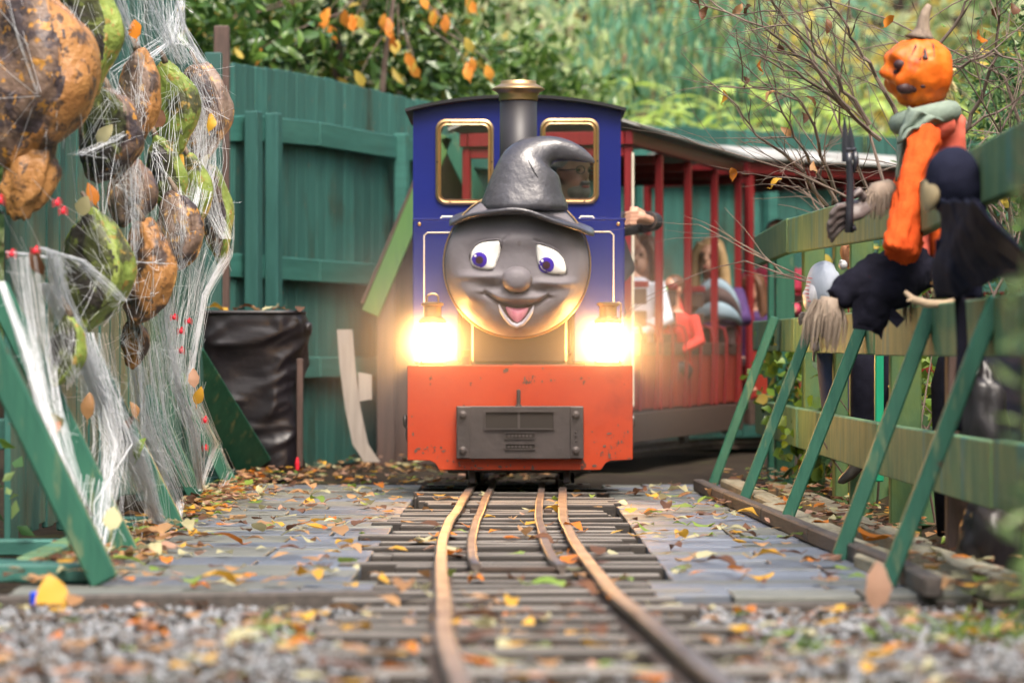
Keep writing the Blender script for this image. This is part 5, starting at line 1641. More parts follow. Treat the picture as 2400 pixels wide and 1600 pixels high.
# ---- pumpkin headed scarecrow
DS = 10.0
sc_ = thing('scarecrow', P(2105, 735, DS), 'pumpkin headed scarecrow in orange and black sitting on the right fence', 'scarecrow')
hc = P(2158, 168, DS); s = DS / F
def pump(d_):
    a = math.atan2(d_.y, d_.x)
    rib = 1 + .08 * abs(math.cos(a * 4.0)) ** .6 * (1 - d_.z ** 2)
    k = rib
    # face side looks to -x: brow, nose, cheeks, open mouth
    def bump(az, el, w): 
        dd = (math.atan2(math.sin(a - az), math.cos(a - az)) / w) ** 2 + ((math.asin(max(-1, min(1, d_.z))) - el) / w) ** 2
        return math.exp(-dd)
    front = math.pi
    for sg in (-.42, .42):
        k += .20 * bump(front + sg, .34, .26) - .24 * bump(front + sg, .04, .20) + .20 * bump(front + sg * 1.5, -.28, .28)
    k += .26 * bump(front, -.05, .16) + .08 * bump(front, .55, .35)
    k -= .24 * bump(front, -.52, .20); k += .10 * bump(front, -.85, .22) + .06 * bump(front + .5, -.62, .15)
    for sg in (-.9, .9): k -= .14 * bump(front + sg, -.50, .24)
    k += .05 * mnoise.noise(d_ * 3.2) + .025 * mnoise.noise(d_ * 8)
    k -= .10 * bump(.0, -.1, .6)
    return Vector((d_.x * 76, d_.y * 72, d_.z * 84 * (1 - .06 * d_.z))) * k * s
m = MB(); m.ell(hc, (1, 1, 1), 72, 48, Matrix.Rotation(.22, 3, 'Z'), pump)
head = m.build('pumpkin_head', M['pumpkin'], sc_, smooth=True)
m = MB()
stp = [(2158, 92, 40), (2160, 82, 26), (2163, 66, 17), (2166, 45, 14), (2172, 25, 11), (2178, 12, 8)]
m.tube([P(x, y, DS) for x, y, r in stp], [r * s for x, y, r in stp], 14)
m.v = [tuple(Vector(v) + Vector((1, 1, 0)) * .006 * mnoise.noise(Vector(v) * 40)) for v in m.v]
m.build('stem', M['stem'], head, smooth=True)
def surf(dx, dz, lift=1.01):
    """point on the viewer-facing side of the head at pixel offset"""
    best = None
    for v in head.data.vertices:
        dd = (v.co.x - hc.x - dx * s) ** 2 + (v.co.z - hc.z + dz * s) ** 2 + (1 if v.co.y > hc.y else 0)
        if best is None or dd < best[0]: best = (dd, v.co.copy())
    return best[1] + Vector((0, -.002, 0))
def mark(pts, r, nm='face_mark'):
    m = MB(); m.tube([surf(*p) for p in pts], r, 6); m.build(nm, M['mark'], head)
mark([(-8, -22), (0, -48), (6, -24)], [.002, .004, .003]); mark([(0, -46), (2, -22)], [.003, .007]); mark([(-5, -30), (5, -30)], .005)
mark([(-12, -80), (-20, -55), (-26, -32)], [.001, .003, .001]); mark([(18, -80), (22, -55), (24, -30)], [.001, .003, .001])
for (dx, dz, r) in ((-54, -14, .020), (-60, 6, .013), (-48, 42, .022), (-36, 46, .019), (-22, 42, .014), (-6, 40, .009), (-30, 18, .004)):
    m = MB(); m.ell(surf(dx, dz) + Vector((.002, .006, 0)), (r, r * .8, r * .8), 12, 8); m.build('face_hollow', M['mark'], head, smooth=True)
m = MB()
for k in range(16):
    p = P(2208, 180, DS) + Vector((random.uniform(-.012, .012), random.uniform(-.02, .02), random.uniform(-.03, .03)))
    m.tube([p, p + Vector((random.uniform(.01, .04), random.uniform(-.02, .02), random.uniform(-.05, .01)))], [.012, .003], 6)
m.build('straw_tuft', mat('straw_pale', (.72, .62, .34), (.6, .48, .22), 20, rough=.7), sc_)
# torso and sleeves
m = MB()
m.tube([P(2185, 245, DS + .06), P(2205, 285, DS + .08), P(2200, 380, DS + .10), P(2185, 480, DS + .10), P(2170, 570, DS + .08), P(2160, 620, DS + .06)], [x * s for x in (30, 62, 66, 60, 62, 66)], 20, sq=.9)
m.tube([P(2180, 300, DS - .05), P(2226, 285, DS - .02)], [30 * s, 34 * s], 14)
m.build('coat', M['coral'], sc_, remesh=.009, smit=3, fixn=True, disp=(.02, .07))
m = MB()
path = [(2184, 296, 30), (2170, 330, 36), (2150, 390, 37), (2134, 445, 35), (2124, 500, 37), (2116, 550, 41), (2110, 592, 46), (2108, 600, 44)]
m.tube([P(x, y, DS - .09 - .0006 * (y - 300)) for x, y, r in path], [r * s for x, y, r in path], 24)
m.v = [tuple(Vector(v) + Vector((1, -1, 0)) * (.0035 * math.sin(Vector(v).z * 95 + Vector(v).x * 40) + .005 * mnoise.noise(Vector(v) * 22))) for v in m.v]
m.build('sleeve', M['orange'], sc_, smooth=True, sub=2, disp=(.034, .032))
m = MB(); m.tube([P(2150, 320, DS + .12), P(2125, 420, DS + .1), P(2100, 462, DS + .05), P(2078, 468, DS)], [30 * s, 27 * s, 24 * s, 22 * s], 16); m.build('sleeve', M['orange'], sc_, smooth=True)
m = MB(); m.tube([P(2215, 440, DS - .02), P(2205, 540, DS - .02), P(2195, 640, DS - .02)], [28 * s, 26 * s, 14 * s], 14); m.build('coat_tail', M['orange'], sc_, smooth=True)
# scarf
m = MB(); rg = []
for k in range(25):
    a = 2 * math.pi * k / 24
    rg.append(P(2168, 268, DS) + Vector((math.cos(a) * .075, math.sin(a) * .075, .018 * math.cos(a) - .01)))
m.tube(rg, .030, 10, cap=False)
def scf(u, v):
    p = P(lerp(lerp(2130, 2215, u), lerp(2102, 2128, u), v), lerp(lerp(250, 285, u), lerp(335, 315, u), v), DS - .09 - .03 * math.sin(u * 3))
    return p + Vector((0, .012 * math.sin(u * 14 + v * 5), .006 * math.sin(v * 11)))
m.grid(scf, 16, 10)
def scf2(u, v):
    p = P(lerp(2104, 2132, u) - 4 * v, lerp(322, 425, v), DS - .07)
    return p + Vector((0, .01 * math.sin(u * 9 + v * 7), 0))
m.grid(scf2, 8, 10)
o = m.build('scarf', M['scarf'], sc_, smooth=True, solid=.006)
# far hand and raffia cuff
m = MB(); w_ = P(2035, 478, DS - .06)
claw_hand(m, w_, P(1978, 505, DS - .10) - w_, (0, -.5, 1), (-.3, -.8, .5), 1.05, .42)
m.build('hand', M['latex'], sc_, remesh=.0042, smit=2, fixn=True)
fringe([P(2040, 448, DS - .06), P(2075, 430, DS - .04)], 120, .085, .028, .0016, 'raffia', 'raffia_cuff', sc_, (-.1, 0, -1))
m = MB(); m.tube([P(2036, 470, DS - .055), P(2056, 455, DS - .05), P(2085, 446, DS - .02)], [.022, .036, .034], 14); m.build('cuff', M['raffia'], sc_, smooth=True)
# trousers: thighs over the rail, lower legs hanging
m = MB()
lw = [(2150, 615, 46, 0.0), (2105, 622, 50, -.04), (2040, 652, 47, -.09), (1982, 682, 40, -.12), (1958, 705, 32, -.13)]
m.tube([P(x, y, DS + d_) for x, y, r, d_ in lw], [r * s for x, y, r, d_ in lw], 22)
lw2 = [(2150, 640, 44, -.06), (2110, 665, 50, -.11), (2065, 700, 46, -.13), (2040, 740, 40, -.13), (2028, 770, 34, -.13)]
m.tube([P(x, y, DS + d_) for x, y, r, d_ in lw2], [r * s for x, y, r, d_ in lw2], 22)
m.ell(P(2135, 635, DS), (.085, .09, .06), 16, 10)
m.build('trousers', M['navy'], sc_, remesh=.008, smit=3, fixn=True, disp=(.035, .06))
def flap(pts, nm='coat_flap', dd=-.14, mm='navy'):
    m = MB(); m.prism([(P(x, y, DS + dd).x, P(x, y, DS + dd).z) for x, y in pts], lambda a, b, d_: (a, d_ + .015 * math.sin(a * 60), b), DS + dd, DS + dd + .012); m.build(nm, M[mm], sc_, fixn=True)
flap([(2000, 690), (2040, 680), (2046, 776), (2000, 770), (1998, 730)], dd=-.165)
flap([(2050, 690), (2090, 690), (2088, 716), (2120, 748), (2102, 768), (2078, 742), (2068, 796), (2052, 770)], dd=-.16)
fringe([P(1922, 700, DS - .15), P(1962, 712, DS - .13)], 190, .135, .034, .0017, 'raffia', 'raffia_cuff', sc_, (-.12, 0, -1))
m = MB(); m.tube([P(1950, 700, DS - .135), P(1940, 745, DS - .14), P(1935, 790, DS - .14)], [.034, .030, .012], 12); m.build('shin', M['raffia'], sc_, smooth=True)
fringe([P(2120, 640, DS - .02), P(2135, 690, DS - .02)], 60, .10, .014, .0015, 'raffia', 'straw', sc_)

# black plastic trident-dagger held in the far hand
dg = thing('toy_pitchfork', P(1990, 545, DS - .12), 'black plastic toy weapon with two blades in the scarecrow hand', 'toy weapon')
m = MB(); DD = DS - .12
m.tube([P(1990, 545, DD), P(1991, 500, DD), P(1993, 430, DD), P(1990, 380, DD), P(1990, 358, DD)], [.014, .012, .0115, .010, .012], 12); m.tube([P(1983, 540, DD), P(2006, 533, DD)], [.008, .009], 8); m.build('shaft', M['blade'], dg, smooth=True)
def blade(x0, y0, x1, y1, w, nm='blade'):
    m = MB(); a, b = P(x0, y0, DD), P(x1, y1, DD); n = 8
    vs = []
    for i in range(n + 1):
        k = i / n; p = a.lerp(b, k); ww = w * s * (1 - k ** 2.2) + .0008
        vs += [p + Vector((-ww, 0, 0)), p + Vector((0, -.007 * (1 - k), 0)), p + Vector((ww, 0, 0)), p + Vector((0, .007 * (1 - k), 0))]
    fs = [(4 * i + k, 4 * i + (k + 1) % 4, 4 * (i + 1) + (k + 1) % 4, 4 * (i + 1) + k) for i in range(n) for k in range(4)]
    m.add(vs, fs + [(3, 2, 1, 0)]); m.build(nm, M['blade'], dg, fixn=True)
blade(1983, 380, 1979, 274, 9); blade(1996, 352, 1993, 297, 8)
m = MB(); m.bar(P(1981, 352, DD), P(2008, 350, DD), .014, .012, up=(0, 0, 1)); m.build('guard', M['blade'], dg)
m = MB(); m.tube([P(2004, 355, DD), P(2007, 380, DD), P(2001, 405, DD)], [.008, .009, .004], 8); m.build('spur', M['blade'], dg, smooth=True)

# ---- hooded figure
DH = 8.5; s = DH / F
hg = thing('hooded_figure', Vector((P(2260, 0, DH).x + .1, DH, 0)), 'dark hooded dummy with a pale mask and long black veil on the right fence', 'dummy')
hc = P(2232, 425, DH)
m = MB()
m.ell(hc, (66 * s, 70 * s, 80 * s), 28, 20, Matrix.Rotation(.12, 3, 'Y'), lambda d_: 1 + .04 * mnoise.noise(d_ * 3))
m.tube([P(2245, 440, DH), P(2262, 500, DH + .02), P(2262, 560, DH + .02)], [62 * s, 52 * s, 44 * s], 20)
m.build('hood', M['hood'], hg, remesh=.008, smit=3, fixn=True, disp=(.012, .06))
m = MB(); m.ell(P(2188, 436, DH - .01), (.021, .050, .066), 22, 16, Matrix.Rotation(.25, 3, 'Y') @ Matrix.Rotation(.3, 3, 'Z'), lambda d_: 1 + (.18 * math.exp(-((d_.z + .1) / .2) ** 2 - (d_.y / .25) ** 2) if d_.x < 0 else 0) - (.12 * math.exp(-((d_.z - .2) / .15) ** 2 - ((abs(d_.y) - .4) / .2) ** 2) if d_.x < 0 else 0)); m.build('mask', M['mask'], hg, smooth=True)
def vl(u, v):
    # veil falling in folds from the back of the hood
    x0, x1 = lerp(2196, 2298, u), lerp(2200, 2430, u)
    y1 = lerp(690, 650, u)
    p = P(lerp(x0, x1, v) + 10 * math.sin(v * 6 + u * 4), lerp(470, y1 + 14 * math.sin(u * 9), v), DH + .0 - 1.2 * u)
    return p + Vector((0, .045 * math.sin(u * 12 + 2.5 * math.sin(u * 5) + v * 2) * (.35 + v), .004 * math.sin(u * 23)))
m = MB(); m.grid(vl, 48, 20); m.build('veil', M['hood'], hg, smooth=True, solid=.004, disp=(.02, .05))
def vl2(u, v):
    x = lerp(2195, 2300, u); p = P(x, lerp(560, 700, v), DH - .04 + .05 * abs(u - .5))
    return p + Vector((0, .025 * math.sin(u * 11 + v), 0))
m = MB(); m.grid(vl2, 24, 12); m.build('robe_front', M['hood'], hg, smooth=True, solid=.006)
m = MB()
m.tube([Vector((1.44, 10.6, .70)), Vector((1.46, 10.6, .5)), Vector((1.47, 10.6, .2)), Vector((1.47, 10.6, .02))], [.10, .15, .16, .15], 20)
m.v = [tuple(Vector(v) + Vector((.03 * mnoise.noise(Vector(v) * 6), .03 * mnoise.noise(Vector(v) * 6 + Vector((9, 0, 0))), 0))) for v in m.v]
m.build('robe', M['navy'], hg, smooth=True, disp=(.05, .08))
m = MB()
def strip(u, v):
    p = P(lerp(2236, 2262, u) + 6 * math.sin(v * 5), lerp(690, 1010, v), DH - .02); return p + Vector((0, .01 * math.sin(v * 9), 0))
m.grid(strip, 3, 16); m.build('cloth_strip', M['navy'], hg, smooth=True, solid=.004)

# ---- skull and driftwood on the middle rail
DK = 9.4; s = DK / F
sk = thing('plastic_skull', P(2222, 706, DK), 'yellowed plastic skull resting on the fence rail under the veil', 'skull')
m = MB()
m.ell(P(2236, 622, DK), (42 * s, 44 * s, 38 * s), 22, 16)
m.ell(P(2212, 655, DK), (30 * s, 32 * s, 32 * s), 18, 12)
m.ell(P(2210, 690, DK), (26 * s, 26 * s, 15 * s), 16, 10)
m.ell(P(2190, 640, DK), (9 * s, 26 * s, 8 * s), 12, 8)
m.build('cranium', M['skull'], sk, remesh=.0055, smit=2, fixn=True)
for (x, y, r) in ((2194, 648, 10), (2186, 664, 5)):
    m = MB(); m.ell(P(x, y, DK - .030), (r * s, r * s * .9, r * s * 1.05), 12, 8); m.build('socket', mat('socket_amber', (.34, .17, .04), rough=.7), sk, smooth=True)
for k in range(6):
    m = MB(); m.box(P(2184 + k * 5, 679 + k * .6, DK - .030), (.0048, .006, .008), ch=.001); m.build('tooth', M['skull'], sk)
m = MB(); m.tube([P(2122, 684, DK - .03), P(2140, 702, DK - .05), P(2175, 712, DK - .06), P(2215, 712, DK - .05), P(2242, 700, DK - .04)], [.006, .011, .012, .011, .005], 8); m.tube([P(2140, 702, DK - .05), P(2126, 705, DK - .06)], [.007, .004], 6)
tag(m.build('driftwood_stick', M['stick'], None, smooth=True), 'pale bent stick lying on the rail before the skull', 'stick')

# ---- pale hooded doll leaning over the middle rail
DB = 13.3; s = DB / F
db = thing('clown_doll', P(1920, 760, DB), 'pale grey capped doll with stitched white face leaning over the rail', 'doll')
m = MB(); m.ell(P(1936, 675, DB), (46 * s, 48 * s, 64 * s), 26, 18, Matrix.Rotation(-.15, 3, 'Y'), lambda d_: 1 + .03 * mnoise.noise(d_ * 3)); m.build('cap', M['paleblue'], db, smooth=True)
m = MB(); m.ell(P(1905, 690, DB - .01), (22 * s, 34 * s, 40 * s), 20, 14, Matrix.Rotation(.25, 3, 'Y')); m.ell(P(1886, 690, DB - .02), (6 * s, 7 * s, 9 * s), 10, 8); m.ell(P(1892, 710, DB - .02), (8 * s, 14 * s, 6 * s), 10, 8); m.build('face', M['whitelatex'], db, remesh=.005, smit=2, fixn=True)
for k in range(7):
    x, y = 1899 - 2 * math.sin(k * .5) * 4, 652 + k * 9; c = P(x, y, DB - .058)
    m = MB(); m.tube([c + Vector((-.008, 0, .001)), c + Vector((.008, .0, -.001))], .0018, 5); m.build('stitch', M['stitch'], db)
m = MB(); m.tube([P(1935, 740, DB), P(1925, 765, DB - .03), P(1915, 775, DB - .06)], [40 * s, 34 * s, 22 * s], 14); m.tube([P(1950, 735, DB + .05), P(1960, 860, DB + .12), P(1965, 960, DB + .14)], [42 * s, 46 * s, 40 * s], 16); m.build('jacket', M['c_blue'], db, remesh=.010, smit=3, fixn=True)
for (x, y, dx, dy) in ((1906, 738, -26, 6), (1918, 800, -12, 26)):
    m = MB(); w_ = P(x, y, DB - .10); claw_hand(m, w_, Vector((dx, -20, -dy)), (0, -.4, 1), (-.4, -.9, .2), .55, .5); m.build('hand', M['latex'], db, remesh=.0036, smit=1, fixn=True)

# ---- brown haired mask behind the doll
DM = 12.9; s = DM / F
mk = thing('haired_mask', P(2005, 650, DM), 'brown haired mask with a white chin under the top rail', 'mask')
m = MB(); m.ell(P(2008, 596, DM + .06), (36 * s, 40 * s, 42 * s), 22, 16); m.ell(P(1982, 590, DM + .05), (14 * s, 20 * s, 22 * s), 14, 10); m.build('head', M['fox'], mk, remesh=.006, smit=2, fixn=True)
m = MB()
for k in range(70):
    a = random.uniform(-.9, 1.1); p = P(1986 + random.uniform(0, 14), 585 + random.uniform(-16, 22), DM + .015)
    q = p + Vector((math.cos(a) * .06, -.008, -math.sin(a) * .06))
    m.tube([p, p.lerp(q, .5) + Vector((0, -.008, .004)), q], [.0022, .0022, .001], 4)
m.build('hair', M['fox'], mk)
m = MB(); m.ell(P(1976, 621, DM + .03), (11 * s, 14 * s, 12 * s), 12, 8); m.ell(P(1972, 613, DM + .02), (5 * s, 5 * s, 5 * s), 8, 6); m.build('muzzle', M['whitelatex'], mk, smooth=True)

# ---- dangling leg with shoe
DL = 12.3; s = DL / F
lg = thing('dummy_legs', P(2010, 1135, DL), 'black trouser leg with a dark shoe dangling behind the low rail', 'dummy')
m = MB(); m.tube([P(2035, 790, DL + .02), P(2028, 880, DL), P(2024, 980, DL), P(2020, 1052, DL)], [36 * s, 34 * s, 30 * s, 27 * s], 16); m.tube([P(2090, 780, DL + .1), P(2080, 900, DL + .1), P(2075, 1020, DL + .1)], [34 * s, 32 * s, 28 * s], 16); m.build('trousers', M['navy'], lg, smooth=True)
m = MB(); m.tube([P(2018, 1052, DL), P(2016, 1072, DL)], [20 * s, 19 * s], 12); m.build('ankle', M['whitelatex'], lg, smooth=True)
m = MB(); m.tube([P(2022, 1066, DL), P(2012, 1088, DL), P(1992, 1112, DL), P(1972, 1126, DL), P(1964, 1130, DL)], [20 * s, 22 * s, 19 * s, 13 * s, 4 * s], 14, sq=.75); m.build('shoe', M['shoe'], lg, smooth=True)
# black bags on the ground behind the near posts
for k, (x, y, D, w, h, lab) in enumerate(((2320, 1255, 9.0, .10, .16, 'shiny black plastic bag slumped behind the near end of the right fence'), (2290, 1000, 9.35, .07, .22, 'dark crumpled bag hung up behind the low rail near the post'))):
    c = P(x, y, D); c.x += .02
    m = MB(); m.ell(c, (w, w * .9, h), 32, 22, None, lambda d_, k=k: (1 - .25 * max(0, d_.z)) * (1 + .22 * mnoise.noise(d_ * 2.2 + Vector((k * 5, 0, 0))) + .12 * mnoise.noise(d_ * 6)))
    o = m.build('plastic_bag', M['bag'], None, smooth=True); tag(o, lab, 'plastic bag', 'black bags by the right fence')
# blue bottle cap on the left ground
m = MB(); c = P(82, 1402, 7.7); m.lathe([(.0, -.014), (.011, -.014), (.012, .012), (.008, .015), (0, .015)], 14, c, 'Z'); tag(m.build('bottle_cap', M['bluecap']), 'small blue plastic cap lying among leaves at lower left', 'bottle cap')
# ------------------------------------------------------------------ foliage
def leaves_mesh(name, centers, size, mats, probs, aspect=.45, tilt=None, fold=.18, hang=0.0, rounded=False):
    n = len(centers)
    R = rot_rand(n, tilt)
    sz = size * RNG.uniform(.6, 1.25, n)
    if rounded:
        a = aspect * .5; f = fold
        base = np.array([(0, 0, 0), (a * .8, .25, f * .45), (a * .95, .58, f * .55), (0, 1, -.02), (-a * .95, .58, f * .5), (-a * .8, .25, f * .4), (0, .27, .02), (0, .6, .02)], float)
        tri = np.array([(0, 1, 6), (6, 1, 2), (6, 2, 7), (7, 2, 3), (0, 6, 5), (6, 4, 5), (6, 7, 4), (7, 3, 4)])
    else:
        base = np.array([(0, 0, 0), (aspect * .5, .45, fold * .5), (0, 1, -.06), (-aspect * .5, .45, fold * .5)], float)
        tri = np.array([(0, 1, 2), (0, 2, 3)])
    nvp = len(base)
    loc = np.repeat(base[None], n, 0)
    if rounded:
        cu = RNG.normal(0, .30, n)[:, None]
        loc[:, :, 2] += cu * ((loc[:, :, 1] - .5) ** 2 - .1) + RNG.normal(0, .035, (n, nvp))
        loc[:, :, 0] *= RNG.uniform(.75, 1.2, (n, 1)); loc[:, :, 0] += RNG.normal(0, .02, (n, nvp))
        loc[:, :, 2] *= np.where(RNG.uniform(size=n) < .4, -1, 1)[:, None]
    if hang:
        # leaves that droop: the tip is pulled down
        R[:, :, 1] = R[:, :, 1] * (1 - hang) + np.array([0, 0, -1.0])[None] * hang
    v = np.einsum('nij,nkj->nki', R, loc) * sz[:, None, None] + centers[:, None]
    f = (tri[None] + (np.arange(n) * nvp)[:, None, None]).reshape(-1, 3)
    mi = np.repeat(RNG.choice(len(mats), n, p=probs), len(tri))
    return big_mesh(name, v.reshape(-1, 3), f, 3, [M[k] for k in mats], mi)

def clumps(center, rad, nc, n, cs, shell=.5):
    d = RNG.normal(size=(nc, 3)); d /= np.linalg.norm(d, axis=1)[:, None]
    r = RNG.uniform(shell, 1.0, nc) ** .7
    cc = np.array(center) + d * r[:, None] * np.array(rad)
    idx = RNG.integers(0, nc, n)
    return cc, cc[idx] + RNG.normal(size=(n, 3)) * cs

def tree(label, base, h, crown_c, crown_r, mats, probs, nleaf, size, nc=40, cs=.25, cat='tree', group=None, name='tree', aspect=.5, hang=0.0, trunk_r=.08, branches=8, shell=.35):
    t = thing(name, base, label, cat, group)
    cc, pts = clumps(crown_c, crown_r, nc, nleaf, cs, shell)
    pts = pts[pts[:, 2] > .05]
    obj('crown', leaves_mesh('crown', pts, size, mats, probs, aspect, hang=hang, rounded=cat == 'bush'), t)
    m = MB(); b = Vector(base); c = Vector(crown_c)
    top = Vector((c.x, c.y, c.z + crown_r[2] * .5))
    m.tube([b - Vector((0, 0, .1)), b.lerp(top, .35) + Vector((.05, 0, 0)), b.lerp(top, .7), top], [trunk_r * 1.2, trunk_r, trunk_r * .6, trunk_r * .2], 10)
    for k in range(branches):
        q = Vector(cc[k % len(cc)]); p = b.lerp(top, random.uniform(.3, .75))
        m.tube([p, p.lerp(q, .5) + Vector((0, 0, .08)), q], [trunk_r * .4, trunk_r * .25, trunk_r * .1], 6)
    m.build('trunk', M['bark'], t, smooth=True)
    return t

# glossy laurel hedge behind the left part of the far fence
tree('glossy laurel bush leaning over the fence at upper left', (-2.6, 19.2, -.05), 4, (-2.3, 19.4, 2.45), (1.0, .7, 1.15), ['t_laurel', 't_laurel2', 't_yellow'], [.60, .33, .07], 5200, .125, 60, .20, 'bush', 'laurel bushes behind the fence', 'laurel_bush', .36)
tree('glossy laurel bush with orange leaves above the fence middle', (-.95, 22.0, -.05), 4, (-1.15, 21.6, 2.55), (.95, .6, 1.0), ['t_laurel', 't_laurel2', 't_yellow'], [.56, .39, .05], 4600, .13, 50, .20, 'bush', 'laurel bushes behind the fence', 'laurel_bush', .36)
tree('glossy laurel bush right behind the engine chimney', (.1, 24.0, -.05), 4, (-.05, 23.7, 2.1), (.75, .5, .55), ['t_laurel', 't_laurel2', 't_light'], [.45, .40, .15], 2600, .13, 30, .16, 'bush', 'laurel bushes behind the fence', 'laurel_bush', .36)
# spray of orange autumn leaves hanging in front of it
ob = thing('autumn_branch', (-.9, 20.9, -.05), 'thin branch with hanging orange autumn leaves above the fence', 'branch')
tips = [(765, 30), (780, 52), (815, 20), (830, 45), (848, 30), (905, 30), (915, 60), (918, 85), (935, 100), (960, 135), (975, 160), (1000, 5), (1010, 20), (1050, 35), (1095, 100), (1100, 150), (1152, 150), (600, 120), (455, 75), (440, 85), (845, 175), (1105, 10)]
m = MB(); Db = 20.3
m.tube([Vector((-.9, 20.9, 0)), Vector((-.85, 20.8, 1.4)), P(900, 160, Db + .3), P(930, -60, Db + .1), P(960, -160, Db)], [.03, .025, .018, .012, .006], 8)
for (x, y) in tips:
    p = P(x, y, Db); q = P(930 + (x - 930) * .4, y - 90, Db)
    m.tube([q, q.lerp(p, .6) + Vector((0, 0, .02)), p], [.005, .004, .002], 5)
m.build('twigs', M['twig'], ob)
def leaf_mesh(nm, L_, W_, curl, mats, seed=0):
    rnd = random.Random(seed); m = MB()
    rows = 6; vs = []
    for i in range(rows + 1):
        k = i / rows
        w = W_ * (math.sin(math.pi * k ** .8) ** .75) * .5 if 0 < k < 1 else .002
        z = curl * math.sin(math.pi * k) * L_ * .35 + (k ** 2) * curl * L_ * .25
        wob = rnd.uniform(-1, 1) * L_ * .03
        lift = abs(curl) * w * 1.1
        vs += [(-w + wob, (k - .5) * L_, z + lift + rnd.uniform(-1, 1) * L_ * .04), (wob, (k - .5) * L_, z), (w + wob, (k - .5) * L_, z + lift * rnd.uniform(.3, 1.4) + rnd.uniform(-1, 1) * L_ * .04)]
    fs = []
    for i in range(rows):
        a = i * 3
        fs += [(a, a + 1, a + 4, a + 3), (a + 1, a + 2, a + 5, a + 4)]
    m.add(vs, fs)
    m.tube([(0, -.5 * L_, 0), (.004, -.62 * L_, .004), (.0, -.75 * L_, .012)], [.0016, .0014, .001], 4)
    return m.mesh(nm, mats, True)
for k, (x, y) in enumerate(tips):
    for j in range(1 if k % 3 else 2):
        me = leaf_mesh('leaf', random.uniform(.085, .115), .06, .15, M['t_orange'] if random.random() < .75 else M['t_yellow'], k * 3 + j)
        o = obj('leaf', me, None, P(x + random.uniform(-8, 8), y + random.uniform(0, 26), Db - .02), (random.uniform(1.2, 1.9), random.uniform(-.6, .6), random.uniform(-.8, .8)))
        o.parent = ob; o.matrix_parent_inverse = wmat(ob).inverted()

# woods behind: individual trees in rows
rows = [
    ('mid green leafy tree behind the laurel at the left', (-6.5, 30), 't_mid', 't_laurel2', 't_light', .13),
    ('mid green tree with brown patches above the fence corner', (-3.6, 29), 't_mid', 't_light', 't_brown', .13),
    ('pale green feathery tree left of the chimney', (-1.0, 31), 'f_light', 'f_mid', 't_brown', .12),
    ('green tree with brown twigs right above the chimney', (.55, 32.5), 'f_mid', 'f_light', 't_brown', .12),
    ('blue green drooping conifer right of the centre', (1.75, 30.5), 't_teal', 't_mid', 't_teal', .20),
    ('golden yellow autumn tree behind the bare twigs', (3.0, 33), 'f_yellow', 'f_light', 'f_mid', .13),
    ('dark green tree at the far right of the woods', (5.4, 31.5), 'f_mid', 'f_yellow', 't_mid', .13),
    ('broad green tree filling the far left of the woods', (-9.5, 33), 't_mid', 't_dark', 't_light', .15),
    ('broad green tree filling the far right of the woods', (9.6, 33), 't_mid', 't_dark', 't_light', .15),
]
for k, (lab, (x, y), a, b, c, sz) in enumerate(rows):
    hang = .75 if a == 't_teal' else .15
    tree(lab, (x, y, -.05), 6, (x, y, 2.15), (1.7, 1.2, 2.1), [a, b, c], [.50, .30, .20], 5600, sz * 1.25, 80, .26, 'tree', 'trees in the woods behind', 'woodland_tree', .42 if a != 't_teal' else .22, hang, .12, 12, .2)
# far wood that reads as one mass
fy = RNG.uniform(34, 50, 30000)
pts = np.stack([RNG.uniform(-26, 26, 30000), fy, (fy - 33) * .50 + RNG.uniform(-.3, 1.5, 30000)], 1)
bm_ = MB(); bm_.grid(lambda u, v: Vector((lerp(-60, 60, u), lerp(33, 60, v), -.1 + v * 13.2)), 10, 10); tag(bm_.build('added_slope', M['soil']), kind='structure')  # slope made up so the far leaves catch more light
tag(obj('far_wood', leaves_mesh('far_wood', pts, .36, ['f_mid', 'f_light', 'f_teal', 'f_yellow', 't_brown'], [.36, .30, .14, .12, .08], .6)), 'blurred wood of green and yellow trees far behind', None, None, 'stuff')

# unseen trees added left, right and behind the viewer to cut side light
rp = []
for k in range(15000):
    side = random.choice('LLRRB')
    if side == 'L': p = (-random.uniform(4.5, 9), random.uniform(-8, 34))
    elif side == 'R': p = (random.uniform(4.2, 9), random.uniform(-8, 34))
    else: p = (random.uniform(-9, 9), -random.uniform(7, 11))
    rp.append((p[0], p[1], random.uniform(0, 6.5)))
tag(obj('light_blocking_wood', leaves_mesh('light_blocking_wood', np.array(rp), .62, ['t_mid', 't_light', 't_dark', 't_yellow'], [.45, .25, .2, .1], .6)), 'unseen leafy wood added on both sides to cut the side light', None, None, 'stuff')

# maize behind the far fence
def corn(seed):
    rnd = random.Random(seed); m = MB(); H = rnd.uniform(2.55, 2.85)
    m.tube([(0, 0, 0), (0, 0, H * .5), (.02, 0, H * .92)], [.016, .012, .006], 6)
    st = len(m.f)
    lv = MB()
    for k in range(11):
        z = H * (.25 + .068 * k); a = k * 2.4 + rnd.uniform(-.5, .5); L_ = rnd.uniform(.5, .75)
        pts = []
        for i in range(7):
            t = i / 6
            r = L_ * (t * .75); zz = z + L_ * (.42 * t - .62 * t * t)
            w = .042 * math.sin(math.pi * min(1, t * .85 + .12)) 
            c = Vector((math.cos(a) * r, math.sin(a) * r, zz)); sd = Vector((-math.sin(a), math.cos(a), .25 * math.sin(k + i)))
            pts.append((c - sd * w, c + Vector((0, 0, -.008)), c + sd * w))
        vs = [p for q in pts for p in q]
        lv.add(vs, [f for i in range(6) for f in ((3 * i, 3 * i + 1, 3 * i + 4, 3 * i + 3), (3 * i + 1, 3 * i + 2, 3 * i + 5, 3 * i + 4))])
    return m.mesh('stalk', M['t_light']), lv.mesh('leaves', M['t_corn'], True)
cv = [corn(k) for k in range(5)]
k = 0
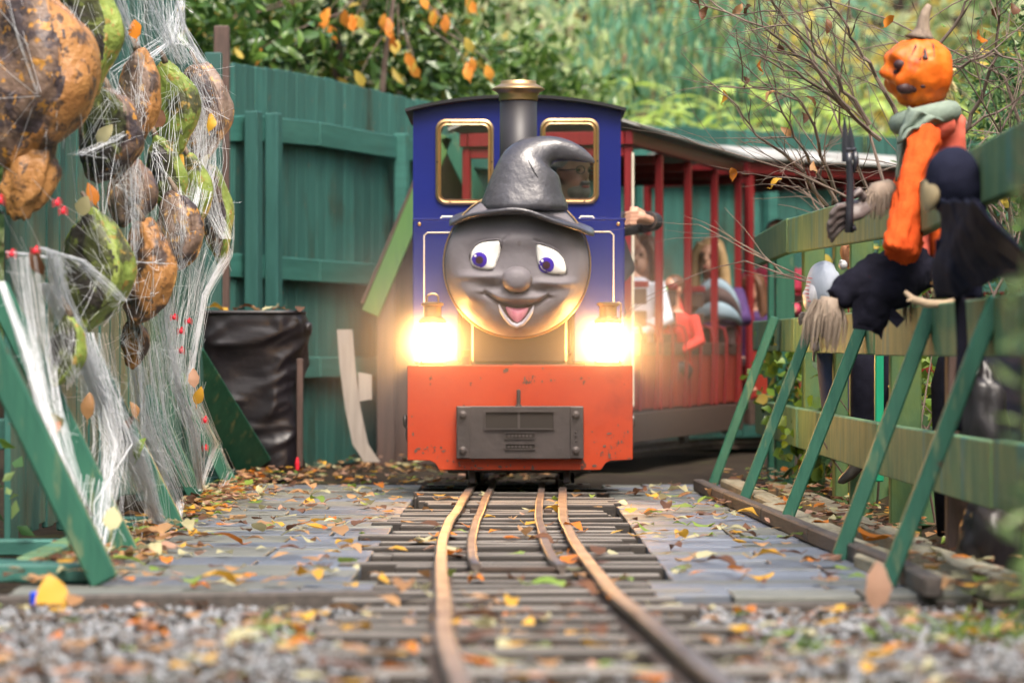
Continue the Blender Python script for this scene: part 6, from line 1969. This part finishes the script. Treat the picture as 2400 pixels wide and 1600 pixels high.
for yy, zoff in ((25.6, -.10), (26.1, 0), (26.6, .06), (27.2, .14)):
    x = -.3 + (k % 2) * .1
    while x < 4.8:
        t = thing('maize_plant', (x + random.uniform(-.06, .06), yy + random.uniform(-.1, .1), zoff - .05), 'bright green maize plant behind the far fence', 'maize plant', 'maize row behind the far fence')
        st, lv = cv[k % 5]; t.rotation_euler = (0, 0, random.uniform(0, 6)); 
        for nm, me in (('stalk', st), ('leaves', lv)):
            o = bpy.data.objects.new(nm, me); COL.objects.link(o); o.parent = t
        x += random.uniform(.24, .34); k += 1

# conifer hedge and bushes behind the right fence
tree('dark green conifer bush behind the right fence', (2.35, 15.2, -.05), 3, (2.35, 15.2, 1.15), (.62, .9, 1.0), ['t_dark', 't_mid', 't_teal'], [.5, .35, .15], 6500, .06, 60, .10, 'bush', 'bushes behind the right fence', 'conifer_bush', .25)
tree('tall green shrub behind the pumpkin head', (2.75, 13.6, -.05), 3, (2.65, 14.2, 1.6), (.75, .8, 1.0), ['t_dark', 't_mid', 't_laurel2', 't_yellow'], [.42, .36, .17, .05], 7000, .055, 70, .10, 'bush', 'bushes behind the right fence', 'conifer_bush', .35)
tree('leafy green bush at the right edge behind the hooded figure', (2.2, 11.2, -.05), 3, (2.2, 11.2, 1.05), (.45, .7, .75), ['t_mid', 't_laurel2', 't_yellow', 't_dark'], [.38, .27, .12, .23], 4200, .06, 50, .10, 'bush', 'bushes behind the right fence', 'conifer_bush', .5)
# yellow-green bramble among the posts, bare soil bank with litter behind
bp = []
for (x, y, D, n, s_) in ((1800, 900, 16.0, 140, .09), (1850, 860, 15.4, 160, .10), (1890, 1000, 14.6, 170, .09), (1960, 960, 13.8, 150, .10), (1840, 1060, 14.6, 110, .07), (2010, 900, 14.2, 120, .12), (2150, 880, 12.5, 120, .12), (1960, 600, 16, 80, .08), (2090, 1000, 12.6, 80, .1), (1780, 820, 16.8, 50, .05)):
    c = P(x, y, D); c.x += .12
    bp.append(np.array(c) + RNG.normal(size=(n, 3)) * np.array([s_, s_ * 1.6, s_]))
bp = np.concatenate(bp)
br = thing('bramble', (1.6, 14.2, -.05), 'yellow green bramble leaves growing among the right fence posts', 'bramble')
o = obj('foliage', leaves_mesh('foliage', bp, .062, ['t_ivy', 't_laurel2', 't_dark', 't_yellow'], [.5, .25, .17, .08], .8, rounded=True), br); o['kind'] = 'stuff'
m = MB()
for k in range(46):
    p = Vector((1.35 + random.uniform(0, .5), random.uniform(11, 16.8), -.05)); q = p + Vector((random.uniform(-.25, .15), random.uniform(-.5, .5), random.uniform(.3, .75)))
    m.tube([p, p.lerp(q, .5) + Vector((random.uniform(-.1, .1), 0, .05)), q], [.005, .004, .002], 5)
m.build('stems', M['twig'], br)['kind'] = 'stuff'
# bank behind the right fence
m = MB()
def bank(u, v):
    y = lerp(7.0, 19.0, v); x = lerp(1.36, 4.5, u)
    return Vector((x, y, -.04 + .42 * (1 - math.exp(-(x - 1.36) * 1.2)) + .03 * mnoise.noise(Vector((x * 3, y * 3, 0)))))
m.grid(bank, 18, 60); tag(m.build('bank', M['soil'], None, smooth=True), kind='structure')

# bare twiggy shrub at upper right
sr = thing('bare_shrub', (1.95, 13.4, 0), 'leafless brown twiggy shrub with a few clinging leaves at upper right', 'shrub')
m = MB(); rs = random.Random(5); tipsx = []
def grow(p, d, L_, r, lev):
    n = 5; pts = [p]; rr = [r]
    q = p.copy(); dd = d.normalized()
    for i in range(n):
        dd = (dd + Vector((rs.uniform(-.22, .22), rs.uniform(-.22, .22), rs.uniform(-.20, .16)))).normalized()
        q = q + dd * L_ / n; pts.append(q.copy()); rr.append(r * (1 - .62 * (i + 1) / n))
    m.tube(pts, rr, 6 if lev < 2 else 4)
    if lev < 3:
        for j in range(4 if lev < 2 else 3):
            i = rs.randint(1, n)
            a = (dd + Vector((rs.uniform(-.8, .7), rs.uniform(-.7, .6), rs.uniform(-.6, .6)))).normalized()
            grow(pts[i], a, L_ * rs.uniform(.45, .75), rr[i] * .72, lev + 1)
    else: tipsx.append(pts[-1])
starts = [((1.75, 13.2, 0), (-.12, -.1, 1), 1.5), ((1.8, 13.0, 0), (.06, -.2, 1), 1.6), ((1.9, 13.5, 0), (-.30, -.15, 1), 1.6), ((2.0, 13.3, 0), (.2, -.1, 1), 1.7), ((1.85, 13.6, 0), (-.45, 0, .9), 1.6), ((2.1, 13.1, .1), (.1, -.3, 1), 1.6), ((1.9, 12.8, .1), (-.15, -.25, 1), 1.5)]
for p, d, L_ in starts: grow(Vector(p), Vector(d), L_, .016, 0)
# long arching twigs that cross the maize
for (pts) in ([(1985, 255, 12.6), (1900, 150, 12.5), (1790, 60, 12.4), (1620, 5, 12.3)], [(2060, 330, 12.8), (1960, 240, 12.6), (1860, 170, 12.4), (1760, 130, 12.3)], [(2040, 300, 12.6), (1960, 180, 12.5), (1860, 80, 12.4), (1800, -20, 12.3)], [(1960, 520, 13.4), (1880, 400, 13.2), (1790, 330, 13), (1730, 250, 12.9)], [(1970, 500, 13.4), (1900, 380, 13.2), (1850, 300, 13), (1790, 160, 12.9)], [(1960, 480, 13.4), (1930, 360, 13.2), (1880, 240, 13), (1740, 190, 12.9)], [(2110, 290, 12.6), (2040, 150, 12.5), (1980, 60, 12.4), (1930, -30, 12.3)], [(2120, 300, 12.6), (2230, 160, 12.5), (2330, 120, 12.4), (2420, 150, 12.3)], [(2130, 260, 12.6), (2230, 60, 12.5), (2300, -40, 12.4)], [(2250, 330, 12.6), (2310, 200, 12.5), (2350, 60, 12.4), (2330, -40, 12.3)], [(2200, 250, 13), (2280, 300, 12.8), (2400, 220, 12.7)]):
    pp = [P(*p) for p in pts]; fine = []
    for a, b in zip(pp, pp[1:]):
        for i in range(4): fine.append(a.lerp(b, i / 4) + Vector((rs.uniform(-.012, .012), rs.uniform(-.02, .02), rs.uniform(-.012, .012))))
    fine.append(pp[-1])
    m.tube(fine, [lerp(.009, .0025, i / (len(fine) - 1)) for i in range(len(fine))], 6)
    for i in range(2, len(fine)):
        if rs.random() < .8: grow(fine[i], (fine[i] - fine[i - 1]) + Vector((rs.uniform(-.05, .05), rs.uniform(-.03, .03), rs.uniform(-.05, .05))), rs.uniform(.12, .35), .003, 2)
    tipsx.append(fine[-1]); tipsx.append(fine[len(fine) // 2])
m.build('branches', M['twig'], sr)
rs.shuffle(tipsx)
for k, p in enumerate(tipsx[:46]):
    me = leaf_mesh('leaf', .055, .032, .6, M[rs.choice(['l_yellow', 'l_orange', 'l_brown', 'l_tan'])], k + 100)
    o = obj('leaf', me, None, p, (rs.uniform(.6, 2.2), rs.uniform(-1, 1), rs.uniform(0, 6))); o.parent = sr; o.matrix_parent_inverse = wmat(sr).inverted()

# near out-of-focus conifer spray at the right edge
pts = []
for k in range(130):
    t = random.random(); x = lerp(2395, 2460, random.random()) - 40 * math.sin(t * 5) ** 2 * random.random()
    pts.append(tuple(P(x, lerp(330, 1500, t) + random.uniform(-40, 40), 4.6 + random.uniform(-.25, .25))))
fg = thing('near_conifer_spray', (P(2480, 0, 4.6).x, 4.6, 0), 'blurred green conifer spray close to the camera at the right edge', 'bush')
obj('foliage', leaves_mesh('foliage', np.array(pts), .045, ['t_mid', 't_laurel2', 't_dark'], [.4, .3, .3], .30), fg)
m = MB(); b0 = Vector((P(2480, 0, 4.6).x, 4.6, 0.02)); m.tube([b0, b0 + Vector((.02, 0, .5)), b0 + Vector((-.02, .05, 1.0))], [.012, .009, .004], 8)
for k in range(26):
    z = random.uniform(.2, .95); p = b0 + Vector((0, .02, z)); m.tube([p, p + Vector((-random.uniform(.03, .09), random.uniform(-.1, .1), random.uniform(-.02, .06)))], [.003, .0015], 5)
m.build('stem', M['bark'], fg)
# grass tufts on the gravel
tp = []
for (x, y, n, s_) in ((2290, 1480, 160, .06), (2230, 1500, 110, .06), (1880, 1530, 60, .05), (1480, 1370, 50, .04), (640, 1470, 60, .05), (700, 1525, 40, .04), (2340, 1440, 60, .05)):
    D = (CZ - rise(6.5) + .03) * F / (y - HY)
    c = P(x, y, D); tp.append(np.array((c.x, c.y, gz(c.x, c.y))) + RNG.normal(size=(n, 3)) * np.array([s_, s_, .004]))
tp = np.concatenate(tp); R_ = leaves_mesh('grass', tp, .055, ['l_green', 't_mid', 't_laurel2'], [.4, .3, .3], .14, tilt=1.0)
tag(obj('grass', R_), 'small green tufts sprouting in the gravel', None, None, 'stuff')
# greenery left of the near fence end
tree('low green weeds at the left edge before the fence', (-1.6, 9.2, -.05), 1, (-1.62, 9.4, .22), (.14, .5, .28), ['t_mid', 't_laurel2', 't_dark'], [.4, .3, .3], 700, .06, 14, .06, 'weeds', None, 'weed_patch', .5, 0, .01, 4)

# ------------------------------------------------------------------ fallen leaves
cols = [('tan', 'l_tan', .25), ('yellow', 'l_yellow', .15), ('orange', 'l_orange', .07), ('brown', 'l_brown', .18), ('green', 'l_green', .10), ('pale', 'l_pale', .15), ('pinkish', 'l_pink', .10)]
pw = np.array([c[2] for c in cols]); pw /= pw.sum()
variants = {}
for nm, mk_, _ in cols:
    variants[nm] = [leaf_mesh('fallen_leaf', L_, W_, cu, M[mk_], len(nm) * 7 + i) for i, (L_, W_, cu) in enumerate(((.085, .05, .22), (.075, .058, .08), (.090, .046, .45), (.065, .044, .30)))]
def deck_z(x, y):
    return rise(y) + .008
spots_ = []
def add_leaf(x, y, z, zone, big=1.0):
    nm = cols[int(RNG.choice(len(cols), p=pw))][0]
    spots_.append((x, y, z, nm, zone, big))
rs = random.Random(21)
for k in range(105):     # left boards
    y = rs.uniform(8.0, 14.6); x = -rs.uniform(.42, 1.15); add_leaf(x, y, deck_z(x, y), 'on the boards left of the track')
for k in range(50):      # drift along the left webs
    y = rs.uniform(8.3, 13.8); x = -1.16 + abs(rs.gauss(0, .10)); add_leaf(x, y, deck_z(x, y) + rs.uniform(.0, .025), 'in the drift under the webs')
for k in range(70):      # right boards
    y = rs.uniform(8.0, 14.6); x = rs.uniform(.42, .92); add_leaf(x, y, deck_z(x, y), 'on the boards right of the track')
for k in range(40):      # between rails
    y = rs.uniform(6.0, 13.8); x = railx(y) + rs.uniform(-.3, .3); add_leaf(x, y, rise(y) + .008, 'on the sleepers of the track')
for k in range(30):      # gravel
    y = rs.uniform(5.4, 7.5); x = rs.uniform(-1.1, 1.1); add_leaf(x, y, gz(x, y) + .018, 'on the gravel in front', 1.0)
for (x, y, z, nm, zone, big) in spots_:
    me = rs.choice(variants[nm]); sc = rs.uniform(.65, 1.2) * big
    o = obj('fallen_leaf', me, None, (x, y, z + .003), (rs.gauss(0, .12) + (math.pi if rs.random() < .35 else 0), rs.gauss(0, .09), rs.uniform(0, 6.28)), sc)
    tag(o, nm + ' fallen leaf lying ' + zone, 'leaf', nm + ' fallen leaves ' + zone)
# the one leaf standing upright by the near right brace
o = obj('fallen_leaf', variants['pinkish'][0], None, P(2052, 1372, 7.4) + Vector((0, 0, .0)), (1.35, .1, .3), 1.25); tag(o, 'large pale leaf standing upright in front of the nearest right brace', 'leaf', 'fallen leaves standing up')
o = obj('fallen_leaf', variants['orange'][2], None, P(2045, 1230, 10.2), (math.pi + .2, .3, 1.2), 1.5); tag(o, 'big curled orange brown leaf on the low timber by the braces', 'leaf', 'fallen leaves standing up')
o = obj('fallen_leaf', variants['yellow'][1], None, P(122, 1395, 7.6), (1.3, -.1, .2), 1.3); tag(o, 'yellow leaf standing upright at lower left by the blue cap', 'leaf', 'fallen leaves standing up')
for k in range(9):
    p = P(505 + k * 24 + random.uniform(-8, 8), 732, 16.5 - random.uniform(.05, .16)); nm = rs.choice(['tan', 'pale', 'brown', 'yellow'])
    o = obj('fallen_leaf', rs.choice(variants[nm]), None, p + Vector((0, 0, .012)), (rs.uniform(-.4, .4), rs.uniform(-.4, .4), rs.uniform(0, 6)), 1.0); tag(o, nm + ' dead leaf on top of the black bin', 'leaf', 'dead leaves on top of the bin')
# leaves caught in the web
for k, (x, y, D, nm) in enumerate(((255, 318, 10.4, 'pale'), (380, 283, 11.5, 'brown'), (495, 292, 12.7, 'yellow'), (490, 380, 12.8, 'pale'), (222, 458, 10.2, 'orange'), (325, 75, 10.9, 'orange'), (215, 950, 9.7, 'tan'), (140, 985, 9.0, 'pale'), (470, 925, 12.7, 'yellow'), (205, 485, 9.9, 'pale'), (340, 1050, 10.4, 'green'), (137, 1000, 9.0, 'orange'), (460, 885, 12.7, 'pinkish'), (345, 150, 11.2, 'brown'), (420, 385, 12, 'yellow'), (318, 960, 10.9, 'tan'), (310, 995, 10.9, 'brown'), (272, 1210, 8.8, 'pale'), (100, 615, 9.2, 'brown'))):
    o = obj('fallen_leaf', variants[nm][k % 4], None, P(x, y, D) + Vector((0, -.09, 0)), (rs.uniform(1.0, 1.9), rs.uniform(-.7, .7), rs.uniform(-.9, .9)), .85); tag(o, nm + ' leaf caught in the white web', 'leaf', nm + ' leaves caught in the web')
# the uncountable rest of the litter
def litter(nl, fx, fy, fz, size=.055):
    X = fx(nl); Yv = fy(nl); Zv = np.array([fz(a, b) for a, b in zip(X, Yv)])
    return np.stack([X, Yv, Zv], 1)
L1 = litter(900, lambda n: RNG.uniform(-1.9, 1.9, n), lambda n: RNG.uniform(4.3, 7.7, n), lambda a, b: gz(a, b) + .014)
L2 = litter(700, lambda n: -1.24 + np.abs(RNG.normal(0, .11, n)), lambda n: RNG.uniform(8.2, 16.5, n), lambda a, b: rise(b) + RNG.uniform(.005, .04))
L3 = litter(420, lambda n: RNG.uniform(-1.1, .2, n), lambda n: RNG.uniform(15.2, 19.5, n), lambda a, b: -.04 + RNG.uniform(0, .05))
L4 = litter(700, lambda n: 1.0 + np.abs(RNG.normal(0, .5, n)), lambda n: RNG.uniform(7.0, 16.5, n), lambda a, b: (rise(b) + .03 if a < 1.36 else -.03 + .42 * (1 - math.exp(-(a - 1.36) * 1.2)) + .02))
L5 = litter(200, lambda n: RNG.uniform(-1.15, .95, n), lambda n: RNG.uniform(8.0, 15.0, n), lambda a, b: rise(b) + .010)
pts = np.concatenate([L1, L2, L3, L4, L5])
tag(obj('leaf_litter', leaves_mesh('leaf_litter', pts, .060, ['l_tan', 'l_yellow', 'l_orange', 'l_brown', 'l_green', 'l_pale', 'l_pink'], [.27, .10, .06, .25, .07, .13, .12], .62, tilt=.17, fold=.18, rounded=True)), 'scattered small dead leaves on boards, gravel and banks', None, None, 'stuff')

# ------------------------------------------------------------------ made-up haze for the glare round the lamps
sm = bpy.data.materials.new('steam'); sm.use_nodes = True  # volume added to imitate lens glare, densest at each lamp
N = sm.node_tree.nodes; L = sm.node_tree.links
N.remove(N['Principled BSDF'])
pv = N.new('ShaderNodeVolumePrincipled'); pv.inputs['Color'].default_value = (.95, .93, .90, 1)
tc = N.new('ShaderNodeTexCoord'); terms = []
for lx in (1014, 1425):
    vm = N.new('ShaderNodeVectorMath'); vm.operation = 'DISTANCE'; vm.inputs[1].default_value = P(lx, 800, 14.05)
    L.new(tc.outputs['Object'], vm.inputs[0])
    mr = N.new('ShaderNodeMapRange'); mr.inputs[1].default_value = .0; mr.inputs[2].default_value = .66; mr.inputs[3].default_value = 1; mr.inputs[4].default_value = 0
    L.new(vm.outputs['Value'], mr.inputs[0])
    pw_ = N.new('ShaderNodeMath'); pw_.operation = 'POWER'; pw_.inputs[1].default_value = 1.8; L.new(mr.outputs[0], pw_.inputs[0])
    mr2 = N.new('ShaderNodeMapRange'); mr2.inputs[1].default_value = .0; mr2.inputs[2].default_value = .19; mr2.inputs[3].default_value = 1; mr2.inputs[4].default_value = 0
    L.new(vm.outputs['Value'], mr2.inputs[0])
    pq_ = N.new('ShaderNodeMath'); pq_.operation = 'POWER'; pq_.inputs[1].default_value = 2.0; L.new(mr2.outputs[0], pq_.inputs[0])
    mu_ = N.new('ShaderNodeMath'); mu_.operation = 'MULTIPLY_ADD'; mu_.inputs[1].default_value = 12.0; L.new(pq_.outputs[0], mu_.inputs[0]); L.new(pw_.outputs[0], mu_.inputs[2]); terms.append(mu_)
ad = N.new('ShaderNodeMath'); ad.operation = 'ADD'; L.new(terms[0].outputs[0], ad.inputs[0]); L.new(terms[1].outputs[0], ad.inputs[1])
ml = N.new('ShaderNodeMath'); ml.operation = 'MULTIPLY'; ml.inputs[1].default_value = .50; L.new(ad.outputs[0], ml.inputs[0])
L.new(ml.outputs[0], pv.inputs['Density'])
L.new(pv.outputs[0], N['Material Output'].inputs['Volume'])
m = MB(); m.box((.035, 14.05, .63), (2.12, 1.36, 1.36))
tag(m.build('steam', sm), 'added haze imitating lens glow around the lanterns at the engine front', None, None, 'stuff')
